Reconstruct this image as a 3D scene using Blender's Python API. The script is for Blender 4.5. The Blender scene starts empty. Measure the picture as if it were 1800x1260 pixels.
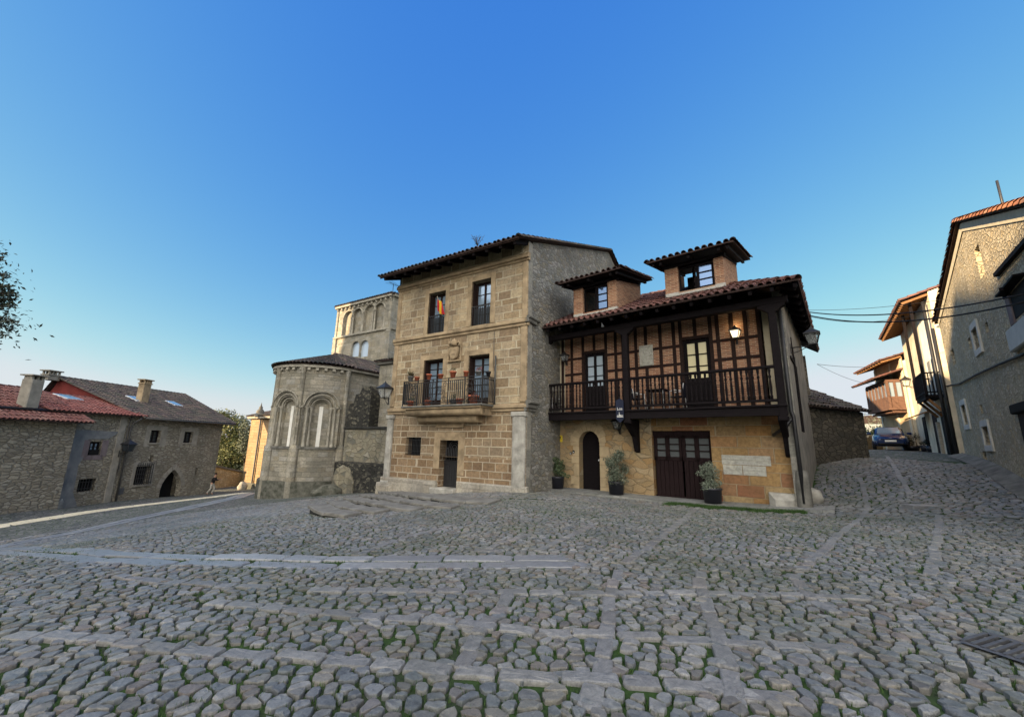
import bpy, math, random
import numpy as np
from mathutils import Matrix, Vector

SC = bpy.context.scene
COL = SC.collection
random.seed(7)
RNG = np.random.default_rng(11)
rad = math.radians

# ------------------------------------------------------------------ camera
FPX, PITCH, ROLL, EYE = 715.0, rad(11.8), rad(1.2), 1.62
_cp, _sp = math.cos(PITCH), math.sin(PITCH)
_r0, _u0 = np.array([1.0, 0, 0]), np.array([0, -_sp, _cp])
FW = np.array([0, _cp, _sp])
RT = math.cos(ROLL) * _r0 + math.sin(ROLL) * _u0
UP = -math.sin(ROLL) * _r0 + math.cos(ROLL) * _u0
EYEP = np.array([0, 0, EYE])
cam_d = bpy.data.cameras.new('camera')
cam_d.sensor_width = 36.0
cam_d.lens = 36.0 * FPX / 1800.0
cam_d.clip_start, cam_d.clip_end = 0.05, 3000
cam = bpy.data.objects.new('camera', cam_d)
COL.objects.link(cam)
cam.matrix_world = Matrix(((RT[0], UP[0], -FW[0], 0), (RT[1], UP[1], -FW[1], 0), (RT[2], UP[2], -FW[2], EYE), (0, 0, 0, 1)))
SC.camera = cam

# ------------------------------------------------------------------ sky, sun, exposure
SUN_AZ, SUN_EL = 115.0, 14.0
world = bpy.data.worlds.new('World')
SC.world = world
world.use_nodes = True
wn, wl = world.node_tree.nodes, world.node_tree.links
bg = wn['Background']
sky = wn.new('ShaderNodeTexSky')
sky.sky_type = 'NISHITA'
sky.sun_disc = False
sky.sun_elevation = rad(SUN_EL)
sky.sun_rotation = rad(-SUN_AZ)
sky.altitude = 100
sky.air_density, sky.dust_density, sky.ozone_density = 1.0, 0.6, 3.0
# colour response of the photograph's sky (deep periwinkle overhead, pale at the horizon)
sepw = wn.new('ShaderNodeSeparateColor'); wl.new(sky.outputs[0], sepw.inputs[0])
cmbw = wn.new('ShaderNodeCombineColor')
SKY_GAIN = 2.19
for ch, (gain, power, top) in enumerate(((2.50, 1.40, .72), (1.38, .86, .78), (.90, .17, .86))):
    m1 = wn.new('ShaderNodeMath'); m1.operation = 'MULTIPLY'; m1.inputs[1].default_value = .15; wl.new(sepw.outputs[ch], m1.inputs[0])
    m2 = wn.new('ShaderNodeMath'); m2.operation = 'POWER'; m2.inputs[1].default_value = power; wl.new(m1.outputs[0], m2.inputs[0])
    m3 = wn.new('ShaderNodeMath'); m3.operation = 'MULTIPLY'; m3.inputs[1].default_value = gain; wl.new(m2.outputs[0], m3.inputs[0])
    m4 = wn.new('ShaderNodeMath'); m4.operation = 'SMOOTH_MIN'; m4.inputs[1].default_value = top; m4.inputs[2].default_value = .2; wl.new(m3.outputs[0], m4.inputs[0])
    m5 = wn.new('ShaderNodeMath'); m5.operation = 'MULTIPLY'; m5.inputs[1].default_value = SKY_GAIN; wl.new(m4.outputs[0], m5.inputs[0])
    wl.new(m5.outputs[0], cmbw.inputs[ch])
hs = cmbw
# bright area added to the unseen sky behind us, to fill the shaded fronts
tcw = wn.new('ShaderNodeTexCoord')
dotn = wn.new('ShaderNodeVectorMath'); dotn.operation = 'DOT_PRODUCT'; dotn.inputs[1].default_value = (-.15, -.86, .48)
wl.new(tcw.outputs['Generated'], dotn.inputs[0])
cn = wn.new('ShaderNodeTexNoise'); cn.inputs['Scale'].default_value = 3.0; cn.inputs['Detail'].default_value = 5
wl.new(tcw.outputs['Generated'], cn.inputs['Vector'])
ma = wn.new('ShaderNodeMath'); ma.operation = 'MULTIPLY_ADD'; ma.inputs[1].default_value = .5
wl.new(cn.outputs['Fac'], ma.inputs[0]); wl.new(dotn.outputs['Value'], ma.inputs[2])
mr = wn.new('ShaderNodeMapRange'); mr.interpolation_type = 'SMOOTHSTEP'
mr.inputs['From Min'].default_value = .62; mr.inputs['From Max'].default_value = 1.1; mr.inputs['To Max'].default_value = 1.0
wl.new(ma.outputs[0], mr.inputs['Value'])
FILL_SKY = (7.3, 7.0, 6.5, 1)
mx = wn.new('ShaderNodeMixRGB'); mx.inputs[2].default_value = FILL_SKY
wl.new(mr.outputs[0], mx.inputs[0]); wl.new(hs.outputs[0], mx.inputs[1])
wl.new(mx.outputs[0], bg.inputs[0])
bg.inputs[1].default_value = 0.15
sun_d = bpy.data.lights.new('sun', 'SUN')
sun_d.energy = 5.0
sun_d.angle = rad(0.5)
sun_d.color = (1.0, 0.74, 0.44)
sun = bpy.data.objects.new('sun', sun_d)
COL.objects.link(sun)
_sv = Vector((-math.sin(rad(SUN_AZ)) * math.cos(rad(SUN_EL)), math.cos(rad(SUN_AZ)) * math.cos(rad(SUN_EL)), math.sin(rad(SUN_EL))))
sun.rotation_euler = _sv.to_track_quat('Z', 'Y').to_euler()
SC.view_settings.view_transform = 'Standard'
SC.view_settings.look = 'None'
SC.view_settings.gamma = 1.0
SC.view_settings.exposure = 1.62

# ------------------------------------------------------------------ layout helpers
def ray(px, py):
    return FW + RT * (px - 900) / FPX - UP * (py - 630) / FPX
def atY(px, py, Y):
    d = ray(px, py); return EYEP + d * (Y / d[1])
def atX(px, py, X):
    d = ray(px, py); return EYEP + d * (X / d[0])

class Frame:
    """upright frame: u along a wall, v = height, w = out of the wall"""
    def __init__(s, p, deg, toward=(0, 0), flip=False):
        a = rad(deg)
        s.p = np.array([p[0], p[1], 0.0])
        s.d = np.array([math.cos(a), math.sin(a), 0.0])
        s.n = np.array([s.d[1], -s.d[0], 0.0])
        if (s.n @ (np.array([toward[0], toward[1], 0.0]) - s.p) < 0) != flip: s.n = -s.n
    def hit(s, px, py, w=0.0):
        d = ray(px, py); t = ((s.p + s.n * w - EYEP) @ s.n) / (d @ s.n); return EYEP + d * t
    def uv(s, px, py, w=0.0):
        h = s.hit(px, py, w); return float((h - s.p) @ s.d), float(h[2])
    def pt(s, u, v, w=0.0):
        q = s.p + s.d * u + s.n * w; return (float(q[0]), float(q[1]), float(v))
    def rect(s, x0, y0, x1, y1, w=0.0):
        a = s.uv(x0, y0, w); b = s.uv(x1, y1, w)
        return min(a[0], b[0]), max(a[0], b[0]), min(a[1], b[1]), max(a[1], b[1])
    def moved(s, u=0.0, w=0.0):
        f = Frame.__new__(Frame); f.p = s.p + s.d * u + s.n * w; f.d = s.d; f.n = s.n; return f

WORLD = Frame.__new__(Frame)
WORLD.p = np.zeros(3); WORLD.d = np.array([1.0, 0, 0]); WORLD.n = np.array([0, -1.0, 0])

# ------------------------------------------------------------------ object helpers
def tag(o, label=None, cat=None, group=None, kind=None):
    if label: o['label'] = label
    if cat: o['category'] = cat
    if group: o['group'] = group
    if kind: o['kind'] = kind
    return o
def thing(name, label, cat, loc, group=None, rz=0.0):
    o = bpy.data.objects.new(name, None)
    o.empty_display_size = 0.2
    COL.objects.link(o)
    o.location = loc; o.rotation_euler = (0, 0, rz)
    return tag(o, label, cat, group)
def copy_tree(o, parent=None):
    c = o.copy(); COL.objects.link(c)
    if parent is not None: c.parent = parent
    for ch in list(o.children): copy_tree(ch, c)
    return c
def root_of(o):
    while o.parent is not None: o = o.parent
    return o

class MB:
    """mesh builder in a Frame: vertices are (u, v, w)"""
    def __init__(s, fr=None):
        s.fr = fr or WORLD; s.V = []; s.Fc = []; s.S = []; s.U = None
    def add(s, V, F, smooth=False):
        o = len(s.V); s.V.extend(V); s.Fc.extend([[i + o for i in f] for f in F]); s.S.extend([smooth] * len(F)); return s
    def box(s, u0, u1, v0, v1, w0, w1):
        if u0 > u1: u0, u1 = u1, u0
        if v0 > v1: v0, v1 = v1, v0
        if w0 > w1: w0, w1 = w1, w0
        V = [(u, v, w) for w in (w0, w1) for v in (v0, v1) for u in (u0, u1)]
        return s.add(V, [(0, 2, 3, 1), (4, 5, 7, 6), (0, 1, 5, 4), (2, 6, 7, 3), (0, 4, 6, 2), (1, 3, 7, 5)])
    def bbox(s, u0, u1, v0, v1, w0, w1, c=0.012):
        """box with chamfered edges on the outer (w1) face"""
        V = [(u0, v0, w0), (u1, v0, w0), (u1, v1, w0), (u0, v1, w0), (u0, v0, w1 - c), (u1, v0, w1 - c), (u1, v1, w1 - c), (u0, v1, w1 - c),
             (u0 + c, v0 + c, w1), (u1 - c, v0 + c, w1), (u1 - c, v1 - c, w1), (u0 + c, v1 - c, w1)]
        F = [(3, 2, 1, 0), (8, 9, 10, 11)]
        for k in range(4):
            j = (k + 1) % 4; F += [(k, j, 4 + j, 4 + k), (4 + k, 4 + j, 8 + j, 8 + k)]
        return s.add(V, F)
    def poly(s, pts): return s.add(list(pts), [tuple(range(len(pts)))])
    def prism(s, pts, w0, w1):
        """outline in (u, v) extruded from w0 to w1"""
        n = len(pts)
        V = [(p[0], p[1], w0) for p in pts] + [(p[0], p[1], w1) for p in pts]
        F = [tuple(range(n))[::-1], tuple(range(n, 2 * n))] + [(k, (k + 1) % n, n + (k + 1) % n, n + k) for k in range(n)]
        return s.add(V, F)
    def slab(s, quad, t):
        """a plate given by its upper outline (u, v, w) points, t thick downwards"""
        n = len(quad)
        V = list(quad) + [(q[0], q[1] - t, q[2]) for q in quad]
        return s.add(V, [tuple(range(n)), tuple(range(n, 2 * n))[::-1]] + [(k, n + k, n + (k + 1) % n, (k + 1) % n) for k in range(n)])
    def beam(s, a, b, t, h, up=(0, 1, 0)):
        a, b, up = np.array(a, float), np.array(b, float), np.array(up, float)
        d = b - a; d /= np.linalg.norm(d)
        x = np.cross(d, up); x /= np.linalg.norm(x); y = np.cross(x, d)
        V = [tuple(p + x * sx * t / 2 + y * sy * h / 2) for p in (a, b) for sx, sy in ((-1, -1), (1, -1), (1, 1), (-1, 1))]
        return s.add(V, [(0, 1, 2, 3), (7, 6, 5, 4), (0, 4, 5, 1), (1, 5, 6, 2), (2, 6, 7, 3), (3, 7, 4, 0)])
    def tube(s, pts, r, n=6, smooth=True):
        P = [np.array(p, float) for p in pts]; m = len(P)
        R = r if hasattr(r, '__len__') else [r] * m
        V = []; x = None
        for i in range(m):
            d = P[min(i + 1, m - 1)] - P[max(i - 1, 0)]; d /= (np.linalg.norm(d) + 1e-9)
            if x is None:
                x = np.cross(d, (0, 1, 0) if abs(d[1]) < .9 else (1, 0, 0))
            x = x - d * (x @ d); x /= (np.linalg.norm(x) + 1e-9); y = np.cross(d, x)
            for k in range(n):
                a = 2 * math.pi * k / n; V.append(tuple(P[i] + R[i] * (x * math.cos(a) + y * math.sin(a))))
        F = [(i * n + k, i * n + (k + 1) % n, (i + 1) * n + (k + 1) % n, (i + 1) * n + k) for i in range(m - 1) for k in range(n)]
        o = len(s.V); s.add(V, F, smooth)
        s.add([], []); s.Fc += [[o + k for k in range(n)][::-1], [o + (m - 1) * n + k for k in range(n)]]; s.S += [False, False]
        return s
    def lathe(s, c, prof, n=12, a0=0.0, a1=360.0, smooth=True):
        """prof: (radius, height) about the upright axis through (u, w)"""
        full = abs(a1 - a0) >= 360; m = n if full else n + 1
        V = []
        for r, h in prof:
            for k in range(m):
                a = rad(a0 + (a1 - a0) * k / n); V.append((c[0] + r * math.cos(a), h, c[1] + r * math.sin(a)))
        F = []
        for i in range(len(prof) - 1):
            for k in range(n):
                j = (k + 1) % m; F.append((i * m + k, i * m + j, (i + 1) * m + j, (i + 1) * m + k))
        return s.add(V, F, smooth)
    def wall(s, u0, u1, v0, v1, holes=(), w=0.0, depth=0.28, top=None):
        """wall face with openings and their reveals; top = (v at u0, v at u1) for a sloping top"""
        us = sorted({u0, u1, *[h[0] for h in holes], *[h[1] for h in holes]})
        vs = sorted({v0, v1, *[h[2] for h in holes], *[h[3] for h in holes]})
        us = [u for u in us if u0 - 1e-6 <= u <= u1 + 1e-6]; vs = [v for v in vs if v0 - 1e-6 <= v <= v1 + 1e-6]
        def tv(u, v):
            if top is None or v < v1 - 1e-6: return v
            return top[0] + (top[1] - top[0]) * (u - u0) / (u1 - u0)
        for a, b in zip(us, us[1:]):
            for c, d in zip(vs, vs[1:]):
                mu, mv = (a + b) / 2, (c + d) / 2
                if any(h[0] < mu < h[1] and h[2] < mv < h[3] for h in holes): continue
                s.poly([(a, tv(a, c), w), (b, tv(b, c), w), (b, tv(b, d), w), (a, tv(a, d), w)])
        for h in holes:
            a, b, c, d = h[:4]; e = w - depth
            s.add([(a, c, w), (b, c, w), (b, d, w), (a, d, w), (a, c, e), (b, c, e), (b, d, e), (a, d, e)],
                  [(0, 1, 5, 4), (1, 2, 6, 5), (2, 3, 7, 6), (3, 0, 4, 7)])
        return s
    def build(s, name, mat, parent=None, bevel=0.0):
        V = np.array(s.V, float).reshape(-1, 3)
        fr = s.fr
        W = fr.p[None] + V[:, 0:1] * fr.d[None] + V[:, 2:3] * fr.n[None]
        W[:, 2] = V[:, 1]
        if parent is not None:
            W = W - np.array(root_of(parent).location)[None]
        me = bpy.data.meshes.new(name)
        me.from_pydata(W.tolist(), [], s.Fc)
        lay = me.uv_layers.new(name='UVMap')
        tot = np.array([len(f) for f in s.Fc]); idx = np.concatenate([np.array(f) for f in s.Fc]) if len(s.Fc) else np.zeros(0, int)
        st = np.concatenate([[0], np.cumsum(tot)[:-1]])
        Vl = V[idx]; nxt = np.arange(len(idx)) + 1
        ends = st + tot - 1; nxt[ends] = st
        cr = np.cross(Vl, Vl[nxt]); N = np.add.reduceat(cr, st, axis=0) if len(st) else np.zeros((0, 3))
        ax = np.abs(N).argmax(1); axl = np.repeat(ax, tot)
        UV = np.where((axl == 2)[:, None], Vl[:, [0, 1]], np.where((axl == 0)[:, None], Vl[:, [2, 1]], Vl[:, [0, 2]]))
        lay.data.foreach_set('uv', UV.astype(np.float32).ravel())
        me.polygons.foreach_set('use_smooth', np.array(s.S, bool))
        o = bpy.data.objects.new(name, me)
        COL.objects.link(o)
        if mat is not None: me.materials.append(mat)
        if parent is not None: o.parent = parent
        if bevel:
            b = o.modifiers.new('bevel', 'BEVEL'); b.width = bevel; b.segments = 1; b.limit_method = 'ANGLE'
        return o

def np_mesh(name, V, F, mat, parent=None, smooth=False):
    """fast mesh from an (n, 3) array and an (m, k) face array, world coordinates"""
    V = np.asarray(V, float)
    if parent is not None: V = V - np.array(root_of(parent).location)[None]
    F = np.asarray(F, np.int32); m, k = F.shape
    me = bpy.data.meshes.new(name)
    me.vertices.add(len(V)); me.vertices.foreach_set('co', V.astype(np.float32).ravel())
    me.loops.add(m * k); me.loops.foreach_set('vertex_index', F.ravel())
    me.polygons.add(m); me.polygons.foreach_set('loop_start', np.arange(m, dtype=np.int32) * k)
    me.polygons.foreach_set('loop_total', np.full(m, k, np.int32))
    me.polygons.foreach_set('use_smooth', np.full(m, smooth, bool))
    me.update(calc_edges=True)
    o = bpy.data.objects.new(name, me); COL.objects.link(o)
    if mat is not None: me.materials.append(mat)
    if parent is not None: o.parent = parent
    return o
# ------------------------------------------------------------------ materials
class NT:
    def __init__(s, name):
        s.m = bpy.data.materials.new(name); s.m.use_nodes = True
        s.t = s.m.node_tree; s.b = s.t.nodes['Principled BSDF']
    def n(s, typ, **kw):
        nd = s.t.nodes.new('ShaderNode' + typ)
        for k, v in kw.items():
            if k.startswith('i_'):
                key = k[2:]; nd.inputs[int(key) if key.isdigit() else key.replace('_', ' ')].default_value = v
            else: setattr(nd, k, v)
        return nd
    def l(s, a, b): s.t.links.new(a, b)
    def coord(s, uv=True):
        tc = s.n('TexCoord'); return tc.outputs['UV' if uv else 'Object']
    def noise(s, vec, scale, detail=4, rough=.55, dist=0.0):
        nd = s.n('TexNoise'); nd.inputs['Scale'].default_value = scale; nd.inputs['Detail'].default_value = detail
        nd.inputs['Roughness'].default_value = rough; nd.inputs['Distortion'].default_value = dist
        if vec is not None: s.l(vec, nd.inputs['Vector'])
        return nd.outputs['Fac'], nd.outputs['Color']
    def ramp(s, fac, stops, interp='LINEAR'):
        r = s.n('ValToRGB'); r.color_ramp.interpolation = interp
        el = r.color_ramp.elements
        while len(el) < len(stops): el.new(0.5)
        for e, (p, c) in zip(el, stops):
            e.position = p; e.color = (*c, 1) if len(c) == 3 else c
        s.l(fac, r.inputs[0]); return r.outputs[0]
    def mix(s, fac, a, b, blend='MIX'):
        m = s.n('MixRGB', blend_type=blend)
        for sock, v in zip(m.inputs, (fac, a, b)):
            if hasattr(v, 'is_output'): s.l(v, sock)
            elif isinstance(v, (int, float)): sock.default_value = v
            else: sock.default_value = (*v, 1)
        return m.outputs[0]
    def math(s, op, a, b=0.5, c=None):
        m = s.n('Math', operation=op)
        for sock, v in zip(m.inputs, (a, b, c)):
            if v is None: continue
            if hasattr(v, 'is_output'): s.l(v, sock)
            else: sock.default_value = v
        return m.outputs[0]
    def vmul(s, vec, k):
        m = s.n('Mapping'); m.inputs['Scale'].default_value = k; s.l(vec, m.inputs['Vector']); return m.outputs[0]
    def warp(s, vec, scale, amt):
        f, c = s.noise(vec, scale, 2)
        v = s.n('VectorMath', operation='MULTIPLY_ADD'); s.l(c, v.inputs[0])
        v.inputs[1].default_value = (amt, amt, amt); 
        s.l(vec, v.inputs[2]); return v.outputs[0]
    def bump(s, h, strength=.6, dist=.02, prev=None):
        b = s.n('Bump'); b.inputs['Strength'].default_value = strength; b.inputs['Distance'].default_value = dist
        s.l(h, b.inputs['Height'])
        if prev is not None: s.l(prev, b.inputs['Normal'])
        return b.outputs[0]
    def out(s, col, rough=.85, nrm=None, spec=.3, metal=0.0):
        for k, v in (('Base Color', col), ('Roughness', rough), ('Metallic', metal), ('Specular IOR Level', spec)):
            if hasattr(v, 'is_output'): s.l(v, s.b.inputs[k])
            elif k == 'Base Color': s.b.inputs[k].default_value = (*v, 1)
            else: s.b.inputs[k].default_value = v
        if nrm is not None: s.l(nrm, s.b.inputs['Normal'])
        return s.m

def m_ashlar(name, cols, mortar, bw=.62, bh=.30, msize=.018, warpu=.16, warpv=.07, stain=(.12, .10, .08), stain_amt=.5, tint=None, rough_stone=.5):
    """coursed blocks of uneven length with wide mortar joints; stains keep a shape of their own"""
    t = NT(name); uv = t.coord()
    sep = t.n('SeparateXYZ'); t.l(uv, sep.inputs[0])
    n1 = t.n('TexNoise', noise_dimensions='1D'); n1.inputs['Scale'].default_value = 1.3; n1.inputs['Detail'].default_value = 1
    t.l(sep.outputs[1], n1.inputs['W'])
    v2 = t.math('MULTIPLY_ADD', n1.outputs['Fac'], warpv * 6, sep.outputs[1])
    rowid = t.math('FLOOR', t.math('DIVIDE', v2, bh))
    cmb = t.n('CombineXYZ'); t.l(sep.outputs[0], cmb.inputs[0]); t.l(t.math('MULTIPLY', rowid, 7.31), cmb.inputs[1])
    nf, _ = t.noise(cmb.outputs[0], 1.1, 1)
    u2 = t.math('MULTIPLY_ADD', nf, warpu * 6, sep.outputs[0])
    wig, wc = t.noise(uv, 5, 3)
    u3 = t.math('MULTIPLY_ADD', wig, .03, u2); v3 = t.math('MULTIPLY_ADD', wig, .03, v2)
    c2 = t.n('CombineXYZ'); t.l(u3, c2.inputs[0]); t.l(v3, c2.inputs[1])
    br = t.n('TexBrick', offset=.5, squash=1.0)
    br.inputs['Scale'].default_value = 1.0; br.inputs['Brick Width'].default_value = bw; br.inputs['Row Height'].default_value = bh
    br.inputs['Mortar Size'].default_value = msize; br.inputs['Mortar Smooth'].default_value = .35
    br.inputs['Color1'].default_value = (0, 0, 0, 1); br.inputs['Color2'].default_value = (1, 1, 1, 1); br.inputs['Mortar'].default_value = (.5, .5, .5, 1)
    br.inputs['Bias'].default_value = 0.0
    t.l(c2.outputs[0], br.inputs['Vector'])
    k = len(cols)
    stone = t.ramp(br.outputs['Color'], [((i + .5) / k, c) for i, c in enumerate(cols)])
    g, _ = t.noise(uv, 9, 9, .72)
    stone = t.mix(.8, stone, t.ramp(g, [(.28, (.42, .40, .38)), (.5, (1, 1, 1)), (.72, (1.5, 1.46, 1.4))]), 'MULTIPLY')
    mg, _ = t.noise(uv, 3, 4)
    col = t.mix(br.outputs['Fac'], stone, t.mix(mg, tuple(x * .7 for x in mortar), mortar))
    s1, _ = t.noise(t.vmul(uv, (1.0, .45, 1)), .75, 5, .6, .4)
    sm = t.ramp(s1, [(.48, (0, 0, 0)), (.72, (1, 1, 1))])
    col = t.mix(t.math('MULTIPLY', sm, stain_amt), col, stain)
    s2, _ = t.noise(uv, .45, 4)
    col = t.mix(.6, col, t.ramp(s2, [(.3, (.66, .69, .73)), (.7, (1.25, 1.2, 1.08))]), 'MULTIPLY')
    s3, _ = t.noise(t.vmul(uv, (3.2, .22, 1)), 1.0, 6, .65, .3)
    col = t.mix(t.math('MULTIPLY', t.ramp(s3, [(.52, (0, 0, 0)), (.75, (1, 1, 1))]), .45), col, tuple(x * .8 for x in stain))
    h = t.math('SUBTRACT', t.math('MULTIPLY', g, rough_stone), br.outputs['Fac'])
    return t.out(col, .9, t.bump(h, .9, .035), .2)

def m_rubble(name, cols, mortar, sc=(3.6, 6.0), stain=(.1, .1, .09), stain_amt=.35, edge=.06, bump=.05, big=.45):
    """random rubble: flat irregular stones in mortar"""
    t = NT(name); uv = t.coord()
    w = t.warp(uv, 1.6, .30); w = t.warp(w, 7, .07)
    mp = t.vmul(w, (sc[0], sc[1], 1))
    vd = t.n('TexVoronoi', feature='DISTANCE_TO_EDGE', voronoi_dimensions='2D'); vd.inputs['Scale'].default_value = 1; t.l(mp, vd.inputs['Vector'])
    vc = t.n('TexVoronoi', feature='F1', voronoi_dimensions='2D'); vc.inputs['Scale'].default_value = 1; t.l(mp, vc.inputs['Vector'])
    sp = t.n('SeparateColor'); t.l(vc.outputs['Color'], sp.inputs[0])
    k = len(cols)
    stone = t.ramp(sp.outputs[0], [((i + .5) / k, c) for i, c in enumerate(cols)])
    g, _ = t.noise(uv, 22, 6, .7)
    stone = t.mix(.6, stone, t.ramp(g, [(.25, (.4, .4, .4)), (.75, (1.4, 1.4, 1.4))]), 'MULTIPLY')
    nz, _ = t.noise(uv, 4.5, 3)
    ed = t.math('ADD', vd.outputs['Distance'], t.math('MULTIPLY_ADD', nz, .22, -.11))
    fm = t.ramp(ed, [(edge * .4, (0, 0, 0)), (edge * 2.2, (1, 1, 1))])
    mg, _ = t.noise(uv, 11, 4)
    col = t.mix(fm, t.mix(mg, tuple(x * .55 for x in mortar), mortar), stone)
    s1, _ = t.noise(t.vmul(uv, (1, .6, 1)), big, 5, .6, .5)
    col = t.mix(t.math('MULTIPLY', t.ramp(s1, [(.46, (0, 0, 0)), (.7, (1, 1, 1))]), stain_amt), col, stain)
    s2, _ = t.noise(uv, .8, 3)
    col = t.mix(.5, col, t.ramp(s2, [(.3, (.75, .77, .8)), (.7, (1.2, 1.15, 1.05))]), 'MULTIPLY')
    h = t.math('ADD', t.math('MULTIPLY', fm, .7), t.math('MULTIPLY', g, .5))
    return t.out(col, .93, t.bump(h, .8, bump), .15)

def m_plain(name, col, var=.35, scale=6, rough=.8, bump=.01, spec=.25, col2=None, metal=0.0, uv=False, stretch=None):
    t = NT(name); c = t.coord(uv)
    if stretch: c = t.vmul(c, stretch)
    f, _ = t.noise(c, scale, 6, .62, .2)
    a = tuple(x * (1 - var) for x in col); b = col2 or tuple(min(1, x * (1 + var)) for x in col)
    cc = t.ramp(f, [(.3, a), (.7, b)])
    f2, _ = t.noise(c, scale * 7, 4)
    return t.out(cc, rough, t.bump(t.math('ADD', f2, f), .5, bump) if bump else None, spec, metal)

def m_isle(name, cols, rough=.85, scale=14, lichen=None, lam=.4, bump=.012, spec=.25):
    """every loose piece (tile, stone, leaf) of the mesh gets its own colour"""
    t = NT(name); c = t.coord(False)
    gi = t.n('NewGeometry'); r = gi.outputs['Random Per Island']
    k = len(cols)
    col = t.ramp(r, [((i + .5) / k, q) for i, q in enumerate(cols)])
    f, _ = t.noise(c, scale, 6, .65)
    col = t.mix(.6, col, t.ramp(f, [(.25, (.5, .5, .5)), (.75, (1.35, 1.35, 1.35))]), 'MULTIPLY')
    if lichen:
        f2, _ = t.noise(c, 1.3, 6, .7, .3)
        col = t.mix(t.math('MULTIPLY', t.ramp(f2, [(.45, (0, 0, 0)), (.68, (1, 1, 1))]), lam), col, lichen)
    return t.out(col, rough, t.bump(f, .5, bump) if bump else None, spec)

def m_brick(name):
    t = NT(name); uv = t.coord()
    w = t.warp(uv, 6, .012)
    br = t.n('TexBrick', offset=.5)
    br.inputs['Scale'].default_value = 1; br.inputs['Brick Width'].default_value = .26; br.inputs['Row Height'].default_value = .062
    br.inputs['Mortar Size'].default_value = .011; br.inputs['Mortar Smooth'].default_value = .3
    br.inputs['Color1'].default_value = (0, 0, 0, 1); br.inputs['Color2'].default_value = (1, 1, 1, 1); br.inputs['Mortar'].default_value = (.5, .5, .5, 1)
    t.l(w, br.inputs['Vector'])
    st = t.ramp(br.outputs['Color'], [(.1, (.22, .09, .052)), (.4, (.30, .135, .075)), (.65, (.36, .19, .11)), (.9, (.18, .08, .052))])
    f, _ = t.noise(uv, 18, 5)
    st = t.mix(.5, st, t.ramp(f, [(.3, (.6, .6, .6)), (.7, (1.3, 1.3, 1.3))]), 'MULTIPLY')
    col = t.mix(br.outputs['Fac'], st, (.36, .27, .185))
    h = t.math('SUBTRACT', t.math('MULTIPLY', f, .4), br.outputs['Fac'])
    return t.out(col, .9, t.bump(h, .6, .012), .2)

def m_wood(name, col, grain=(1, 14, 1), var=.4, rough=.8, spec=.1):
    t = NT(name); c = t.coord()
    f, _ = t.noise(t.vmul(c, grain), 3.0, 5, .6, .6)
    cc = t.ramp(f, [(.3, tuple(x * (1 - var) for x in col)), (.7, tuple(x * (1 + var) for x in col))])
    return t.out(cc, rough, t.bump(f, .5, .006), spec)

def m_glass(name, col=(.22, .27, .33), metal=.75, rough=.04):
    t = NT(name); c = t.coord()
    f, _ = t.noise(c, 2.3, 2)
    b = t.bump(f, .12, .01)
    return t.out(col, rough, b, .6, metal)

M = {}
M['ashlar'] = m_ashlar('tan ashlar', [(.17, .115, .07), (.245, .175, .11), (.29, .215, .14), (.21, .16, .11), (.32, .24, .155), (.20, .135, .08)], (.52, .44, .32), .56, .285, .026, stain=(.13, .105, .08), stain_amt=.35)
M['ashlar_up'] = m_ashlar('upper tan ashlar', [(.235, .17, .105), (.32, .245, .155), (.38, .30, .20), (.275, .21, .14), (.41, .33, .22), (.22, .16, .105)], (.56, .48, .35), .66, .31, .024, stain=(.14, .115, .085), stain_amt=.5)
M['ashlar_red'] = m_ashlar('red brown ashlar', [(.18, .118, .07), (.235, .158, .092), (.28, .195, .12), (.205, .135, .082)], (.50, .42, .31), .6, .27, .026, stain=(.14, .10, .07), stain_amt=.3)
M['ashlar_grey'] = m_ashlar('grey ashlar', [(.19, .185, .165), (.25, .24, .21), (.30, .285, .25), (.22, .21, .19)], (.36, .34, .30), .5, .33, .01, stain=(.09, .09, .085), stain_amt=.5)
M['trim'] = m_plain('dressed sandstone', (.30, .225, .14), .42, 2.2, .9, .012)
M['trim_pale'] = m_plain('pale dressed stone', (.31, .295, .26), .42, 2.5, .9, .012)
M['trim_dark'] = m_plain('weathered dark stone', (.13, .125, .11), .5, 2.5, .93, .02)
M['plinth'] = m_ashlar('pale plinth stone', [(.32, .30, .26), (.40, .37, .32), (.28, .255, .215), (.36, .33, .28)], (.33, .30, .25), .95, .52, .012, stain=(.16, .14, .115), stain_amt=.6, rough_stone=.9)
M['rub_side'] = m_rubble('flaking tower side rubble', [(.20, .20, .185), (.28, .27, .245), (.17, .165, .15), (.25, .22, .165), (.32, .31, .29)], (.22, .215, .195), (3.6, 7.0), stain=(.09, .095, .095), stain_amt=.55, bump=.09)
M['rub_left'] = m_rubble('warm grey rubble', [(.24, .215, .165), (.32, .29, .23), (.21, .185, .145), (.38, .35, .285), (.27, .24, .185), (.34, .315, .26)], (.235, .21, .17), (2.6, 6.4), stain=(.12, .105, .085), stain_amt=.4, edge=.075, bump=.08)
M['rub_right'] = m_rubble('golden grey rubble', [(.49, .43, .31), (.57, .51, .38), (.40, .345, .245), (.64, .58, .45), (.55, .45, .29)], (.50, .44, .32), (5.2, 8.5), stain=(.19, .175, .145), stain_amt=.3, edge=.07, bump=.09)
M['rub_gold'] = m_rubble('golden rubble', [(.36, .27, .16), (.42, .33, .20), (.31, .22, .12), (.46, .37, .24), (.27, .19, .10)], (.44, .36, .23), (4.2, 6.6), stain=(.34, .24, .12), stain_amt=.3, edge=.07, bump=.05)
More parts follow.
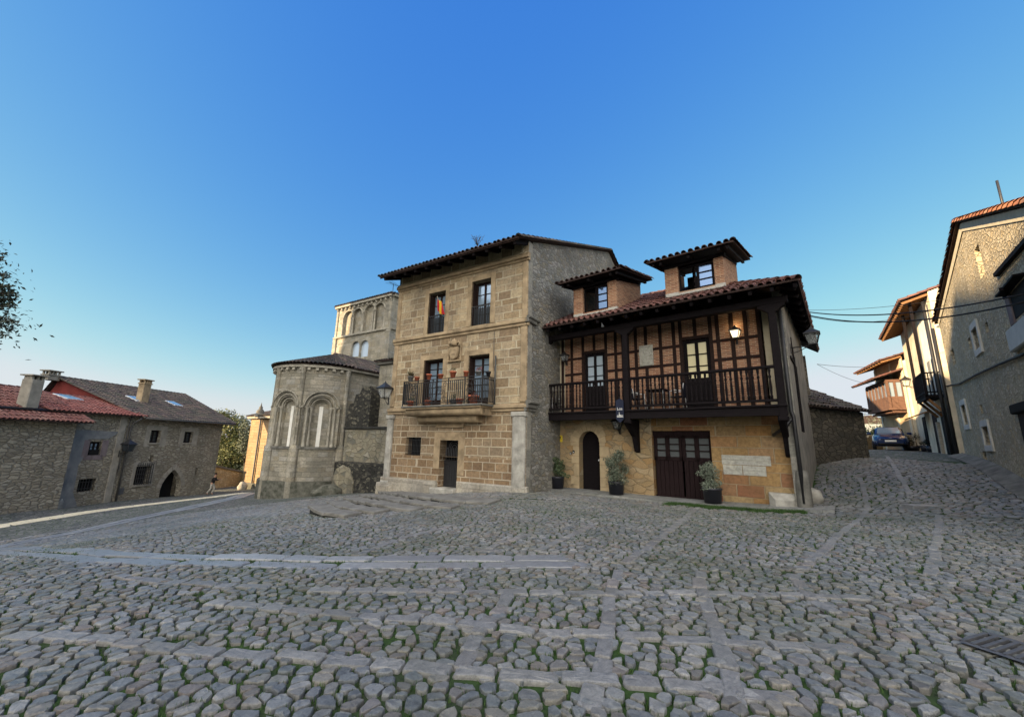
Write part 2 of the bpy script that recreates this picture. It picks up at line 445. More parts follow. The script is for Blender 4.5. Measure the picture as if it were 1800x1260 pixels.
M['rub_house'] = m_rubble('ochre house masonry', [(.31, .235, .135), (.37, .29, .18), (.33, .215, .105), (.40, .335, .225), (.29, .225, .14)], (.36, .29, .19), (2.3, 4.9), stain=(.27, .165, .07), stain_amt=.45, edge=.035, bump=.05)
M['ochre'] = m_ashlar('ochre ashlar', [(.30, .165, .065), (.29, .19, .09), (.34, .22, .10), (.235, .105, .06), (.34, .255, .14), (.27, .185, .095)], (.40, .32, .21), .80, .37, .016, stain=(.20, .12, .055), stain_amt=.5)
M['whiteblock'] = m_ashlar('new white blocks', [(.40, .39, .345), (.45, .44, .39), (.37, .365, .33)], (.50, .48, .42), 1.2, .38, .012, stain=(.40, .41, .40), stain_amt=.4)
M['church'] = m_ashlar('church stone', [(.22, .205, .165), (.28, .255, .205), (.33, .305, .255), (.25, .22, .165), (.30, .285, .25)], (.31, .29, .24), .5, .26, .008, stain=(.12, .115, .10), stain_amt=.6)
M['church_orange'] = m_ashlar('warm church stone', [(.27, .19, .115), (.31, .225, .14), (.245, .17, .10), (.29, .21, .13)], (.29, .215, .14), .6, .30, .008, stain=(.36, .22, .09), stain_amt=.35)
M['black_stone'] = m_rubble('soot black stained stone', [(.04, .04, .037), (.028, .028, .027), (.06, .058, .052), (.15, .14, .11)], (.07, .066, .057), (4.6, 8.0), stain=(.016, .016, .016), stain_amt=.85, big=.7)
M['mossy'] = m_plain('mossy base stone', (.075, .085, .06), .6, 3, .95, .03, col2=(.16, .155, .13))
M['brick'] = m_brick('brick nogging')
M['timber'] = m_wood('dark timber', (.0085, .0065, .0075))
M['timber_brown'] = m_wood('brown timber', (.022, .013, .011))
M['timber_door'] = m_wood('garage door boards', (.017, .010, .0105), (14, 1, 1))
M['timber_grey'] = m_wood('weathered grey wood', (.30, .27, .22))
M['iron'] = m_plain('black iron', (.016, .016, .018), .3, 20, .5, .002, .5)
M['iron_grey'] = m_plain('grey iron', (.06, .06, .065), .3, 20, .5, .002, .5)
M['glass'] = m_glass('window glass', (.30, .40, .52), .5, .08)  # pale blue base colour imitates reflected sky
M['glass_dark'] = m_glass('dark glass', (.05, .06, .07), .5)
M['glass_lamp'] = m_plain('clear lamp glass', (.40, .42, .42), .1, 5, .12, 0, .5)
M['glass_lamp'].node_tree.nodes['Principled BSDF'].inputs['Alpha'].default_value = .35
M['dark'] = m_plain('dark interior', (.008, .008, .008), .2, 4, .95, 0)
M['trim_white'] = m_plain('pale window stone', (.50, .485, .44), .15, 3, .9, .008)
M['tile_red'] = m_isle('red roof tiles', [(.15, .060, .050), (.185, .080, .066), (.125, .053, .046), (.215, .11, .088), (.165, .07, .057)], lichen=(.105, .07, .06), lam=.5)
M['tile_brown'] = m_isle('brown roof tiles', [(.115, .05, .04), (.16, .07, .055), (.09, .045, .04), (.19, .09, .07), (.14, .06, .05)], lichen=(.075, .06, .055), lam=.6)
M['tile_dark'] = m_isle('mossy dark roof tiles', [(.055, .045, .045), (.08, .06, .06), (.10, .075, .065), (.05, .05, .045), (.13, .095, .08)], lichen=(.085, .09, .06), lam=.6)
M['tile_orange'] = m_isle('orange roof tiles', [(.38, .15, .07), (.46, .20, .10), (.33, .12, .06), (.42, .22, .13)], lichen=(.25, .13, .08), lam=.4)
M['tile_bed'] = m_plain('roof bed', (.045, .028, .024), .4, 5, .95, .01)
M['render_blue'] = m_plain('grey blue render', (.17, .18, .20), .35, 1.6, .93, .02, col2=(.25, .25, .24))
M['red_paint'] = m_plain('red painted gable', (.17, .034, .03), .25, 1.5, .85, .01)
M['cream'] = m_plain('cream render', (.58, .51, .39), .25, 1.5, .9, .01)
M['white'] = m_plain('white render', (.74, .72, .66), .1, 2.5, .9, .008)
M['plastic_black'] = m_plain('black plastic pot', (.014, .015, .022), .2, 6, .45, .002, .5)
M['terracotta'] = m_plain('terracotta', (.36, .105, .055), .3, 9, .8, .004)
M['pot_grey'] = m_plain('grey glazed pot', (.16, .155, .145), .35, 12, .6, .003)
M['soil'] = m_plain('potting soil', (.03, .022, .016), .5, 20, .95, .02)
M['leaf'] = m_isle('leaves', [(.030, .055, .022), (.05, .08, .03), (.075, .10, .04), (.02, .04, .018), (.10, .12, .06)], .6, bump=0, spec=.4)
M['leaf_grey'] = m_isle('grey green leaves', [(.075, .095, .06), (.12, .14, .10), (.05, .07, .045), (.17, .19, .14)], .65, bump=0, spec=.35)
M['leaf_warm'] = m_isle('yellow green leaves', [(.06, .075, .02), (.10, .11, .03), (.15, .145, .045), (.04, .055, .018)], .6, bump=0, spec=.35)
M['leaf_dark'] = m_isle('near black leaves', [(.018, .026, .014), (.03, .04, .02), (.022, .03, .02)], .55, bump=0, spec=.35)
M['dry'] = m_isle('dry plant', [(.16, .13, .075), (.11, .10, .05), (.20, .17, .10)], .85, bump=0)
M['bark'] = m_plain('bark', (.07, .055, .04), .4, 8, .95, .02)
M['cable'] = m_plain('black cable', (.012, .012, .013), .1, 5, .6, 0)
M['metal_pipe'] = m_plain('dark zinc pipe', (.05, .048, .045), .35, 6, .55, .002, .5)
M['grass'] = m_isle('grass blades', [(.030, .070, .014), (.045, .095, .02), (.06, .11, .03), (.025, .055, .012)], .7, bump=0)
M['yellow'] = m_plain('yellow sign', (.62, .46, .03), .08, 8, .5, .0, .4)
M['carblue'] = m_plain('dark blue car paint', (.010, .022, .075), .1, 3, .16, 0, .7)
M['chrome'] = m_plain('chrome', (.6, .6, .6), .05, 3, .15, 0, .6, metal=1.0)
M['tyre'] = m_plain('tyre rubber', (.015, .015, .015), .2, 12, .85, .002)
M['skin'] = m_plain('skin', (.35, .20, .14), .1, 6, .6, 0)
M['cloth_dark'] = m_plain('dark jacket', (.015, .013, .014), .2, 9, .85, .003)
M['cloth_pale'] = m_plain('pale trousers', (.34, .32, .28), .15, 9, .85, .003)
M['steel'] = m_plain('pale aluminium', (.70, .71, .72), .06, 8, .4, 0, .5, metal=.1)
M['slate_sling'] = m_plain('navy chair sling', (.012, .014, .03), .2, 20, .8, .002)
# ------------------------------------------------------------------ where the buildings stand
FT = Frame((0.6, 15.5), 147.7)                      # tower house front: u runs left from its right corner
FTS = Frame((0.6, 15.5), 57.7)                      # tower house side: u runs back
FH = Frame((2.16, 17.97), -39.0)                    # balcony house: u runs right
HC = FH.pt(8.55, 0)
FHS = Frame(HC, 51.0)                               # its street side: u runs back
FR = Frame((14.65, 12.0), 49.0)                     # big stone house on the right: u runs up the street
FL = Frame((-27.0, 26.06), 86.0)                    # houses on the left: u runs away
RF = FR.hit(1690, 803)
FS = Frame((RF[0] - .1, RF[1] + .05), 53.0)         # sunny street houses beyond
CA = rad(57.7); CAX = np.array([math.cos(CA), math.sin(CA), 0])     # church axis, away from us
APC = np.array([-13.9, 29.9, 0])                    # centre of the apse
FC = Frame((APC[0], APC[1]), 147.7)

# ------------------------------------------------------------------ the sloping ground
_cp_ = [(0, 0, 0), (-4, 1, -.06), (4, 1, .06), (0, 4, .0), (-5, 5, -.12), (5, 5, .08), (0, 8.5, -.04), (-6, 10, -.35), (6, 9.5, .04), (0, -4, .0), (-8, -4, -.2), (8, -4, .3)]
def _on(fr, pts, w=0.0):
    for p in pts: _cp_.append(tuple(fr.hit(p[0], p[1], w)))
_on(FT, [(669, 874), (770, 868), (926, 866)])
_on(FH, [(1000, 863), (1060, 869), (1147, 876), (1262, 886), (1400, 894)])
_on(FL, [(2, 899), (110, 893), (200, 881), (300, 873), (368, 868)])
_on(FR, [(1798, 852), (1745, 822), (1692, 804)])
for px, py, Y in ((470, 876, 27.0), (530, 874, 26.6), (590, 869, 25.5), (660, 868, 24.0), (1440, 838, 16.0), (1485, 806, 19.6), (1528, 803, 20.2), (1570, 791, 25.0), (1600, 794, 24.5), (400, 866, 40.0), (430, 862, 41.5), (1560, 786, 40), (-400, 1000, 15), (1550, 792, 22.5)):
    _cp_.append(tuple(atY(px, py, Y)))
_cp_ += [(-45, 20, -3.2), (-45, 45, -3.8), (-22, 60, -3.6), (0, 60, -1.0), (30, 60, 1.9), (45, 30, 2.4), (30, 5, 1.8), (22, -8, 1.0), (-30, -8, -1.5), (-40, 0, -2.4), (0, 40, -1.2)]
_C = np.array(_cp_)
def _tps(a, b):
    r2 = ((a[:, None, :] - b[None]) ** 2).sum(-1); return .5 * r2 * np.log(r2 + 1e-9)
_n = len(_C); _A = np.zeros((_n + 3, _n + 3))
_A[:_n, :_n] = _tps(_C[:, :2], _C[:, :2]) + np.eye(_n) * 1.2
_A[:_n, _n:] = np.c_[np.ones(_n), _C[:, :2]]; _A[_n:, :_n] = _A[:_n, _n:].T
_W = np.linalg.solve(_A, np.r_[_C[:, 2], 0, 0, 0])
def gz(x, y):
    """ground height"""
    x = np.atleast_1d(np.asarray(x, float)); y = np.atleast_1d(np.asarray(y, float))
    xc, yc = np.clip(x, -60, 60), np.clip(y, -15, 75)
    out = np.empty(len(xc))
    for i in range(0, len(xc), 20000):
        P = np.c_[xc[i:i + 20000], yc[i:i + 20000]]
        out[i:i + 20000] = _tps(P, _C[:, :2]) @ _W[:_n] + _W[_n] + P @ _W[_n + 1:]
    return out
def g1(x, y): return float(gz([x], [y])[0])
def on_ground(px, py):
    """the ground point seen at a pixel"""
    d = ray(px, py); t = np.linspace(1.5, 70, 1400)
    P = EYEP[None] + d[None] * t[:, None]
    below = np.nonzero(P[:, 2] < gz(P[:, 0], P[:, 1]))[0]
    return P[below[0]] if len(below) else P[-1]

def smooth_path(pts, step=.25):
    P = np.array(pts, float)[:, :2]
    seg = np.linalg.norm(np.diff(P, axis=0), axis=1); s = np.r_[0, np.cumsum(seg)]
    q = np.arange(0, s[-1], step)
    return np.c_[np.interp(q, s, P[:, 0]), np.interp(q, s, P[:, 1])]
def px_path(pxs): return smooth_path([on_ground(*p) for p in pxs])

# lines of larger setts that divide the cobbles into fields (pixels of the photograph -> ground)
BANDS = [px_path(p) for p in (
    [(540, 1042), (700, 1044), (900, 1046), (1100, 1047), (1250, 1048), (1430, 1052), (1560, 1062)],
    [(360, 1068), (500, 1078), (620, 1090), (800, 1100), (900, 1113), (1010, 1122), (1130, 1128), (1260, 1134), (1400, 1142), (1560, 1150)],
    [(20, 1122), (130, 1128), (240, 1140), (330, 1150), (460, 1160), (580, 1170), (700, 1178), (820, 1192), (960, 1204), (1120, 1214), (1260, 1222), (1420, 1240)],
    [(200, 1018), (330, 1030), (480, 1040)],
    [(1085, 1005), (1076, 1050), (1070, 1110), (1060, 1160), (1050, 1215), (1040, 1259)],
    [(893, 1046), (876, 1080), (850, 1110), (828, 1150), (800, 1190)],
    [(1228, 893), (1190, 925), (1140, 965), (1090, 1000)],
    [(1526, 896), (1490, 930), (1450, 968), (1400, 1010)],
    [(1526, 896), (1520, 868), (1512, 840)],
    [(1652, 906), (1648, 950), (1642, 990), (1632, 1022)],
    [(1600, 870), (1580, 835), (1566, 812), (1560, 803)],
    [(1230, 1008), (1240, 1070), (1262, 1130), (1280, 1190), (1300, 1259)],
    [(1390, 1012), (1430, 1060), (1490, 1090)],
    [(800, 925), (700, 950), (640, 975)], [(930, 940), (880, 958), (850, 975)], [(1045, 925), (980, 955), (940, 975)],
)]
SLAB_PATH = px_path([(-60, 968), (60, 972), (180, 981), (300, 986), (420, 988), (560, 990), (700, 991), (840, 990), (960, 989)])
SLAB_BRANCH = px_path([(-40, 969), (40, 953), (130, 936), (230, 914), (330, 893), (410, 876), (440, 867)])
SUN_STRIP = px_path([(-60, 934), (0, 925), (100, 909), (200, 894), (300, 882), (380, 873), (430, 866)])  # strip of sunlight on the ground, laid as pale paving

def dist_to(P, path):
    d = np.full(len(P), 1e9)
    for i in range(0, len(P), 4000):
        q = P[i:i + 4000]; d[i:i + 4000] = np.sqrt(((q[:, None] - path[None]) ** 2).sum(-1).min(1))
    return d

def ground_sheet():
    xs = np.unique(np.r_[-900, -400, -200, -120, np.arange(-90, 91, 3.0), np.arange(-36, 28.1, .5), 120, 200, 400, 900])
    ys = np.unique(np.r_[-300, -100, -40, np.arange(-16, 60, .5), np.arange(60, 96, 3.0), 130, 200, 400, 900])
    X, Y = np.meshgrid(xs, ys); Z = gz(X.ravel(), Y.ravel())
    nx, ny = len(xs), len(ys); i = np.arange(nx * ny).reshape(ny, nx)
    F = np.stack([i[:-1, :-1], i[:-1, 1:], i[1:, 1:], i[1:, :-1]], -1).reshape(-1, 4)
    t = NT('cobble bed'); c = t.coord(False)
    n1, _ = t.noise(c, .32, 5, .6, .3); n2, _ = t.noise(c, 26, 5, .7)
    soil = t.ramp(n2, [(.3, (.018, .017, .015)), (.7, (.05, .046, .04))])
    moss = t.ramp(n2, [(.3, (.014, .032, .007)), (.7, (.045, .085, .02))])
    bed = t.mix(t.ramp(n1, [(.36, (0, 0, 0)), (.52, (1, 1, 1))]), soil, moss)
    w = t.warp(c, 3, .1)
    vd = t.n('TexVoronoi', feature='DISTANCE_TO_EDGE', voronoi_dimensions='2D'); vd.inputs['Scale'].default_value = 4.6; t.l(w, vd.inputs['Vector'])
    vc = t.n('TexVoronoi', feature='F1', voronoi_dimensions='2D'); vc.inputs['Scale'].default_value = 4.6; t.l(w, vc.inputs['Vector'])
    sp = t.n('SeparateColor'); t.l(vc.outputs['Color'], sp.inputs[0])
    st = t.ramp(sp.outputs[0], [(.1, (.085, .09, .095)), (.5, (.13, .13, .128)), (.9, (.175, .172, .165))])
    fm = t.ramp(vd.outputs['Distance'], [(.03, (0, 0, 0)), (.12, (1, 1, 1))])
    cob = t.mix(fm, bed, st)
    # the far part of the plaza is cobbled in the texture, the near part carries real stones
    d = t.n('VectorMath', operation='LENGTH'); t.l(c, d.inputs[0])
    far = t.ramp(t.math('DIVIDE', d.outputs['Value'], 60.0), [(.41, (0, 0, 0)), (.43, (1, 1, 1))])
    col = t.mix(far, bed, cob)
    grassy = t.ramp(t.math('DIVIDE', d.outputs['Value'], 300.0), [(.25, (0, 0, 0)), (.35, (1, 1, 1))])
    col = t.mix(grassy, col, (.10, .11, .05))
    h = t.math('ADD', t.math('MULTIPLY', fm, far), t.math('MULTIPLY', n2, .5))
    m = t.out(col, .95, t.bump(h, .7, .03), .2)
    return tag(np_mesh('ground', np.c_[X.ravel(), Y.ravel(), Z], F, m, smooth=True), kind='structure')
ground_sheet()

def domes(C, R, A, name, mat, height, n_rings=3, lift=0.0, ANG=None):
    """C (N,2) centres, R (N,K) outline radii along K directions starting at angle A"""
    N, K = R.shape
    ang = A[:, None] + (np.arange(K)[None] * 2 * np.pi / K if ANG is None else ANG)
    dx, dy = np.cos(ang), np.sin(ang)
    rings = [(1.0, -1.4), (.985, .45), (.94, .88), (.78, 1.0)] if n_rings == 4 else [(1.0, -.3), (.95, .6), (.70, 1.0)]
    tilt = RNG.normal(0, .05, (N, 2)) * np.minimum(1, .09 / R.max(1))[:, None] ** 1.5
    V = []
    for sc, hh in rings:
        x = C[:, 0:1] + dx * R * sc; y = C[:, 1:2] + dy * R * sc
        z = height[:, None] * hh + (tilt[:, 0:1] * dx + tilt[:, 1:2] * dy) * R * sc * (hh > 0) + RNG.normal(0, .0022, (N, K))
        V.append(np.stack([x, y, z], -1))
    V.append(np.stack([C[:, 0], C[:, 1], height * 1.03], -1)[:, None])
    V = np.concatenate(V, 1); P = V.shape[1]
    zg = gz(V[..., 0].ravel(), V[..., 1].ravel()).reshape(N, P)
    V[..., 2] += zg + lift
    k = np.arange(K); k2 = (k + 1) % K
    Q = [np.stack([r * K + k, r * K + k2, (r + 1) * K + k2, (r + 1) * K + k], -1) for r in range(len(rings) - 1)]
    F4 = np.concatenate(Q, 0)
    last = (len(rings) - 1) * K
    cen = len(rings) * K
    T = np.stack([last + k, last + k2, np.full(K, cen), np.full(K, cen)], -1)
    base = (np.arange(N) * P)[:, None, None]
    F4 = (F4[None] + base).reshape(-1, 4); T = (T[None] + base).reshape(-1, 4)[:, :3]
    V = V.reshape(-1, 3)
    me = bpy.data.meshes.new(name)
    me.vertices.add(len(V)); me.vertices.foreach_set('co', V.astype(np.float32).ravel())
    nl = len(F4) * 4 + len(T) * 3
    me.loops.add(nl); me.loops.foreach_set('vertex_index', np.r_[F4.ravel(), T.ravel()].astype(np.int32))
    tot = np.r_[np.full(len(F4), 4), np.full(len(T), 3)].astype(np.int32)
    me.polygons.add(len(tot)); me.polygons.foreach_set('loop_start', np.r_[0, np.cumsum(tot)[:-1]].astype(np.int32)); me.polygons.foreach_set('loop_total', tot)
    me.polygons.foreach_set('use_smooth', np.zeros(len(tot), bool)); me.update(calc_edges=True)
    o = bpy.data.objects.new(name, me); COL.objects.link(o); me.materials.append(mat)
    return tag(o, kind='structure')

def m_stone_piece(name, cols, rough, moss):
    t = NT(name); c = t.coord(False)
    gi = t.n('NewGeometry'); k = len(cols)
    col = t.ramp(gi.outputs['Random Per Island'], [((i + .5) / k, q) for i, q in enumerate(cols)])
    f1, _ = t.noise(c, 16, 6, .7, .5); f2, _ = t.noise(c, 75, 5, .7)
    col = t.mix(.75, col, t.ramp(f1, [(.3, (.5, .51, .53)), (.5, (1, 1, 1)), (.72, (1.45, 1.42, 1.36))]), 'MULTIPLY')
    col = t.mix(.6, col, t.ramp(f2, [(.3, (.6, .6, .6)), (.7, (1.3, 1.3, 1.3))]), 'MULTIPLY')
    f3, _ = t.noise(c, .55, 6, .65, .4)
    col = t.mix(t.math('MULTIPLY', t.ramp(f3, [(.45, (0, 0, 0)), (.66, (1, 1, 1))]), .5), col, moss)
    f4, _ = t.noise(c, .23, 3); col = t.mix(.6, col, t.ramp(f4, [(.35, (.78, .79, .82)), (.65, (1.2, 1.18, 1.14))]), 'MULTIPLY')
    rg_ = t.math('MULTIPLY_ADD', f1, .3, rough - .15)
    return t.out(col, rg_, t.bump(t.math('MULTIPLY_ADD', f2, .35, f1), .8, .016), .4)
M['cobble'] = m_stone_piece('cobble stones', [(.125, .135, .142), (.165, .172, .176), (.205, .206, .203), (.105, .113, .122), (.178, .172, .16), (.235, .232, .226), (.142, .15, .16), (.175, .148, .13), (.12, .115, .108), (.21, .195, .17)], .52, (.068, .082, .052))
M['sett'] = m_stone_piece('larger setts', [(.18, .178, .176), (.225, .219, .209), (.20, .20, .20), (.165, .16, .156), (.215, .195, .183)], .5, (.09, .095, .072))
M['slabs'] = m_isle('paving slabs', [(.19, .195, .205), (.235, .24, .248), (.17, .175, .187), (.26, .262, .264)], .42, 14, lichen=(.14, .145, .15), lam=.4, bump=.004, spec=.5)
M['pale_slabs'] = m_isle('pale limestone slabs', [(.70, .62, .44), (.76, .68, .50), (.66, .58, .40)], .55, 10, lam=.0, bump=.004, spec=.4)  # sunlight put into the colour of the paving

FOOT = []      # (frame, u0, u1, w0, w1) areas of walls and pavement where no cobbles lie
def in_foot(P):
    m = np.zeros(len(P), bool)
    for fr, u0, u1, w0, w1 in FOOT:
        q = P - fr.p[None, :2]; u = q @ fr.d[:2]; w = q @ fr.n[:2]
        m |= (u > u0) & (u < u1) & (w > w0) & (w < w1)
    return m

def cobbles():
    sx, sy = .235, .165
    def field(x0, x1, y0, y1, sx, sy):
        nx, ny = int((x1 - x0) / sx), int((y1 - y0) / sy)
        I, J = np.meshgrid(np.arange(nx), np.arange(ny))
        X = x0 + (I + .5 * (J % 2) + RNG.uniform(-.45, .45, I.shape)) * sx
        Y = y0 + (J + RNG.uniform(-.45, .45, I.shape)) * sy
        return I, J, X, Y
    for zone, (x0, x1, y0, y1, sx, sy, dmin, dmax, K) in enumerate(((-16, 16, 1.2, 13.5, .150, .096, 0, 13.5, 11), (-25, 18, 1.5, 25, .22, .145, 13.5, 25.5, 8))):
        I, J, X, Y = field(x0, x1, y0, y1, sx, sy)
        ny, nx = I.shape
        # gentle arcs in the rows
        Yw = Y + .018 * (X ** 2) * np.where(np.abs(X) < 12, 1, .9) * -0.35
        keep = np.ones(I.shape, bool); keep[:2] = keep[-2:] = False; keep[:, :2] = keep[:, -2:] = False
        dist = np.hypot(X, Yw)
        vis = (np.abs(X) < Yw * 1.42 + 4.0) & (Yw > 1.5)
        keep &= vis & (dist >= dmin) & (dist < dmax)
        A0 = RNG.uniform(-.2, .2, I.shape)
        jj, ii = np.nonzero(keep)
        P = np.stack([X[jj, ii], Yw[jj, ii]], -1)
        ok = ~in_foot(P)
        jj, ii, P = jj[ok], ii[ok], P[ok]
        N = len(P)
        A = RNG.uniform(0, 6.28, N)
        ang = A[:, None] + np.arange(K)[None] * 2 * np.pi / K
        D = np.stack([np.cos(ang), np.sin(ang)], -1)
        acc = np.zeros((N, K))
        for dj in (-2, -1, 0, 1, 2):
            for di in (-2, -1, 0, 1, 2):
                if di == 0 and dj == 0: continue
                a, b = np.clip(jj + dj, 0, ny - 1), np.clip(ii + di, 0, nx - 1)
                Q = np.stack([X[a, b], Yw[a, b]], -1) - P
                d2 = (Q ** 2).sum(-1)
                pr = np.maximum((D * Q[:, None]).sum(-1), 0) / (d2[:, None] / 2 + 1e-6)
                acc += pr ** 11
        R = acc ** (-1 / 11.0)
        R = np.minimum(R, .15) * RNG.uniform(.95, 1.05, (N, K)) - RNG.uniform(.006, .018, (N, 1))
        R = np.maximum(R, .02)
        drop = np.zeros(N, bool)
        for b in BANDS: drop |= dist_to(P, b) < .085
        drop |= dist_to(P, SLAB_PATH) < .33
        drop |= dist_to(P, SLAB_BRANCH) < .75
        drop |= RNG.random(N) < .004
        s = ~drop
        hgt = RNG.uniform(.010, .024, N)
        domes(P[s], R[s], A[s], 'cobblestones', M['cobble'], hgt[s], 4 if zone == 0 else 3, lift=.012)
        if zone == 0:
            global GAPS
            GAPS = (P, R, ang)

def sett_row(path, width, l0, l1, mat, name, gap=.02, hgt=.035, double=False, jit=.03):
    """a row of long dressed stones laid end to end along a path"""
    seg = np.linalg.norm(np.diff(path, axis=0), axis=1); s = np.r_[0, np.cumsum(seg)]
    C, R, A, H, AN = [], [], [], [], []
    K = 16
    for off in ((-width / 2, width / 2) if double else (0.0,)):
        q = 0.0
        while q < s[-1] - .05:
            L = random.uniform(l0, l1); wd = width * random.uniform(.86, 1.0) * (1 if not double else random.uniform(.8, 1))
            m = q + L / 2
            x, y = np.interp(m, s, path[:, 0]), np.interp(m, s, path[:, 1])
            x2, y2 = np.interp(m + .1, s, path[:, 0]), np.interp(m + .1, s, path[:, 1])
            x1, y1 = np.interp(m - .1, s, path[:, 0]), np.interp(m - .1, s, path[:, 1])
            a = math.atan2(y2 - y1, x2 - x1)
            x += -math.sin(a) * (off + random.uniform(-jit, jit)); y += math.cos(a) * (off + random.uniform(-jit, jit))
            hx, hy = (L - gap) / 2, (wd - gap) / 2
            c_ = min(hx, hy) * .22
            q_ = [(hx, -hy + c_), (hx, -.3 * hy), (hx, .35 * hy), (hx, hy - c_), (hx - c_, hy), (.5 * hx, hy), (0, hy), (-.5 * hx, hy), (-hx + c_, hy), (-hx, hy - c_), (-hx, .3 * hy), (-hx, -.3 * hy), (-hx, -hy + c_), (-hx + c_, -hy), (0, -hy), (hx - c_, -hy)]
            q_ = np.array(q_) + RNG.normal(0, .006, (K, 2)) * min(1, wd / .2)
            r = np.hypot(q_[:, 0], q_[:, 1]); AN.append(np.unwrap(np.arctan2(q_[:, 1], q_[:, 0])))
            C.append((x, y)); R.append(r); A.append(a + random.uniform(-.04, .04)); H.append(hgt * random.uniform(.85, 1.15))
            q += L
    C, R, A, H, AN = map(np.array, (C, R, A, H, AN))
    return domes(C, R, A, name, mat, H, 4, ANG=AN)
# ------------------------------------------------------------------ shared builders
def tile_roof(name, mat, parent, P0, e, s, poly, pitch=.22, tl=.42, r=.085, bed=M['tile_bed'], flip=False, bed_t=.05, jit=.012):
    """barrel tiles on a sloping plane: P0 origin, e along the eave, s up the slope, poly outline in (s_e, t_s)"""
    P0, e, s = np.array(P0, float), np.array(e, float), np.array(s, float)
    e /= np.linalg.norm(e); s /= np.linalg.norm(s)
    nrm = np.cross(e, s)
    if nrm[2] < 0: nrm = -nrm
    Q = np.array(poly, float)
    x0, x1 = Q[:, 0].min(), Q[:, 0].max()
    n = max(1, int(round((x1 - x0) / pitch))); pitch = (x1 - x0) / n
    V, F = [], []
    K = 5; a = np.linspace(0, math.pi, K + 1); ca, sa = np.cos(a), np.sin(a)
    for c in range(n + 1):
        xc = x0 + c * pitch
        xq = min(max(xc, x0 + .002), x1 - .002)
        ts = []
        for i in range(len(Q)):
            A, B = Q[i], Q[(i + 1) % len(Q)]
            if (A[0] - xq) * (B[0] - xq) < 0: ts.append(A[1] + (B[1] - A[1]) * (xq - A[0]) / (B[0] - A[0]))
        if len(ts) < 2: continue
        t0, t1 = min(ts), max(ts)
        t = t0 - random.uniform(0.0, .03)
        while t < t1 - .05:
            te = min(t + tl * 1.1, t1 + .03)
            o = len(V); dx = random.gauss(0, jit); dz = random.gauss(0, jit * .4)
            for tt, rr, lift in ((t, r * random.uniform(.97, 1.05), .03), (te, r * .84, .006)):
                base = P0 + e * (xc + dx) + s * tt + nrm * (lift + dz)
                for k in range(K + 1): V.append(base + e * (rr * ca[k]) + nrm * (rr * sa[k] * .95))
            m = K + 1
            for k in range(K): F.append((o + k, o + k + 1, o + m + k + 1, o + m + k))
            # thickness of the lower lip
            o2 = len(V); base = P0 + e * (xc + dx) + s * t + nrm * (.03 + dz)
            for k in range(K + 1): V.append(base + e * (r * .82 * ca[k]) + nrm * (r * .78 * sa[k]))
            for k in range(K): F.append((o + k + 1, o + k, o2 + k, o2 + k + 1))
            t += tl
    o = np_mesh(name, np.array(V), np.array(F), mat, parent, smooth=False)
    # the bed of channel tiles under the covers
    b = MB(WORLD); top = [P0 + e * q[0] + s * q[1] + nrm * .012 for q in poly]; bot = [p - nrm * bed_t for p in top]
    W2 = [(p[0], p[2], -p[1]) for p in top + bot]; k = len(poly)
    b.add(W2, [tuple(range(k)), tuple(range(k, 2 * k))[::-1]] + [(i, k + i, k + (i + 1) % k, (i + 1) % k) for i in range(k)])
    b.build('roof_bed', bed, o if parent is None else o)
    return o

def ridge_tiles(mb_pts, mat, parent, name='ridge', r=.11, step=.4):
    """half-round tiles laid along a line of world points"""
    V, F = [], []
    for A, B in zip(mb_pts, mb_pts[1:]):
        A, B = np.array(A, float), np.array(B, float); L = np.linalg.norm(B - A); d = (B - A) / L
        side = np.cross(d, (0, 0, 1.0)); side /= np.linalg.norm(side); up = np.cross(side, d)
        q = 0.0
        while q < L - .05:
            e = min(q + step * 1.1, L + .03); o = len(V)
            for tt, rr in ((q, r), (e, r * .86)):
                for k in range(6):
                    a = math.pi * k / 5; V.append(A + d * tt + side * rr * math.cos(a) + up * (rr * math.sin(a) + (0.02 if rr == r else 0)))
            for k in range(5): F.append((o + k, o + k + 1, o + 6 + k + 1, o + 6 + k))
            q += step
    return np_mesh(name, np.array(V), np.array(F), mat, parent)

def casement(fr, u0, u1, v0, v1, w, parent, name='window', cols=2, rows=4, frame_mat='timber_brown', glass='glass', fw=.055, bar=.022, th=.05, low_panel=0.0, wname=None):
    """a glazed casement: frame, leaf stiles, glazing bars and one sheet of panes; low_panel = solid height at the bottom"""
    mb = MB(fr)
    mb.box(u0, u0 + fw, v0, v1, w - th, w); mb.box(u1 - fw, u1, v0, v1, w - th, w)
    mb.box(u0 + fw, u1 - fw, v1 - fw, v1, w - th, w); mb.box(u0 + fw, u1 - fw, v0, v0 + fw, w - th, w)
    W = (u1 - u0 - 2 * fw) / cols
    for c in range(cols):
        a = u0 + fw + c * W; b = a + W; s = fw * .8
        mb.box(a, a + s, v0 + fw, v1 - fw, w - th * .9, w + .008); mb.box(b - s, b, v0 + fw, v1 - fw, w - th * .9, w + .008)
        mb.box(a + s, b - s, v1 - fw - s, v1 - fw, w - th * .9, w + .008); mb.box(a + s, b - s, v0 + fw, v0 + fw + s + low_panel, w - th * .9, w + .008)
        vb, vt = v0 + fw + s + low_panel, v1 - fw - s
        for r in range(1, rows):
            v = vb + (vt - vb) * r / rows; mb.box(a + s, b - s, v - bar / 2, v + bar / 2, w - th * .8, w + .004)
    o = mb.build(name, M[frame_mat], parent)
    g = MB(fr)
    for c in range(cols):
        a = u0 + fw + c * W; b = a + W; s = fw * .8
        g.poly([(a + s, v0 + fw + s + low_panel, w - th * .55), (b - s, v0 + fw + s + low_panel, w - th * .55), (b - s, v1 - fw - s, w - th * .55), (a + s, v1 - fw - s, w - th * .55)])
    g.build('pane', M[glass], o)
    return o

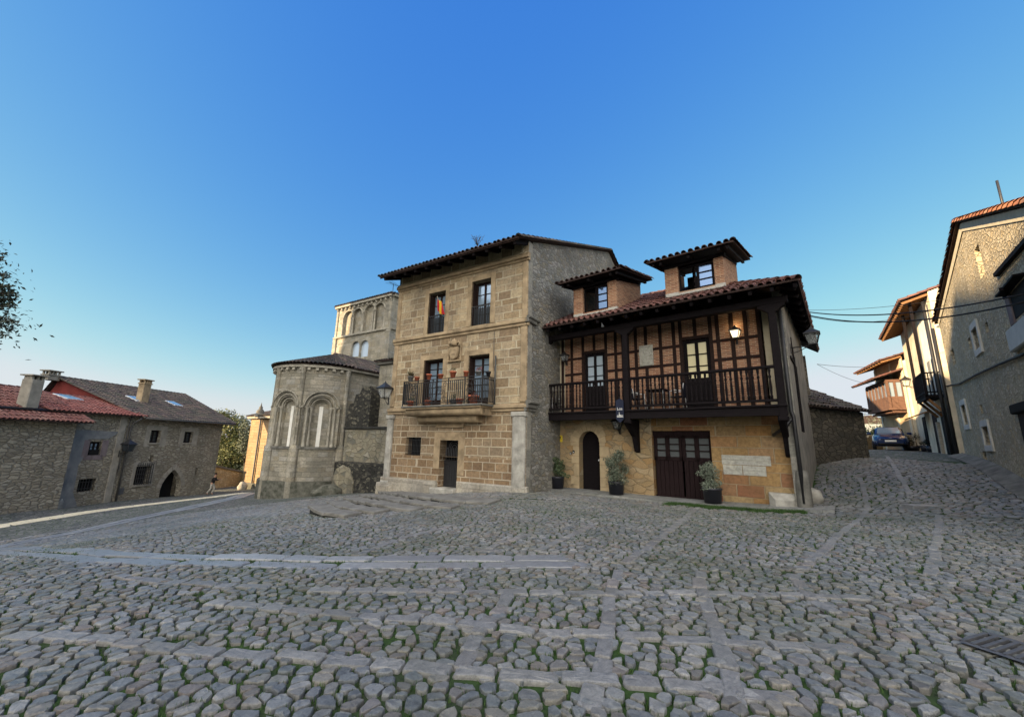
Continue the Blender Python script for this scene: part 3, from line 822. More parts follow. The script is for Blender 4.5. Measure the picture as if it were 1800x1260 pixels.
def iron_bars(mb, u0, u1, v0, v1, w, step=.11, r=.009, horiz=0):
    n = max(2, int((u1 - u0) / step))
    for k in range(n + 1):
        u = u0 + (u1 - u0) * k / n; mb.box(u - r, u + r, v0, v1, w - r, w + r)
    for k in range(horiz):
        v = v0 + (v1 - v0) * (k + .5) / horiz; mb.box(u0, u1, v - r, v + r, w - r * 1.3, w + r * 1.3)

def arch_fill(mb, u0, u1, vs, vt, w, depth=.28, n=12, pointed=0.0):
    """masonry above an arched opening inside the rectangle u0..u1, vs..vt, plus the arch reveal"""
    c = (u0 + u1) / 2; hw = (u1 - u0) / 2
    pts = []
    for k in range(n + 1):
        a = math.pi * (1 - k / n)
        x = c + hw * math.cos(a); y = math.sin(a)
        if pointed: y = y * (1 - pointed) + pointed * (1 - abs(math.cos(a)))
        pts.append((x, vs + (vt - vs) * y))
    for p, q in zip(pts, pts[1:]):
        mb.add([(p[0], p[1], w), (q[0], q[1], w), (q[0], vt, w), (p[0], vt, w)], [(0, 1, 2, 3)]) if max(p[1], q[1]) < vt - 1e-4 or True else None
        mb.add([(p[0], p[1], w), (q[0], q[1], w), (q[0], q[1], w - depth), (p[0], p[1], w - depth)], [(0, 1, 2, 3)], True)
    return pts

def rough_stone(name, mat, c, size, parent=None, seed=0, rot=0.0):
    """an uneven boulder"""
    rg = np.random.default_rng(seed); n, m = 12, 8
    V = []; ph = rg.uniform(0, 6, 6)
    for i in range(m + 1):
        t = math.pi * i / m
        for k in range(n):
            a = 2 * math.pi * k / n
            q = np.array([math.sin(t) * math.cos(a), math.sin(t) * math.sin(a), math.cos(t)])
            q = np.sign(q) * np.abs(q) ** .75
            q *= 1 + .12 * math.sin(3 * q[0] + ph[0] + 2 * q[2]) + .10 * math.sin(4 * q[1] + ph[1]) + .08 * math.sin(6 * q[2] + ph[2] + 3 * q[0])
            q = q * np.array(size) / 2
            x = q[0] * math.cos(rot) - q[1] * math.sin(rot); y = q[0] * math.sin(rot) + q[1] * math.cos(rot)
            V.append((c[0] + x, c[1] + y, c[2] + q[2]))
    F = [(i * n + k, (i + 1) * n + k, (i + 1) * n + (k + 1) % n, i * n + (k + 1) % n) for i in range(m) for k in range(n)]
    return np_mesh(name, np.array(V), np.array(F), mat, parent, smooth=True)

def leaf_cloud(name, mat, parent, clumps, n, size, seed=1, droop=.3, aspect=2.2, ragged=.18):
    """n small leaves through a set of clumps (centre, radii); the edge stays ragged"""
    rg = np.random.default_rng(seed)
    cl = np.array([c[0] for c in clumps], float); rr = np.array([c[1] for c in clumps], float)
    wts = rr.prod(1); wts = wts ** .8; wts /= wts.sum()
    k = rg.choice(len(clumps), n, p=wts)
    d = rg.normal(size=(n, 3)); d /= np.linalg.norm(d, axis=1)[:, None]
    rad_ = rg.uniform(.25, 1.0, n) ** .6 * (1 + ragged * rg.normal(size=n))
    P = cl[k] + d * rad_[:, None] * rr[k]
    nn = d * .6 + rg.normal(size=(n, 3)) * .7 + np.array([0, 0, .5]); nn /= np.linalg.norm(nn, axis=1)[:, None]
    t = rg.normal(size=(n, 3)) + d * .8; t -= nn * (t * nn).sum(1)[:, None]; t /= np.linalg.norm(t, axis=1)[:, None]; b = np.cross(nn, t)
    L = size * rg.uniform(.6, 1.3, n); Wd = L / aspect
    q0 = P - t * L[:, None] / 2; q2 = P + t * L[:, None] / 2
    mid = P + nn * (L * .06)[:, None]
    q1 = mid + b * Wd[:, None] / 2; q3 = mid - b * Wd[:, None] / 2
    V = np.stack([q0, q1, q2, q3], 1).reshape(-1, 3)
    F = np.arange(4 * n).reshape(n, 4)
    return np_mesh(name, V, F, mat, parent)

# ------------------------------------------------------------------ tower house
def tower_house():
    f = FT; base = f.pt(0, g1(0.6, 15.5))
    R = thing('tower_house', 'tall three storey house of tan stone blocks with an iron balcony and dark eave', 'house', (base[0], base[1], base[2]))
    UL = 7.55                                     # left edge
    VE = 9.55                                     # underside of the eave
    win = [f.rect(755, 517, 780, 583), f.rect(830.5, 496, 861, 568)]
    mid = [f.rect(746, 634, 775, 706), f.rect(824, 626, 858, 702)]
    v0m = 3.12
    mid = [(a, b, v0m, d) for a, b, c, d in mid]
    gw = f.rect(714, 768, 738, 808)
    dr = f.rect(774, 773.5, 802, 858.6)
    dr = (dr[0], dr[1], dr[2] - .02, dr[3])
    V1 = 3.05; V2 = f.uv(808, 581)[1] - .12; V3 = f.uv(817, 482)[1]
    # walls in three lifts so that the stone colour can change as it does in the photograph
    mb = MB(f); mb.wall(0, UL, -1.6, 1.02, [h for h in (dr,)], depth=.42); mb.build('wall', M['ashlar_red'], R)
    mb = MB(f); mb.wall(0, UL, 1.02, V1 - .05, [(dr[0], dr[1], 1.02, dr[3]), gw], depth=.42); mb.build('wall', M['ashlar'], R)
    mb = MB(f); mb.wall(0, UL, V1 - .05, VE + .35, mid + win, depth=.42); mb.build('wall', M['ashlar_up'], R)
    # side wall, rough and flaking, its top following the roof
    s = FTS
    mb = MB(s)
    mb.wall(.34, 10.2, -1.2, 9.2, top=None); mb.poly([(.34, 9.2, 0), (10.2, 9.2, 0), (10.2, 13.75, 0), (.34, 9.95, 0)])
    mb.poly([(10.2, -1.2, 0), (15, -1.2, 0), (15, 11.9, 0), (10.2, 13.75, 0)])
    mb.build('side_wall', M['rub_side'], R)
    q = MB(s)                                     # pale corner blocks on the side
    q.wall(0, .34, -1.2, 9.85); q.build('corner_stones', M['ashlar_grey'], R)
    bk = MB(f); bk.wall(0, UL, -2, 11.9, w=-15); bk.build('rear_wall', M['rub_side'], R)
    le = MB(f.moved(u=UL)); fl = Frame(f.pt(UL, 0), 57.7); fl.n = -FTS.n
    le = MB(fl); le.wall(0, 15, -2.2, 9.2); le.poly([(0, 9.2, 0), (15, 9.2, 0), (15, 11.9, 0), (10.2, 13.75, 0), (0, 9.9, 0)]); le.build('side_wall', M['rub_side'], R)
    # string courses and cornice
    for v, h, pr in ((V2, .16, .13), (V2 - .13, .13, .07), (V3, .14, .16), (V3 + .14, .10, .10), (V3 - .10, .10, .07), (V1 - .10, .16, .14), (V1 - .22, .12, .08)):
        MB(f).bbox(-.06, UL + .06, v, v + h, -.05, pr, .03).build('string_course', M['trim'], R)
    for v, h, pr in ((V2, .16, .10), (V1 - .10, .16, .12), (V1 - .22, .12, .06)): MB(s).bbox(-.13, .62, v, v + h, -.05, pr, .03).build('string_course', M['trim_dark'], R)
    MB(s).bbox(-.1, .75, V1 + .06, V1 + .2, .0, .2, .04).build('string_course', M['trim_dark'], R); MB(s).bbox(-.1, .8, V2 + .16, V2 + .28, .0, .16, .04).build('string_course', M['trim_dark'], R)
    # eave frieze band of yellow stone is the wall itself; plinth
    mb = MB(f)
    mb.bbox(-.1, dr[0] - .05, -1.6, f.uv(860, 850)[1], -.05, .13, .05)
    vt = f.uv(730, 842)[1]
    mb.bbox(dr[1] + .06, UL + .14, -2.0, vt, -.05, .15, .05); mb.bbox(dr[1] + .02, dr[1] + .75, -2.0, vt - .05, -.05, .24, .09)
    mb.build('plinth', M['plinth'], R)
    rs = MB(f); rs.bbox(UL - .75, UL + .3, -2.2, vt - .25, -.05, .3, .12); rs.build('plinth_footing', M['plinth'], R)
    # corner pilasters with caps and bases
    for name_m, (ua, ub) in (('trim_pale', (.02, .58)), ('trim_pale', (UL - .36, UL + .0))):
        mb = MB(f)
        mb.bbox(ua, ub, vt - .3, V1 - .24, -.05, .10, .02); mb.bbox(ua + .07, ub - .07, vt - .1, V1 - .40, .05, .125, .02)
        mb.bbox(ua - .06, ub + .06, V1 - .42, V1 - .24, -.05, .16, .03); mb.bbox(ua - .08, ub + .08, vt - .55, vt - .15, -.05, .2, .05)
        mb.build('pilaster', M[name_m], R)
    for ua, ub, va, vb_ in ((.03, .30, V1 + .14, V2 - .14), (.03, .26, V2 + .18, V3 - .12), (UL - .28, UL - .02, V1 + .14, V2 - .14), (UL - .26, UL - .02, V2 + .18, V3 - .12)):
        MB(f).bbox(ua, ub, va, vb_, -.05, .05, .02).build('pilaster', M['trim'], R)
    # window surrounds
    for a, b, c, d in win + mid:
        mb = MB(f)
        mb.bbox(a - .24, a, c, d + .24, -.05, .02, .01); mb.bbox(b, b + .24, c, d + .24, -.05, .02, .01); mb.bbox(a, b, d, d + .24, -.05, .02, .01)
        mb.build('window_surround', M['trim'], R)
    a, b, c, d = dr
    mb = MB(f); mb.bbox(a - .34, a, c + .55, d + .34, -.05, .015, .008); mb.bbox(b, b + .34, c + .75, d + .34, -.05, .015, .008); mb.bbox(a, b, d, d + .34, -.05, .015, .008)
    mb.build('door_surround', M['trim'], R)
    # upper windows
    for a, b, c, d in win:
        o = casement(f, a + .02, b - .02, c, d - .01, -.30, R, rows=4)
        rl = MB(f)
        iron_bars(rl, a + .03, b - .03, c + .03, c + (d - c) * .42, -.04, .1, .009); rl.box(a, b, c + (d - c) * .42, c + (d - c) * .42 + .03, -.06, -.025)
        iron_bars(rl, a + .03, b - .03, c + .05, c + (d - c) * .40, -.16, .06, .012)
        rl.build('window_rail', M['iron'], R)
        sh = MB(f); sh.box(b - .05, b - .015, c + .02, d - .03, -.28, -.05); sh.build('shutter', M['timber_brown'], R)
    for a, b, c, d in mid:
        casement(f, a + .02, b - .02, c, d - .01, -.30, R, rows=6, low_panel=.25)
        sh = MB(f); sh.box(b - .055, b - .02, c + .02, d - .03, -.29, -.04)
        for k in range(5): sh.box(b - .06, b - .015, c + .15 + k * .36, c + .43 + k * .36, -.25, -.08)
        sh.build('shutter', M['timber_brown'], R)
    # barred ground window
    a, b, c, d = gw
    o = MB(f); o.box(a, b, c, d, -.46, -.40); o.build('window_back', M['dark'], R)
    rl = MB(f); iron_bars(rl, a + .02, b - .1, c, d, -.12, .085, .010, 4); rl.build('window_grille', M['iron'], R)
    # street door with an ironwork upper half
    a, b, c, d = dr
    o = MB(f); o.box(a, b, c, c + .93, -.40, -.33); o.box(a, b, c + .93, c + 1.10, -.42, -.31)
    for k in range(8): o.box(a + .04 + k * (b - a - .08) / 7 - .012, a + .04 + k * (b - a - .08) / 7 + .012, c + .04, c + .9, -.33, -.315)
    dd = o.build('door', M['iron'], R)
    o = MB(f); o.box(a, b, c + 1.10, d, -.48, -.44); o.build('door_back', M['dark'], dd)
    o = MB(f); iron_bars(o, a + .08, b - .08, c + 1.10, c + 1.62, -.36, .085, .009)
    cx = (a + b) / 2
    for r_ in (.30, .22, .12):
        o.tube([(cx + r_ * math.cos(t), c + 1.62 + r_ * math.sin(t), -.36) for t in np.linspace(0, math.pi, 12)], .011, 5)
    for sg in (-1, 1): o.tube([(cx + sg * (b - a) * .46, c + .93, -.36), (cx + sg * (b - a) * .46, d - .4, -.36), (cx + sg * (b - a) * .36, d - .3, -.36)], .014, 5)
    o.build('door_grille', M['iron_grey'], dd)
    o = MB(f); o.bbox(a - .12, b + .16, -.9, c + .015, -.3, .36, .03); o.build('door_step', M['trim_pale'], R)
    # carved panel over the door
    a, b, c, d = f.rect(768.5, 733, 816, 751.5)
    o = MB(f); o.bbox(a, b, c, c + .05, 0, .09); o.bbox(a, b, d - .05, d, 0, .09); o.bbox(a, a + .13, c, d, 0, .085, .03); o.bbox(b - .13, b, c, d, 0, .085, .03); o.bbox(a, b, c, d, 0, .04)
    cu = (a + b) / 2
    o.prism([(cu + .42 * math.cos(t), c - .40 + .26 * math.sin(t)) for t in np.linspace(0, math.pi, 14)], 0, .03)
    o.build('inscription_panel', M['trim'], R)
    # coat of arms
    a, b, c, d = f.rect(790.5, 596, 811, 635)
    o = MB(f); cu = (a + b) / 2; hw = (b - a) / 2
    o.bbox(a - .02, b + .02, c, c + .07, 0, .11); o.bbox(b - .06, b + .02, c + .05, d - .1, 0, .10, .03); o.bbox(a - .02, a + .06, c + .05, d - .1, 0, .10, .03)
    sh = [(cu - hw * .72, d - .42), (cu + hw * .72, d - .42), (cu + hw * .78, c + .45), (cu + hw * .5, c + .18), (cu, c + .08), (cu - hw * .5, c + .18), (cu - hw * .78, c + .45)]
    o.prism(sh, 0, .12); o.prism([(cu + (x - cu) * .8, (c + d) / 2 + (y - (c + d) / 2) * .82 - .06) for x, y in sh], .11, .145)
    o.lathe((cu, .10), [(.0, d - .40), (.15, d - .36), (.17, d - .24), (.10, d - .12), (.0, d - .05)], 10)
    for sg in (-1, 1): o.tube([(cu + sg * .12, d - .3, .1), (cu + sg * .26, d - .2, .1), (cu + sg * .33, d - .34, .1), (cu + sg * .24, d - .42, .1)], .05, 6)
    for k in range(3): o.bbox(cu - .16, cu + .16, c + .3 + k * .2, c + .38 + k * .2, .13, .16, .02)
    o.build('coat_of_arms', M['trim'], R)
    # balcony on a two-roll stone corbel
    ua, ub = 1.50, f.uv(711, 690, .8)[0]
    o = MB(f); o.bbox(ua - .05, ub + .05, V1 - .02, V1 + .06, -.02, .92, .02)
    bl = o.build('balcony', M['trim_dark'], R)
    o = MB(f)
    for rr, vv, ww, sh_ in ((.17, V1 - .19, .62, .12), (.16, V1 - .47, .30, .55)):
        o.tube([(ua + sh_, vv, ww), (ub - sh_, vv, ww)], rr, 10)
        o.box(ua + sh_, ub - sh_, vv - rr, vv + rr, -.02, ww)
        nseg = 6
        for k in range(1, nseg):
            u = ua + sh_ + (ub - ua - 2 * sh_) * k / nseg; o.tube([(u - .012, vv, ww), (u + .012, vv, ww)], rr + .006, 10)
    o.box(ua + .05, ub - .05, V1 - .08, V1 - .02, -.02, .86)
    o.build('balcony_corbel', M['trim'], bl)
    rl = MB(f); vb, vt2 = V1 + .14, V1 + 1.12; w1 = .86
    def scroll(u, w, c, r, turns=1.4, n=14, sg=1):
        rl.tube([(u + sg * (r * (1 - .7 * t)) * math.cos(t * turns * 6.28), c + (r * (1 - .7 * t)) * math.sin(t * turns * 6.28), w) for t in np.linspace(0, 1, n)], .013, 4)
    for v in (vb, vt2, vt2 - .10): rl.box(ua, ub, v, v + .025, w1 - .02, w1 + .02)
    for u in (ua, ub):
        for v in (vb, vt2, vt2 - .1): rl.box(u - .015, u + .015, v, v + .025, 0, w1)
        for k in range(9):
            w = .05 + k * (w1 - .1) / 8; rl.box(u - .012, u + .012, vb, vt2, w - .012, w + .012)
    L = ub - ua
    n = 40
    for k in range(n + 1):
        u = ua + L * k / n; fr_ = k / n
        pan = any(abs(fr_ - c) < .055 for c in (.14, .86)) or abs(fr_ - .5) < .09
        if k in (0, n) or (abs(fr_ - .2) < .013 or abs(fr_ - .8) < .013 or abs(fr_ - .4) < .013 or abs(fr_ - .6) < .013):
            rl.box(u - .018, u + .018, V1 + .05, vt2 + .03, w1 - .018, w1 + .018)
        elif not pan: rl.box(u - .013, u + .013, vb, vt2 - .08, w1 - .013, w1 + .013)
    for c_, wd in ((.14, .2), (.5, .34), (.86, .2)):
        cu = ua + L * c_
        rl.tube([(cu + wd * .75 * math.cos(t), (vb + vt2) / 2 - .05 + .26 * math.sin(t), w1) for t in np.linspace(0, 6.28, 18)], .010, 4)
        for sx in (-1, 1):
            for sy in (-1, 1): scroll(cu + sx * wd * .72, w1, (vb + vt2) / 2 - .05 + sy * .30, .12, sg=sx)
            scroll(cu + sx * wd * .25, w1, (vb + vt2) / 2 - .05, .13, sg=sx)
    rl.build('balcony_railing', M['iron'], bl)
    # eave: rafters, boards, fascia and the tiled roof
    OV = 1.0; ve = f.uv(915, 418, OV)[1]; ve2 = f.uv(684, 486, OV)[1]; ve = (ve + ve2) / 2
    sl = math.tan(rad(21.0))
    o = MB(f); o.add([(-.12, ve, OV), (UL + .25, ve, OV), (UL + .25, ve + sl * OV, 0), (-.12, ve + sl * OV, 0)], [(0, 1, 2, 3)])
    o.build('eave_boards', M['timber'], R)
    for k in range(12):
        u = .1 + k * (UL - .1) / 11
        o = MB(f); o.beam((u, ve - .07, OV - .03), (u, ve + sl * OV - .07, -.02), .13, .15); o.build('rafter', M['timber'], R)
    o = MB(f); o.box(-.14, UL + .27, ve - .035, ve + .03, OV, OV + .03); o.build('fascia', M['timber_brown'], R)
    e = f.d; P0 = np.array(f.pt(-.16, ve + .05, OV + .08)); sv = -f.n * math.cos(rad(21)) + np.array([0, 0, math.sin(rad(21))])
    LS = (10.2 + OV + .08) / math.cos(rad(21))
    rf = tile_roof('roof', M['tile_dark'], R, P0, e, sv, [(0, 0), (UL + .45, 0), (UL + .45, LS), (0, LS)], pitch=.23, tl=.5, r=.09)
    top = P0 + sv * LS; sv2 = -f.n * math.cos(rad(21)) - np.array([0, 0, math.sin(rad(21))])
    tile_roof('roof', M['tile_dark'], R, top, e, sv2, [(0, 0), (UL + .45, 0), (UL + .45, 5.2), (0, 5.2)], pitch=.23, tl=.5, r=.09)
    ridge_tiles([P0 + e * .02, P0 + e * .02 + sv * LS, P0 + e * .02 + sv * LS + sv2 * 5], M['tile_dark'], rf, 'verge', .13)
    ridge_tiles([top, top + e * (UL + .4)], M['tile_dark'], rf, 'ridge', .13)
    # rain pipe on the front
    o = MB(f); u = f.uv(869.5, 640)[0]
    o.tube([(u, V2 - .2, .09), (u, 4.6, .09)], .012, 5); o.tube([(u - .1, 5.1, .09), (u - .1, V1, .09)], .035, 6); o.build('cable_conduit', M['metal_pipe'], R)
    return R
FOOT += [(FT, -.1, 7.9, -15, .10)]
TOWER = tower_house()

def wall_lantern(name, label, fr, u, v, w0, parent=None, size=.5, arm=.45, pole=.0, group=None, glass='glass_lamp', body='iron'):
    """four-sided street lantern on a scrolled bracket; v = bottom of the glass"""
    loc = fr.pt(u, v, w0)
    t = thing(name, label, 'lantern', loc, group)
    s = size; w = w0 + arm
    o = MB(fr)
    o.box(u - .03, u + .03, v - .5 * s, v - .05 * s + .1, w0, w0 + .025)
    o.tube([(u, v - .12 * s, w0), (u, v - .12 * s, w)], .018, 6)
    o.tube([(u, v - .5 * s, w0 + .02), (u, v - .42 * s, w0 + arm * .35), (u, v - .2 * s, w0 + arm * .7), (u, v - .12 * s, w0 + arm * .85)], .013, 5)
    o.tube([(u, v - .12 * s, w), (u, v, w)], .025, 6)
    o.build('bracket', M[body], t)
    o = MB(fr)
    b, tp, h = .22 * s, .38 * s, .62 * s
    for sx in (-1, 1):
        for sw in (-1, 1): o.tube([(u + sx * b, v, w + sw * b), (u + sx * tp, v + h, w + sw * tp)], .014, 5)
    o.box(u - b - .015, u + b + .015, v - .03, v, w - b - .015, w + b + .015)
    o.box(u - tp - .03, u + tp + .03, v + h, v + h + .035, w - tp - .03, w + tp + .03)
    fr_o = o.build('frame', M[body], t)
    o = MB(fr); k = .92
    V = [(u + sx * r * k, vv, w + sw * r * k) for r, vv in ((b, v + .01), (tp, v + h)) for sx, sw in ((-1, -1), (1, -1), (1, 1), (-1, 1))]
    o.add(V, [(i, (i + 1) % 4, 4 + (i + 1) % 4, 4 + i) for i in range(4)]); o.build('glass', M[glass], t)
    o = MB(fr)
    q = tp + .07 * s
    V = [(u + sx * r, vv, w + sw * r) for r, vv in ((q, v + h + .03), (q * .38, v + h + .30 * s), (q * .30, v + h + .33 * s), (.03, v + h + .46 * s)) for sx, sw in ((-1, -1), (1, -1), (1, 1), (-1, 1))]
    o.add(V, [(i + 4 * j, (i + 1) % 4 + 4 * j, 4 + (i + 1) % 4 + 4 * j, 4 + i + 4 * j) for j in range(3) for i in range(4)] + [(12, 13, 14, 15)])
    o.lathe((u, w), [(.025, v + h + .44 * s), (.05 * s, v + h + .5 * s), (.0, v + h + .6 * s)], 8)
    o.build('cap', M[body], t)
    return t
# ------------------------------------------------------------------ balcony house
GW = 1.10                                        # how far the gallery stands out
UR = 8.55
def roof_at(px, py, P0, nrm):
    d = ray(px, py); t = ((P0 - EYEP) @ nrm) / (d @ nrm); return EYEP + d * t
def balcony_house():
    f = FH; b0 = f.pt(4.2, g1(*f.pt(4.2, 0)[:2]))
    R = thing('balcony_house', 'stone and brick house with a dark timber gallery, two dormers and an arched door', 'house', b0)
    arch = f.rect(1017.5, 757, 1055.5, 859); arch = (arch[0], arch[1], -.35, arch[3])
    gar = f.rect(1145, 757, 1257, 876); gar = (gar[0], gar[1], -.45, gar[3])
    VF = 2.86                                     # gallery floor level (top of beam)
    mb = MB(f)
    us = (arch[0] + arch[1]) / 2; vs = arch[3] - (arch[1] - arch[0]) / 2
    mb.wall(-.6, gar[0], -1.0, VF, [(arch[0], arch[1], -1.0, arch[3])], depth=.35)
    arch_fill(mb, arch[0], arch[1], vs, arch[3], 0, .35, 14)
    mb.build('ground_floor_wall', M['rub_house'], R)
    mb = MB(f)
    mb.wall(gar[0], 8.55, -1.2, VF, [(gar[0] - 1e-4, gar[1], -1.2, gar[3])], depth=.3)
    mb.build('ground_floor_wall', M['ochre'], R)
    # arch ring of wedge stones
    mb = MB(f); hw = (arch[1] - arch[0]) / 2; n = 9
    for k in range(n):
        a0, a1 = math.pi * k / n + .012, math.pi * (k + 1) / n - .012; ro = hw + .30 + .06 * ((k * 7) % 3)
        mb.prism([(us + hw * 1.0 * math.cos(a0), vs + hw * math.sin(a0)), (us + ro * math.cos(a0), vs + ro * math.sin(a0)), (us + ro * math.cos(a1), vs + ro * math.sin(a1)), (us + hw * math.cos(a1), vs + hw * math.sin(a1))], -.05, .02)
    mb.build('arch_ring', M['trim_gold'], R)
    for sg, uu in ((-1, arch[0]), (1, arch[1])):
        v = -.4; k = 0
        mb = MB(f)
        while v < vs - .05:
            h = [.42, .34, .5, .3][k % 4]; wd = [.28, .4, .24, .36][(k + (sg > 0)) % 4]; h = min(h, vs - v)
            mb.bbox(min(uu, uu + sg * wd), max(uu, uu + sg * wd), v + .008, v + h - .008, -.05, .018, .01); v += h; k += 1
        mb.build('door_jamb', M['trim_gold'], R)
    # the white replaced blocks
    a, b, c, d = f.rect(1268, 799, 1358, 838)
    mb = MB(f); mb.bbox(a, b, (c + d) / 2 + .006, d, -.02, .018, .008); mb.bbox(a + .02, a + (b - a) * .42, c, (c + d) / 2 - .006, -.02, .018, .008); mb.bbox(a + (b - a) * .43, b - .15, c, (c + d) / 2 - .006, -.02, .018, .008)
    mb.build('replaced_blocks', M['whiteblock'], R)
    # doors
    o = MB(f)
    o.box(arch[0] - .02, arch[1] + .02, -.6, vs + hw + .05, -.40, -.34)
    for k in range(7):
        u = arch[0] + (arch[1] - arch[0]) * (k + .5) / 7; o.bbox(u - .082, u + .082, -.5, vs + hw - .05, -.345, -.318, .006)
    dd = o.build('arched_door', M['timber'], R)
    o = MB(f); o.lathe((arch[1] - .18, -.28), [(0, .98), (.03, 1.0), (.03, 1.05), (0, 1.07)], 8); o.build('door_knob', M['steel'], dd)
    o = MB(f); o.bbox(arch[0] - .1, arch[1] + .1, -1.0, g1(*f.pt(us, 0)[:2]) + .07, -.36, .3, .02); o.build('door_step', M['trim_dark'], R)
    a, b, c, d = gar
    o = MB(f); bw = (b - a) / 2; vb = f.uv(1200, 810)[1]
    o.box(a, b, d - .16, d, -.3, -.10)
    for s in range(2):
        ua = a + s * bw
        for k in range(6):
            u = ua + .04 + (bw - .06) * (k + .5) / 6; hw2 = (bw - .06) / 12
            o.bbox(u - hw2 + .004, u + hw2 - .004, c + .3, vb, -.24, -.17, .012)
        o.box(ua + .01, ua + bw - .01, vb, vb + .13, -.24, -.15)
        o.box(ua + .01, ua + .13, vb, d - .16, -.24, -.15); o.box(ua + bw - .10, ua + bw - .01, vb, d - .16, -.24, -.15)
        um = ua + bw / 2; o.box(um - .075, um + .075, vb, d - .16, -.24, -.15); o.box(ua, ua + bw, d - .26, d - .16, -.24, -.15)
        for r in (1, 2):
            v = vb + .13 + (d - .26 - vb - .13) * r / 3; o.box(ua + .1, ua + bw - .08, v - .02, v + .02, -.22, -.16)
    o.box(a - .0, b, c + .18, c + .36, -.24, -.16)
    dd = o.build('garage_door', M['timber_door'], R)
    for s in range(2):
        ua = a + s * bw; um = ua + bw / 2
        for x0, x1 in ((ua + .13, um - .075), (um + .075, ua + bw - .10)):
            g = MB(f); g.poly([(x0, vb + .13, -.205), (x1, vb + .13, -.205), (x1, d - .26, -.205), (x0, d - .26, -.205)]); g.build('pane', M['glass_curtain'], dd)
            g = MB(f); m = 12
            V = [(x0 + (x1 - x0) * k / m, vv, -.222 + (.004 if k % 2 else -.008)) for vv in (vb + .13, d - .26) for k in range(m + 1)]
            g.add(V, [(k, k + 1, m + 2 + k, m + 1 + k) for k in range(m)]); g.build('curtain', M['curtain'], dd)
    # gallery: floor beams, joists, boards
    a, b = f.uv(957, 720, GW)[0], f.uv(1385, 712, GW)[0]
    UA, UB = a - .1, 8.32
    o = MB(f); o.box(UA, UB + .1, VF - .27, VF + .02, GW - .22, GW); o.bbox(UA, UB + .12, VF - .02, VF + .05, GW - .04, GW + .05, .015); o.build('gallery_beam', M['timber'], R)
    o = MB(f); o.box(UA, UB, VF - .0, VF + .045, -.1, GW - .045); o.build('gallery_floor', M['timber'], R)
    for k in range(15):
        u = UA + .2 + k * (UB - UA - .4) / 14; o = MB(f); o.box(u - .06, u + .06, VF - .18, VF - .003, -.1, GW - .22); o.build('joist', M['timber'], R)
    # braces under the posts
    for pu in (f.uv(976, 792)[0], f.uv(1122, 792)[0], f.uv(1387, 795)[0]):
        o = MB(f)
        vb_ = 1.44
        pts = [(.0, vb_ - .06), (.17, vb_), (.36, vb_ + .52), (GW - .04, VF - .42), (GW - .04, VF - .27), (.0, VF - .27), (.0, vb_ + .3)]
        V = [(pu + s * .085, y, x) for s in (-1, 1) for x, y in pts]; m = len(pts)
        o.add(V, [tuple(range(m)), tuple(range(m, 2 * m))[::-1]] + [(k, m + k, m + (k + 1) % m, (k + 1) % m) for k in range(m)])
        o.build('brace', M['timber'], R)
    # posts with carved bolsters, head beam
    VB = f.uv(1160, 560, GW)[1] - .17
    posts = [f.uv(955.5, 650, GW)[0], f.uv(1099, 650, GW)[0], f.uv(1364, 620, GW)[0]]
    for pu in posts:
        o = MB(f); o.bbox(pu - .105, pu + .105, VF - .4, VB, GW - .2, GW + .015, .025)
        o.prism([(pu - .36, VB + .02), (pu - .36, VB - .05), (pu - .26, VB - .10), (pu - .11, VB - .22), (pu + .11, VB - .22), (pu + .26, VB - .10), (pu + .36, VB - .05), (pu + .36, VB + .02)], GW - .19, GW + .01)
        o.bbox(pu - .13, pu + .13, VF - .44, VF - .30, GW - .21, GW + .03, .03)
        o.build('post', M['timber'], R)
    o = MB(f); o.bbox(UA, 8.75, VB + .02, VB + .24, GW - .22, GW + .01, .02); o.build('head_beam', M['timber'], R)
    # rail and turned balusters
    VR = 4.10
    o = MB(f); o.bbox(UA, UB, VR - .09, VR, GW - .13, GW - .01, .02); o.bbox(UA, UB, VF + .14, VF + .22, GW - .12, GW - .02, .01); o.build('handrail', M['timber'], R)
    nb = 56
    prof = [(.02, 0), (.034, .0), (.034, .10), (.022, .12), (.030, .18), (.034, .34), (.026, .52), (.020, .60), (.034, .63), (.034, .68), (.018, .71), (.030, .80), (.034, .82), (.034, .90), (.0, .90)]
    for k in range(nb):
        u = UA + .1 + (UB - UA - .2) * k / (nb - 1)
        if min(abs(u - q) for q in posts) < .14: continue
        o = MB(f)
        h0, hs = VF + .22, (VR - .09 - VF - .22) / .9
        o.lathe((u, GW - .07), [(r * 1.15, h0 + t * hs) for r, t in prof], 6); o.build('baluster', M['timber'], R)
    # timber framed wall with brick infill behind the gallery
    V2 = VB + .55
    d1 = f.rect(1027, 623, 1065, 700); d2 = f.rect(1199.5, 599, 1254, 690)
    d1 = (d1[0], d1[1], VF + .05, d1[3]); d2 = (d2[0], d2[1], VF + .05, d2[3])
    UE = f.uv(1337, 600)[0]
    mb = MB(f); mb.wall(.28, UE, VF, V2, [d1, d2], depth=.2); mb.build('gallery_wall', M['brick'], R)
    o = MB(f); o.box(-.3, .28, VF, V2, -.25, .0); o.build('gallery_end_wall', M['cream_dark'], R)
    o = MB(f); o.box(UE + .1, 8.3, VF, V2, -.25, -.005); o.build('gallery_end_wall', M['cream_dark'], R)
    studs = [f.uv(x, 640)[0] for x in (973, 989.5, 1005.5, 1083, 1096, 1119, 1137, 1163, 1187, 1266, 1292, 1317, 1341)]
    studs += [d1[0] - .06, d1[1] + .06, d2[0] - .06, d2[1] + .06]
    for u in studs:
        o = MB(f); o.bbox(u - .062, u + .062, VF, V2, -.05, .032, .012); o.build('stud', M['timber_brown'], R)
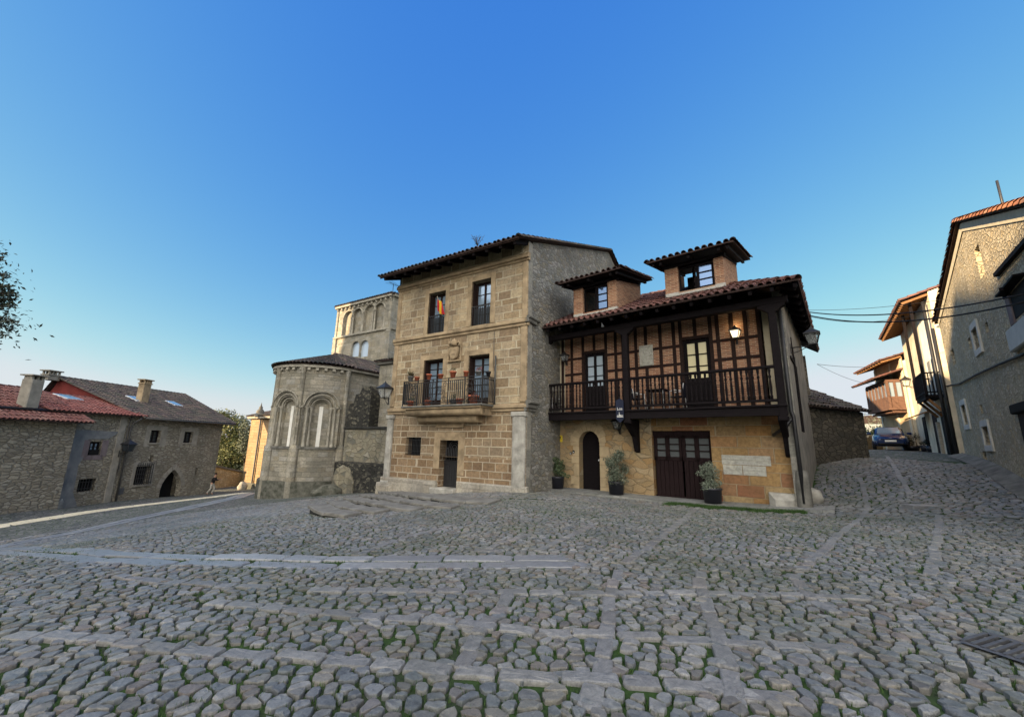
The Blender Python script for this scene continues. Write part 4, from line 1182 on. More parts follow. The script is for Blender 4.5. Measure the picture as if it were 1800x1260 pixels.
    for u in ((d1[0] + d1[1]) / 2, (d2[0] + d2[1]) / 2):
        o = MB(f); o.bbox(u - .062, u + .062, d1[3] + .1, V2, -.05, .032, .012); o.build('stud', M['timber_brown'], R)
    for v, hh in ((f.uv(1280, 597)[1], .10), (f.uv(1280, 631)[1], .10)):
        for ua, ub in ((.28, d1[0] - .12), (d1[1] + .12, d2[0] - .12), (d2[1] + .12, UE)):
            o = MB(f); o.bbox(ua, ub, v - hh / 2, v + hh / 2, -.05, .028, .01); o.build('cross_rail', M['timber_brown'], R)
    for q in (d1, d2):
        o = MB(f); o.bbox(q[0] - .12, q[1] + .12, q[3], q[3] + .12, -.05, .034, .012); o.build('lintel', M['timber_brown'], R)
    for q, gl in ((d1, 'glass_sky'), (d2, 'glass_cream')):
        lp = f.uv(1230, 660)[1] - VF - .25
        o = casement(f, q[0], q[1], q[2], q[3], -.06, R, 'balcony_door', 2, 3, 'timber', gl, .07, .03, .06, lp)
        for s in range(2):
            p = MB(f); hw3 = (q[1] - q[0]) / 2; p.bbox(q[0] + s * hw3 + .15, q[0] + (s + 1) * hw3 - .15, VF + .2, VF + lp, -.07, -.04, .015); p.build('door_panel', M['timber'], o)
    # carved stone arms in the gallery wall
    a, b, c, d = f.rect(1124, 609, 1149.5, 642)
    o = MB(f); o.bbox(a, b, c, d, -.02, .07, .02); cu = (a + b) / 2; hw = (b - a) / 2; cv = (c + d) / 2
    o.tube([(cu + hw * .72 * math.cos(t) * (1 if math.sin(t) < .3 else .9), cv - .02 + hw * .95 * math.sin(t), .07) for t in np.linspace(0, 6.28, 24)], .032, 5)
    o.tube([(cu + hw * .45 * math.cos(t), cv - .03 + hw * .62 * math.sin(t), .07) for t in np.linspace(0, 6.28, 18)], .022, 5)
    for sx in (-1, 1):
        o.tube([(cu + sx * (hw * .9 - .02 * k), d - .06 - .05 * math.sin(k * 1.1), .07) for k in range(8)], .025, 5); o.tube([(cu + sx * (hw * .88 - .018 * k), c + .05 + .04 * math.sin(k * 1.1), .07) for k in range(8)], .025, 5)
        o.tube([(cu + sx * hw * (.9 + .06 * math.sin(t * 2)), cv + t * .12, .07) for t in np.linspace(-2, 2, 10)], .022, 5)
    o.build('coat_of_arms', M['whiteblock'], R)
    # side pier (corbelled stone end wall) and street side wall
    mb = MB(f); mb.wall(8.30, UR, -.8, 6.6, w=GW * .35); mb.add([(8.30, -.8, GW * .35), (8.30, 6.6, GW * .35), (8.30, 6.6, -.2), (8.30, -.8, -.2)], [(0, 1, 2, 3)])
    mb.build('end_pier', M['ashlar_grey'], R)
    s = FHS
    LSIDE = 7.2
    mb = MB(s); mb.wall(-GW * .35 * 1.0, LSIDE, -1.0, 6.65); mb.build('side_wall', M['plaster_grey'], R)
    mb = MB(f)
    mb.wall(-3, UR, -1, 6.2, w=-9.2); mb.build('rear_wall', M['rub_left'], R)
    bw = Frame(HC, 51.0); e2 = s.pt(LSIDE, 0); mb = MB(Frame(e2, 141.0, toward=(30, 60))); mb.wall(0, 9.5, -1, 6.6, w=0); mb.build('rear_wall', M['rub_left'], R)
    for k, u in enumerate((1.2, 1.45, 1.7, 2.0)):
        o = MB(s); o.bbox(u, u + .09, 2.2, 5.4 - .3 * k, -.02, .03, .01); o.build('side_timber', M['timber'], R)
    o = MB(s); o.bbox(.1, 1.6, 4.45, 4.55, -.02, .04, .01); o.build('side_timber', M['timber'], R)
    # main roof
    s = FHS
    EW = GW + .62; VE = f.uv(1180, 533, EW)[1]; SL = rad(25.0)
    e = f.d; sv = -f.n * math.cos(SL) + np.array([0, 0, math.sin(SL)])
    UL0, UR0 = -.35, UR + .55
    P0 = np.array(f.pt(UL0, VE, EW)); WR = UR0 - UL0
    LS = (EW + 3.9) / math.cos(SL)
    hl = LS * math.cos(SL)
    rf = tile_roof('roof', M['tile_brown'], R, P0, e, sv, [(0, 0), (WR, 0), (WR - hl * 1.0, LS), (0, LS)], pitch=.235, tl=.42, r=.092)
    top = P0 + sv * LS; sv2 = -f.n * math.cos(SL) - np.array([0, 0, math.sin(SL)])
    tile_roof('roof', M['tile_brown'], R, top, e, sv2, [(0, 0), (WR - hl, 0), (WR - .3, 5.2), (0, 5.2)], pitch=.235, tl=.42, r=.092)
    ridge_tiles([top, top + e * (WR - hl)], M['tile_brown'], rf, 'ridge', .12)
    cor = P0 + e * WR; hipt = top + e * (WR - hl)
    ridge_tiles([cor, hipt], M['tile_brown'], rf, 'hip', .12)
    # street side plane of the hipped roof
    dn = -s.n * math.cos(SL) + np.array([0, 0, math.sin(SL)])
    tile_roof('roof', M['tile_brown'], R, cor, -f.n, dn, [(0, 0), (hl * 2, 0), (hl, LS)], pitch=.235, tl=.42, r=.092)
    # soffit boards and rafters under the front eave
    o = MB(f); vi = VE - .06
    o.add([(UL0, vi, EW - .05), (UR0, vi, EW - .05), (UR0, vi + EW * math.tan(SL), 0), (UL0, vi + EW * math.tan(SL), 0)], [(0, 1, 2, 3)]); o.build('soffit', M['timber'], R)
    for k in range(17):
        u = UL0 + .2 + k * (WR - .3) / 16
        o = MB(f); o.beam((u, VE - .13, EW - .1), (u, VE - .13 + (EW - .1) * math.tan(SL), 0), .1, .12); o.build('rafter', M['timber'], R)
    # side eave over the street with exposed rafters
    so_ = UR0 - UR
    for k in range(11):
        u = -1.3 + k * .8; o = MB(s); o.beam((u, VE - .13, so_ - .1), (u, VE - .13 + so_ * math.tan(SL), 0), .10, .12); o.build('rafter', M['timber'], R)
    o = MB(s); o.add([(-EW, VE - .06, so_ - .03), (2 * hl - EW, VE - .06, so_ - .03), (2 * hl - EW - so_, VE - .06 + so_ * math.tan(SL), 0), (-EW + so_, VE - .06 + so_ * math.tan(SL), 0)], [(0, 1, 2, 3)]); o.build('side_soffit', M['timber'], R)
    # dormers
    nrm = np.cross(e, sv); nrm = nrm if nrm[2] > 0 else -nrm
    def dormer(xl, xr, xw0, xw1, ybl, ytop, w):
        """front of a dormer: pixel columns of the brick front, of the window, its foot and head"""
        u0, u1 = f.uv(xl, ybl, w)[0], f.uv(xr, ybl, w)[0]
        a0, a1 = f.uv(xw0, ytop, w)[0], f.uv(xw1, ytop, w)[0]
        v0 = f.uv((xl + xr) / 2, ybl, w)[1]; v1 = f.uv((xw0 + xw1) / 2, ytop, w)[1]
        D = MB(f); D.wall(u0, u1, v0 - .3, v1, [(a0, a1, v0 + .12, v1)], w=w, depth=.26)
        dl = 2.6
        for u in (u0, u1):
            D.add([(u, v0 - .2, w), (u, v1, w), (u, v1 + .12 + dl * math.tan(rad(11)), w - dl), (u, v0 - .2, w - dl)], [(0, 1, 2, 3)])
        dm = D.build('dormer', M['brick'], R)
        o = MB(f); o.bbox(u0 - .01, a0, v0 + .0, v0 + .13, w - .1, w + .03, .02); o.bbox(a1, u1 + .01, v0 + .0, v0 + .13, w - .1, w + .03, .02); o.bbox(u0 + .05, u1 - .05, v0 - .05, v0 + .05, w - .05, w + .10, .02)
        o.build('flashing', M['mortar_grey'], dm)
        am = (a0 + a1) / 2
        o = casement(f, am, a1 - .01, v0 + .12, v1 - .02, w - .10, dm, 'window', 1, 3, 'timber', 'glass_sky2', .05, .04, .05)
        o = MB(f); o.box(a0, a1, v0 + .1, v1, w - 1.3, w - 1.25); o.build('dark_room', M['dark'], dm)
        o = MB(f); o.box(a0 - .0, a0 + .05, v0 + .12, v1, w - .2, w - .12); o.box(a0, am, v1 - .06, v1, w - .2, w - .12); o.build('window_frame', M['timber'], dm)
        fo = Frame.__new__(Frame); fo.p = np.array(f.pt(am - .02, 0, w - .13)); fo.p[2] = 0; aa = rad(-39 + 74); fo.d = -np.array([math.cos(rad(-39 - 68)), math.sin(rad(-39 - 68)), 0]); fo.n = np.array([fo.d[1], -fo.d[0], 0])
        casement(fo, -(0.0), am - a0 - .08, v0 + .13, v1 - .03, 0, dm, 'open_window', 1, 3, 'timber', 'glass_dark', .05, .04, .04)
        # flat pitched dormer roof with deep eaves
        SD = rad(11.0); ov, so = .55, .42
        o = MB(f)
        vt = v1 + .13
        o.bbox(u0 - .06, u1 + .06, v1 - .0, v1 + .13, w - .15, w + .04, .02)
        for u in (u0 - .25, u0 + .02, (u0 + u1) / 2, u1 - .02, u1 + .25): o.beam((u, vt + .05 - ov * math.tan(SD), w + ov - .04), (u, vt + .05 + dl * math.tan(SD), w - dl), .09, .1)
        o.add([(u0 - so, vt + .11 - ov * math.tan(SD), w + ov), (u1 + so, vt + .11 - ov * math.tan(SD), w + ov), (u1 + so, vt + .11 + dl * math.tan(SD), w - dl), (u0 - so, vt + .11 + dl * math.tan(SD), w - dl)], [(0, 1, 2, 3)])
        o.build('dormer_eave', M['timber'], dm)
        sd = -f.n * math.cos(SD) + np.array([0, 0, math.sin(SD)])
        Pd = np.array(f.pt(u0 - so - .05, vt + .17 - ov * math.tan(SD), w + ov + .06)); WD = u1 - u0 + 2 * so + .1
        tr = tile_roof('dormer_roof', M['tile_dark2'], dm, Pd, e, sd, [(0, 0), (WD, 0), (WD, ov + dl + .4), (0, ov + dl + .4)], pitch=.235, r=.09)
        for k in (0.02, WD - .02): ridge_tiles([Pd + e * k, Pd + e * k + sd * (ov + dl + .4)], M['tile_dark2'], tr, 'verge', .11)
        return dm
    dormer(1008.5, 1085, 1024, 1068, 551, 501, .74)
    dormer(1170, 1276, 1190, 1254, 513, 462, .5)
    # corner: granite post, boulder plinth
    q = atY(1418, 888, 12.62)
    o = MB(f)
    o.lathe((8.52, GW * .35 - .05), [(.20, -.5), (.19, .6), (.15, 1.0), (.0, 1.05)], 9); o.build('corner_stone', M['trim_dark'], R)
    # street drain pipe and hanging cables at the corner
    o = MB(f)
    o.tube([(8.46, 6.1, GW * .35 + .07), (8.46, 2.75, GW * .35 + .07), (8.50, 2.6, GW * .35 + .09), (8.52, .1, GW * .35 + .09)], .055, 8); o.tube([(8.46, 2.55, GW * .35 + .07), (8.25, 2.25, GW * .35 + .1), (7.9, 2.05, .15)], .05, 7)
    o.build('rain_pipe', M['iron'], R)
    o = MB(f); o.bbox(7.62, 8.42, -.6, .32, -.05, .42, .18); o.build('plinth_boulder', M['trim_pale'], R)
    return R
M['glass_sky'] = m_glass('pale sky glass', (.46, .55, .64), .25, .1)  # sky reflection painted into the pane colour
M['glass_sky2'] = m_glass('blue sky glass', (.13, .21, .36), .6, .08)
M['glass_cream'] = m_plain('cream window blind', (.66, .58, .34), .06, 1.5, .25, 0, .6)  # reflection of a sunlit house painted on the panes
M['glass_curtain'] = m_glass('curtained glass', (.16, .17, .18), .4)
M['curtain'] = m_plain('net curtain', (.55, .54, .50), .15, 12, .9, 0)
M['cream_dark'] = m_plain('aged cream render', (.36, .31, .22), .2, 2, .9, .006)
M['plaster_grey'] = m_plain('weathered side render', (.24, .225, .195), .4, 1.8, .93, .03, col2=(.33, .30, .255))
M['mortar_grey'] = m_plain('mortar flashing', (.36, .345, .31), .2, 6, .9, .01)
M['tile_dark2'] = m_isle('brown black roof tiles', [(.07, .04, .035), (.10, .055, .045), (.055, .035, .032), (.13, .08, .065)], lichen=(.05, .045, .04), lam=.5)
M['trim_gold'] = m_plain('golden dressed stone', (.38, .295, .18), .22, 2.6, .9, .012)
FOOT += [(FH, -1, 8.6, -12, .95)]
HOUSE = balcony_house()
M['glass_skylight'] = m_glass('skylight glass', (.30, .42, .52), .5, .1)
# ------------------------------------------------------------------ houses on the left
def roof_plane(name, mat, parent, A, B, Cc, poly_px=None, pts=None, **kw):
    """tile roof through three points: A, B along the eave, Cc up the slope; outline given by world points"""
    A, B, Cc = (np.array(q, float) for q in (A, B, Cc))
    e = B - A; e /= np.linalg.norm(e); s = Cc - A; s = s - e * (s @ e); s /= np.linalg.norm(s)
    poly = [((np.array(p) - A) @ e, (np.array(p) - A) @ s) for p in pts]
    return tile_roof(name, mat, parent, A, e, s, poly, **kw)

def chimney(fr, u, v0, v1, w, su, sw, parent, mat, cap='tile', name='chimney'):
    o = MB(fr); o.bbox(u - su / 2, u + su / 2, v0, v1, w - sw / 2, w + sw / 2, .02)
    c = o.build(name, mat, parent)
    o = MB(fr)
    for du in (-.42, -.14, .14, .42):
        for dw in (-.38, .38): o.box(u + du * su - .05, u + du * su + .05, v1, v1 + .22, w + dw * sw - .05, w + dw * sw + .05)
    o.bbox(u - su / 2 - .1, u + su / 2 + .1, v1 + .22, v1 + .30, w - sw / 2 - .1, w + sw / 2 + .1, .02)
    o.box(u - su / 2 - .05, u + su / 2 + .05, v1 - .08, v1, w - sw / 2 - .05, w + sw / 2 + .05)
    o.build('chimney_cap', mat, c)
    return c

def left_houses():
    f = FL
    # far house with the pointed doorway
    ue = f.uv(383, 800)[0]; um = f.uv(236, 800)[0]
    R = thing('stone_house', 'long grey stone house with a pointed arch doorway and a dark mossy roof', 'house', f.pt((ue + um) / 2, -3.0))
    VE = 2.85
    w1 = f.rect(266, 756, 280, 778); w2 = f.rect(325, 758.5, 337, 778); w3 = f.rect(240, 820, 260, 850)
    dr = f.rect(288, 826, 314, 874); dr = (dr[0], dr[1], -4.2, dr[3])
    s1 = f.rect(264.5, 800, 268, 813); s2 = f.rect(344.5, 822, 347, 835)
    vs = dr[2] + 4.2 - 4.2; spring = g1(*f.pt((dr[0] + dr[1]) / 2, 0)[:2]) + .75
    mb = MB(f); mb.wall(um, ue, -5, VE + .3, [w1, w2, w3, dr, s1, s2], depth=.4)
    arch_fill(mb, dr[0], dr[1], spring, dr[3], 0, .4, 14, pointed=.45)
    mb.build('wall', M['rub_left'], R)
    for q in (w1, w2):
        o = MB(f); o.bbox(q[0] - .4, q[0], q[2] - .3, q[3] + .35, -.05, .02, .01); o.bbox(q[1], q[1] + .5, q[2] - .3, q[3] + .35, -.05, .02, .01); o.bbox(q[0], q[1], q[3], q[3] + .35, -.05, .02, .01); o.bbox(q[0] - .1, q[1] + .1, q[2] - .12, q[2], -.05, .06, .02)
        o.build('window_surround', M['trim_left'], R)
        casement(f, q[0], q[1], q[2], q[3], -.22, R, 'window', 2, 3, 'timber', 'glass_dark', .06, .04)
    q = w3
    o = MB(f); o.bbox(q[0] - .25, q[0], q[2] - .2, q[3] + .3, -.05, .02, .01); o.bbox(q[1], q[1] + .3, q[2] - .2, q[3] + .3, -.05, .02, .01); o.bbox(q[0], q[1], q[3], q[3] + .3, -.05, .02, .01); o.bbox(q[0] - .15, q[1] + .15, q[2] - .14, q[2], -.05, .1, .02)
    o.build('window_surround', M['trim_left'], R)
    o = MB(f); o.box(q[0], q[1], q[2], q[3], -.42, -.38); o.build('window_back', M['dark'], R)
    o = MB(f); iron_bars(o, q[0] - .02, q[1] + .02, q[2], q[3] + .25, .16, .16, .014, 5)
    um_ = (q[0] + q[1]) / 2; o.tube([(q[0], q[3] + .25, .16), (um_ - .2, q[3] + .35, .16), (um_, q[3] + .6, .16), (um_ + .2, q[3] + .35, .16), (q[1], q[3] + .25, .16)], .016, 5)
    for u in (q[0], q[1]): o.box(u - .012, u + .012, q[3] + .1, q[3] + .13, 0, .16); o.box(u - .012, u + .012, q[2] + .1, q[2] + .13, 0, .16)
    o.build('window_grille', M['iron'], R)
    for q in (s1, s2):
        o = MB(f); o.box(q[0] - .02, q[1] + .02, q[2], q[3], -.42, -.38); o.build('slit_back', M['dark'], R)
    o = MB(f); n = 9; cu = (dr[0] + dr[1]) / 2; hw = (dr[1] - dr[0]) / 2
    def oc(a, e): 
        y = math.sin(a) * .55 + .45 * (1 - abs(math.cos(a))); return (cu + (hw + e) * math.cos(a), spring + (dr[3] - spring + e * 1.1) * y)
    for k in range(n):
        a0, a1 = math.pi * k / n + .02, math.pi * (k + 1) / n - .02
        o.prism([oc(a0, 0), oc(a0, .36), oc((a0 + a1) / 2, .37), oc(a1, .36), oc(a1, 0), oc((a0 + a1) / 2, 0)], -.05, .03)
    o.build('arch_ring', M['trim_left'], R)
    o = MB(f); o.box(dr[0] - .1, dr[1] + .1, -4.5, dr[3] + .05, -.9, -.85); dd = o.build('doorway', M['dark'], R)
    o = MB(f); o.box(dr[0] + .2, dr[0] + .75, spring - .7, spring + .55, -.84, -.80); o.build('lit_interior', M['render_blue'], dd)
    # roof: ridge, hipped far end
    A = np.array(f.pt(um - .2, VE, .55)); B = np.array(f.pt(ue + .9, VE, .55))
    WR = -7.2
    rr = f.uv(325, 693, WR); rl = f.uv(100, 661, WR); vr = rr[1] - .05
    Rr = np.array(f.pt(rr[0], vr, WR)); g0 = um - .25; Rl = np.array(f.pt(g0, vr, WR))
    Al = np.array(f.pt(g0, VE, .55))
    rf = roof_plane('roof', M['tile_dark'], R, Al, B, Rl, pts=[Al, B, Rr, Rl], pitch=.24, tl=.5, r=.1)
    WB = -8.9; Bb = np.array(f.pt(ue - 2.0, VE, WB)); 
    e_h = Bb - B
    roof_plane('roof', M['tile_dark'], R, B, Bb, Rr, pts=[B, Bb, Rr], pitch=.24, tl=.5, r=.1)
    ridge_tiles([Rl, Rr, B], M['tile_dark'], rf, 'ridge', .13)
    Ab = np.array(f.pt(g0, VE, WB))
    roof_plane('roof', M['tile_dark'], R, Ab, Bb, Rl, pts=[Ab, Bb, Rr, Rl], pitch=.24, tl=.5, r=.1)
    ridge_tiles([Al, Rl], M['tile_dark'], rf, 'verge', .12); o = MB(f); g0 = um; o.add([(g0, VE - 2, 0), (g0, VE + .15, 0), (g0, vr - .1, WR), (g0, VE + .15, WB + .3), (g0, VE - 2, WB + .3)], [(0, 1, 2, 3, 4)]); o.build('red_gable', M['red_paint'], R)
    o = MB(f); o.wall(g0, ue, -5, VE, w=WB + .3); o.build('rear_wall', M['rub_left'], R)
    fe = Frame(f.pt(ue, 0), 194.0, toward=(0, 80)); o = MB(fe); L = abs(WB + .3); o.wall(0, L + .1, -5, VE + .1); o.build('end_wall', M['rub_left'], R)
    o = MB(f); o.add([(um - .3, VE - .02, .5), (ue + .8, VE - .02, .5), (ue + .8, VE + .1, 0), (um - .3, VE + .1, 0)], [(0, 1, 2, 3)]); o.build('eave_boards', M['timber'], R)
    # skylights on the slope
    nrm = np.cross(B - Al, Rl - Al); nrm /= np.linalg.norm(nrm); nrm = nrm if nrm[2] > 0 else -nrm
    ed = (B - Al) / np.linalg.norm(B - Al); up = (Rl - Al) - ed * ((Rl - Al) @ ed); up /= np.linalg.norm(up)
    for x, y in ((238, 703), (305, 711)):
        c = roof_at(x, y, Al, nrm)
        o = MB(WORLD); P = [c + nrm * .14 + ed * a * .42 + up * b * .55 for a, b in ((-1, -1), (1, -1), (1, 1), (-1, 1))]; Q = [p - nrm * .3 for p in P]
        W_ = [(p[0], p[2], -p[1]) for p in P + Q]; o.add(W_, [(0, 1, 2, 3), (0, 4, 5, 1), (1, 5, 6, 2), (2, 6, 7, 3), (3, 7, 4, 0)]); sk = o.build('skylight', M['steel'], R)
        o = MB(WORLD); P = [c + nrm * .15 + ed * a * .36 + up * b * .48 for a, b in ((-1, -1), (1, -1), (1, 1), (-1, 1))]; o.add([(p[0], p[2], -p[1]) for p in P], [(0, 1, 2, 3)]); o.build('skylight_glass', M['glass_skylight'], sk)
    qa = f.uv(252, 693, -3.2); chimney(f, qa[0], qa[1] - 1.8, qa[1] + .9, -3.2, .62, .5, R, M['trim'])
    qa = f.uv(91, 656, WR); chimney(f, qa[0], vr - .3, qa[1] - .1, WR, .75, .6, R, M['trim_left'])
    # gutter pipe between the houses
    o = MB(f); ga = g1(*f.pt(um - .8, 0)[:2]); t0 = f.uv(233, 738)[0]; t1 = f.uv(201, 877)[0]
    o.tube([(f.uv(250, 737, .5)[0], VE - .02, .5), (t0, VE - .35, .12), (t0 - .1, VE - .8, .1), (t0 - .1, -3.3, .1)], .06, 6); o.build('rain_pipe', M['metal_pipe'], R)
    o = MB(f); o.tube([(um - .3, VE - .0, .62), (ue + .7, VE - .05, .62)], .07, 6); o.build('gutter', M['metal_pipe'], R)
    o = MB(f); a, b, c, d = f.rect(207, 858, 216, 868); o.bbox(a, b, c, d, -.03, .03, .01); o.build('meter_hatch', M['iron_grey'], R)

    # middle house, blue grey render round the window
    u0 = f.uv(116, 800)[0] - 1.5; VM = f.uv(200, 729, .4)[1]
    R2 = thing('rendered_house', 'low house patched with blue grey render between two stone houses', 'house', f.pt((u0 + um) / 2, -2.9))
    w1 = f.rect(158.5, 776, 175, 799.5); w2 = f.rect(139, 842.5, 165, 862.5)
    mb = MB(f); mb.wall(u0, um, -5, VM + .1, [w1, w2], depth=.35); mb.build('wall', M['rub_left'], R2)
    # the patch of grey render
    a, b, c, d = f.rect(112, 753, 196, 872)
    o = MB(f); pts = [(u0, -3.4), (f.uv(150, 865)[0], -3.4), (w2[0] - .2, -1.9), (w2[0] - .2, w2[3] + .3), (w1[0] - .4, w1[2] - .6), (w1[0] - .15, w1[2]), (w1[0] - .15, w1[3] + .15), (w1[1] + .35, w1[3] + .2), (b, w1[3] + .9), (b - .6, d - .1), (u0, d)]
    m = len(pts); o.add([(p[0], p[1], .02) for p in pts], [tuple(range(m))]); o.build('render_patch', M['render_blue'], R2)
    casement(f, w1[0] + .05, w1[1] - .05, w1[2], w1[3], -.12, R2, 'window', 2, 3, 'timber', 'glass', .07, .04)
    o = MB(f); o.bbox(w1[0] - .35, w1[0], w1[2] - .1, w1[3] + .1, -.05, .03, .01); o.bbox(w1[1], w1[1] + .4, w1[2] - .1, w1[3] + .1, -.05, .03, .01); o.bbox(w1[0] - .2, w1[1] + .2, w1[2] - .3, w1[2], -.05, .03, .01); o.build('window_surround', M['purple_stone'], R2)
    o = MB(f); o.box(w1[0] + .1, w1[1] - .1, w1[2] + .02, w1[2] + .35, -.1, .02); o.build('window_box', M['dark'], R2)
    o = MB(f); o.box(w2[0], w2[1], w2[2], w2[3], -.36, -.33); o.build('window_back', M['dark'], R2)
    o = MB(f); iron_bars(o, w2[0], w2[1], w2[2], w2[3], -.1, .16, .014, 2); o.build('window_grille', M['iron'], R2)
    WM = -4.2
    u3 = f.uv(104, 880, .9)[0] - 1.0; A = np.array(f.pt(u3, VM, .45)); B = np.array(f.pt(um + .15, VM, .45))
    vr2 = f.uv(172, 701, WM)[1]; Rl2 = np.array(f.pt(u3, vr2, WM)); Rr2 = np.array(f.pt(f.uv(174, 701, WM)[0], vr2, WM))
    rf = roof_plane('roof', M['tile_red2'], R2, A, B, Rl2, pts=[A, B, Rr2, Rl2], pitch=.24, tl=.45, r=.1)
    ridge_tiles([Rl2, Rr2], M['tile_red2'], rf, 'ridge', .13)
    nrm = np.cross(B - A, Rl2 - A); nrm /= np.linalg.norm(nrm); nrm = nrm if nrm[2] > 0 else -nrm
    ed = (B - A) / np.linalg.norm(B - A); up = (Rl2 - A) - ed * ((Rl2 - A) @ ed); up /= np.linalg.norm(up)
    c = roof_at(119, 700.5, A, nrm)
    o = MB(WORLD); P = [c + nrm * .14 + ed * a * .5 + up * b * .6 for a, b in ((-1, -1), (1, -1), (1, 1), (-1, 1))]; Q = [p - nrm * .3 for p in P]
    o.add([(p[0], p[2], -p[1]) for p in P + Q], [(0, 1, 2, 3), (0, 4, 5, 1), (1, 5, 6, 2), (2, 6, 7, 3), (3, 7, 4, 0)]); sk = o.build('skylight', M['steel'], R2)
    o = MB(WORLD); P = [c + nrm * .15 + ed * a * .43 + up * b * .53 for a, b in ((-1, -1), (1, -1), (1, 1), (-1, 1))]; o.add([(p[0], p[2], -p[1]) for p in P], [(0, 1, 2, 3)]); o.build('skylight_glass', M['glass_skylight'], sk)
    o = MB(f); o.add([(u0 - 3, VM - .03, .42), (um, VM - .03, .42), (um, VM + .1, 0), (u0 - 3, VM + .1, 0)], [(0, 1, 2, 3)]); o.build('eave_boards', M['timber'], R2)
    o = MB(f); a = f.uv(219, 745)[0]; o.bbox(a - .35, a + .1, -3.5, VM, -.05, .06, .02); o.build('corner_stones', M['trim_left'], R2)
    o = MB(f); o.tube([(a + .3, VM, .08), (a + .15, -.2, .08), (a + .1, -.9, .1)], .03, 5); o.build('cable_conduit', M['metal_pipe'], R2)
    o = MB(f); o.wall(u0 - 3, um, -5, VM, w=2 * WM); o.build('rear_wall', M['rub_left'], R2)

    # near house with the bright red roof, standing a little forward
    WN = .9
    un = f.uv(104, 880, WN)[0]; VN = f.uv(60, 739, WN + .4)[1]
    R3 = thing('stone_house', 'near stone house with a bright red tiled roof and a tall chimney', 'house', f.pt(un - 4, -2.6))
    mb = MB(f); mb.wall(un - 14, un, -4.5, VN + .1, w=WN); mb.add([(un, -4.5, WN), (un, VN, WN), (un, VN + .3, -.1), (un, -4.5, -.1)], [(0, 1, 2, 3)])
    mb.build('wall', M['rub_left'], R3)
    A = np.array(f.pt(un - 14, VN, WN + .5)); B = np.array(f.pt(f.uv(165, 746, WN + .5)[0], VN, WN + .5))
    WQ = -3.2
    vq = f.uv(35, 682, WQ)[1]
    Rl3 = np.array(f.pt(un - 14, vq, WQ)); Rr3 = np.array(f.pt(f.uv(66, 690, WQ)[0], vq, WQ))
    rf = roof_plane('roof', M['tile_red'], R3, A, B, Rl3, pts=[A, B, Rr3, Rl3], pitch=.24, tl=.45, r=.1)
    ridge_tiles([Rl3, Rr3, B], M['tile_red'], rf, 'ridge', .12)
    o = MB(f); o.add([(un - 14, VN - .03, WN + .45), (float((B - f.p) @ f.d), VN - .03, WN + .45), (un, VN + .1, WN), (un - 14, VN + .1, WN)], [(0, 1, 2, 3)]); o.build('eave_boards', M['timber'], R3)
    qa = f.uv(58, 690, -.5); 
    o = MB(f); a = f.uv(46, 724, -.3)[0]; vt_ = f.uv(60, 668, -.5)[1]
    o.bbox(a - .32, a + .30, VN + .1, vt_, -.62, .0, .04); ch = o.build('chimney', M['trim_left'], R3)
    o = MB(f)
    for du in (-.26, 0, .24): o.box(a + du - .05, a + du + .05, vt_, vt_ + .2, -.56, -.06)
    o.bbox(a - .42, a + .40, vt_ + .2, vt_ + .27, -.72, .1, .02); o.build('chimney_cap', M['trim_left'], ch)
    o = MB(f); o.wall(un - 14, un, -4.5, VN, w=-6.5); o.build('rear_wall', M['rub_left'], R3)
    # slate coloured patch and the sun warmed stain are part of the wall; bollard at its corner
    p = on_ground(100, 893)
    t = thing('bollard', 'short pale stone bollard at the corner of the near red roofed house', 'bollard', p)
    o = MB(WORLD); o.lathe((p[0], -p[1]), [(.24, p[2] - .2), (.23, p[2] + .4), (.19, p[2] + .55), (.0, p[2] + .6)], 10); o.build('post', M['trim_pale'], t)
    wall_lantern('wall_lantern', 'dark iron lantern on the corner between the blue grey and the long stone house', f, f.uv(209, 790)[0], f.uv(209, 793)[1], .06, size=.75, arm=.6, glass='glass_dark')
M['trim_left'] = m_plain('grey brown dressed stone', (.24, .22, .185), .3, 2.2, .92, .015)
M['purple_stone'] = m_plain('purplish stone', (.17, .135, .135), .3, 2.5, .92, .015)
M['tile_red2'] = m_isle('dull red roof tiles', [(.19, .06, .05), (.24, .08, .065), (.16, .055, .048), (.27, .11, .09), (.21, .075, .06)], lichen=(.12, .08, .07), lam=.5)
FOOT += [(FL, -20, 12, -12, .1), (FL, -20, -1, -1, 1.0)]
left_houses()

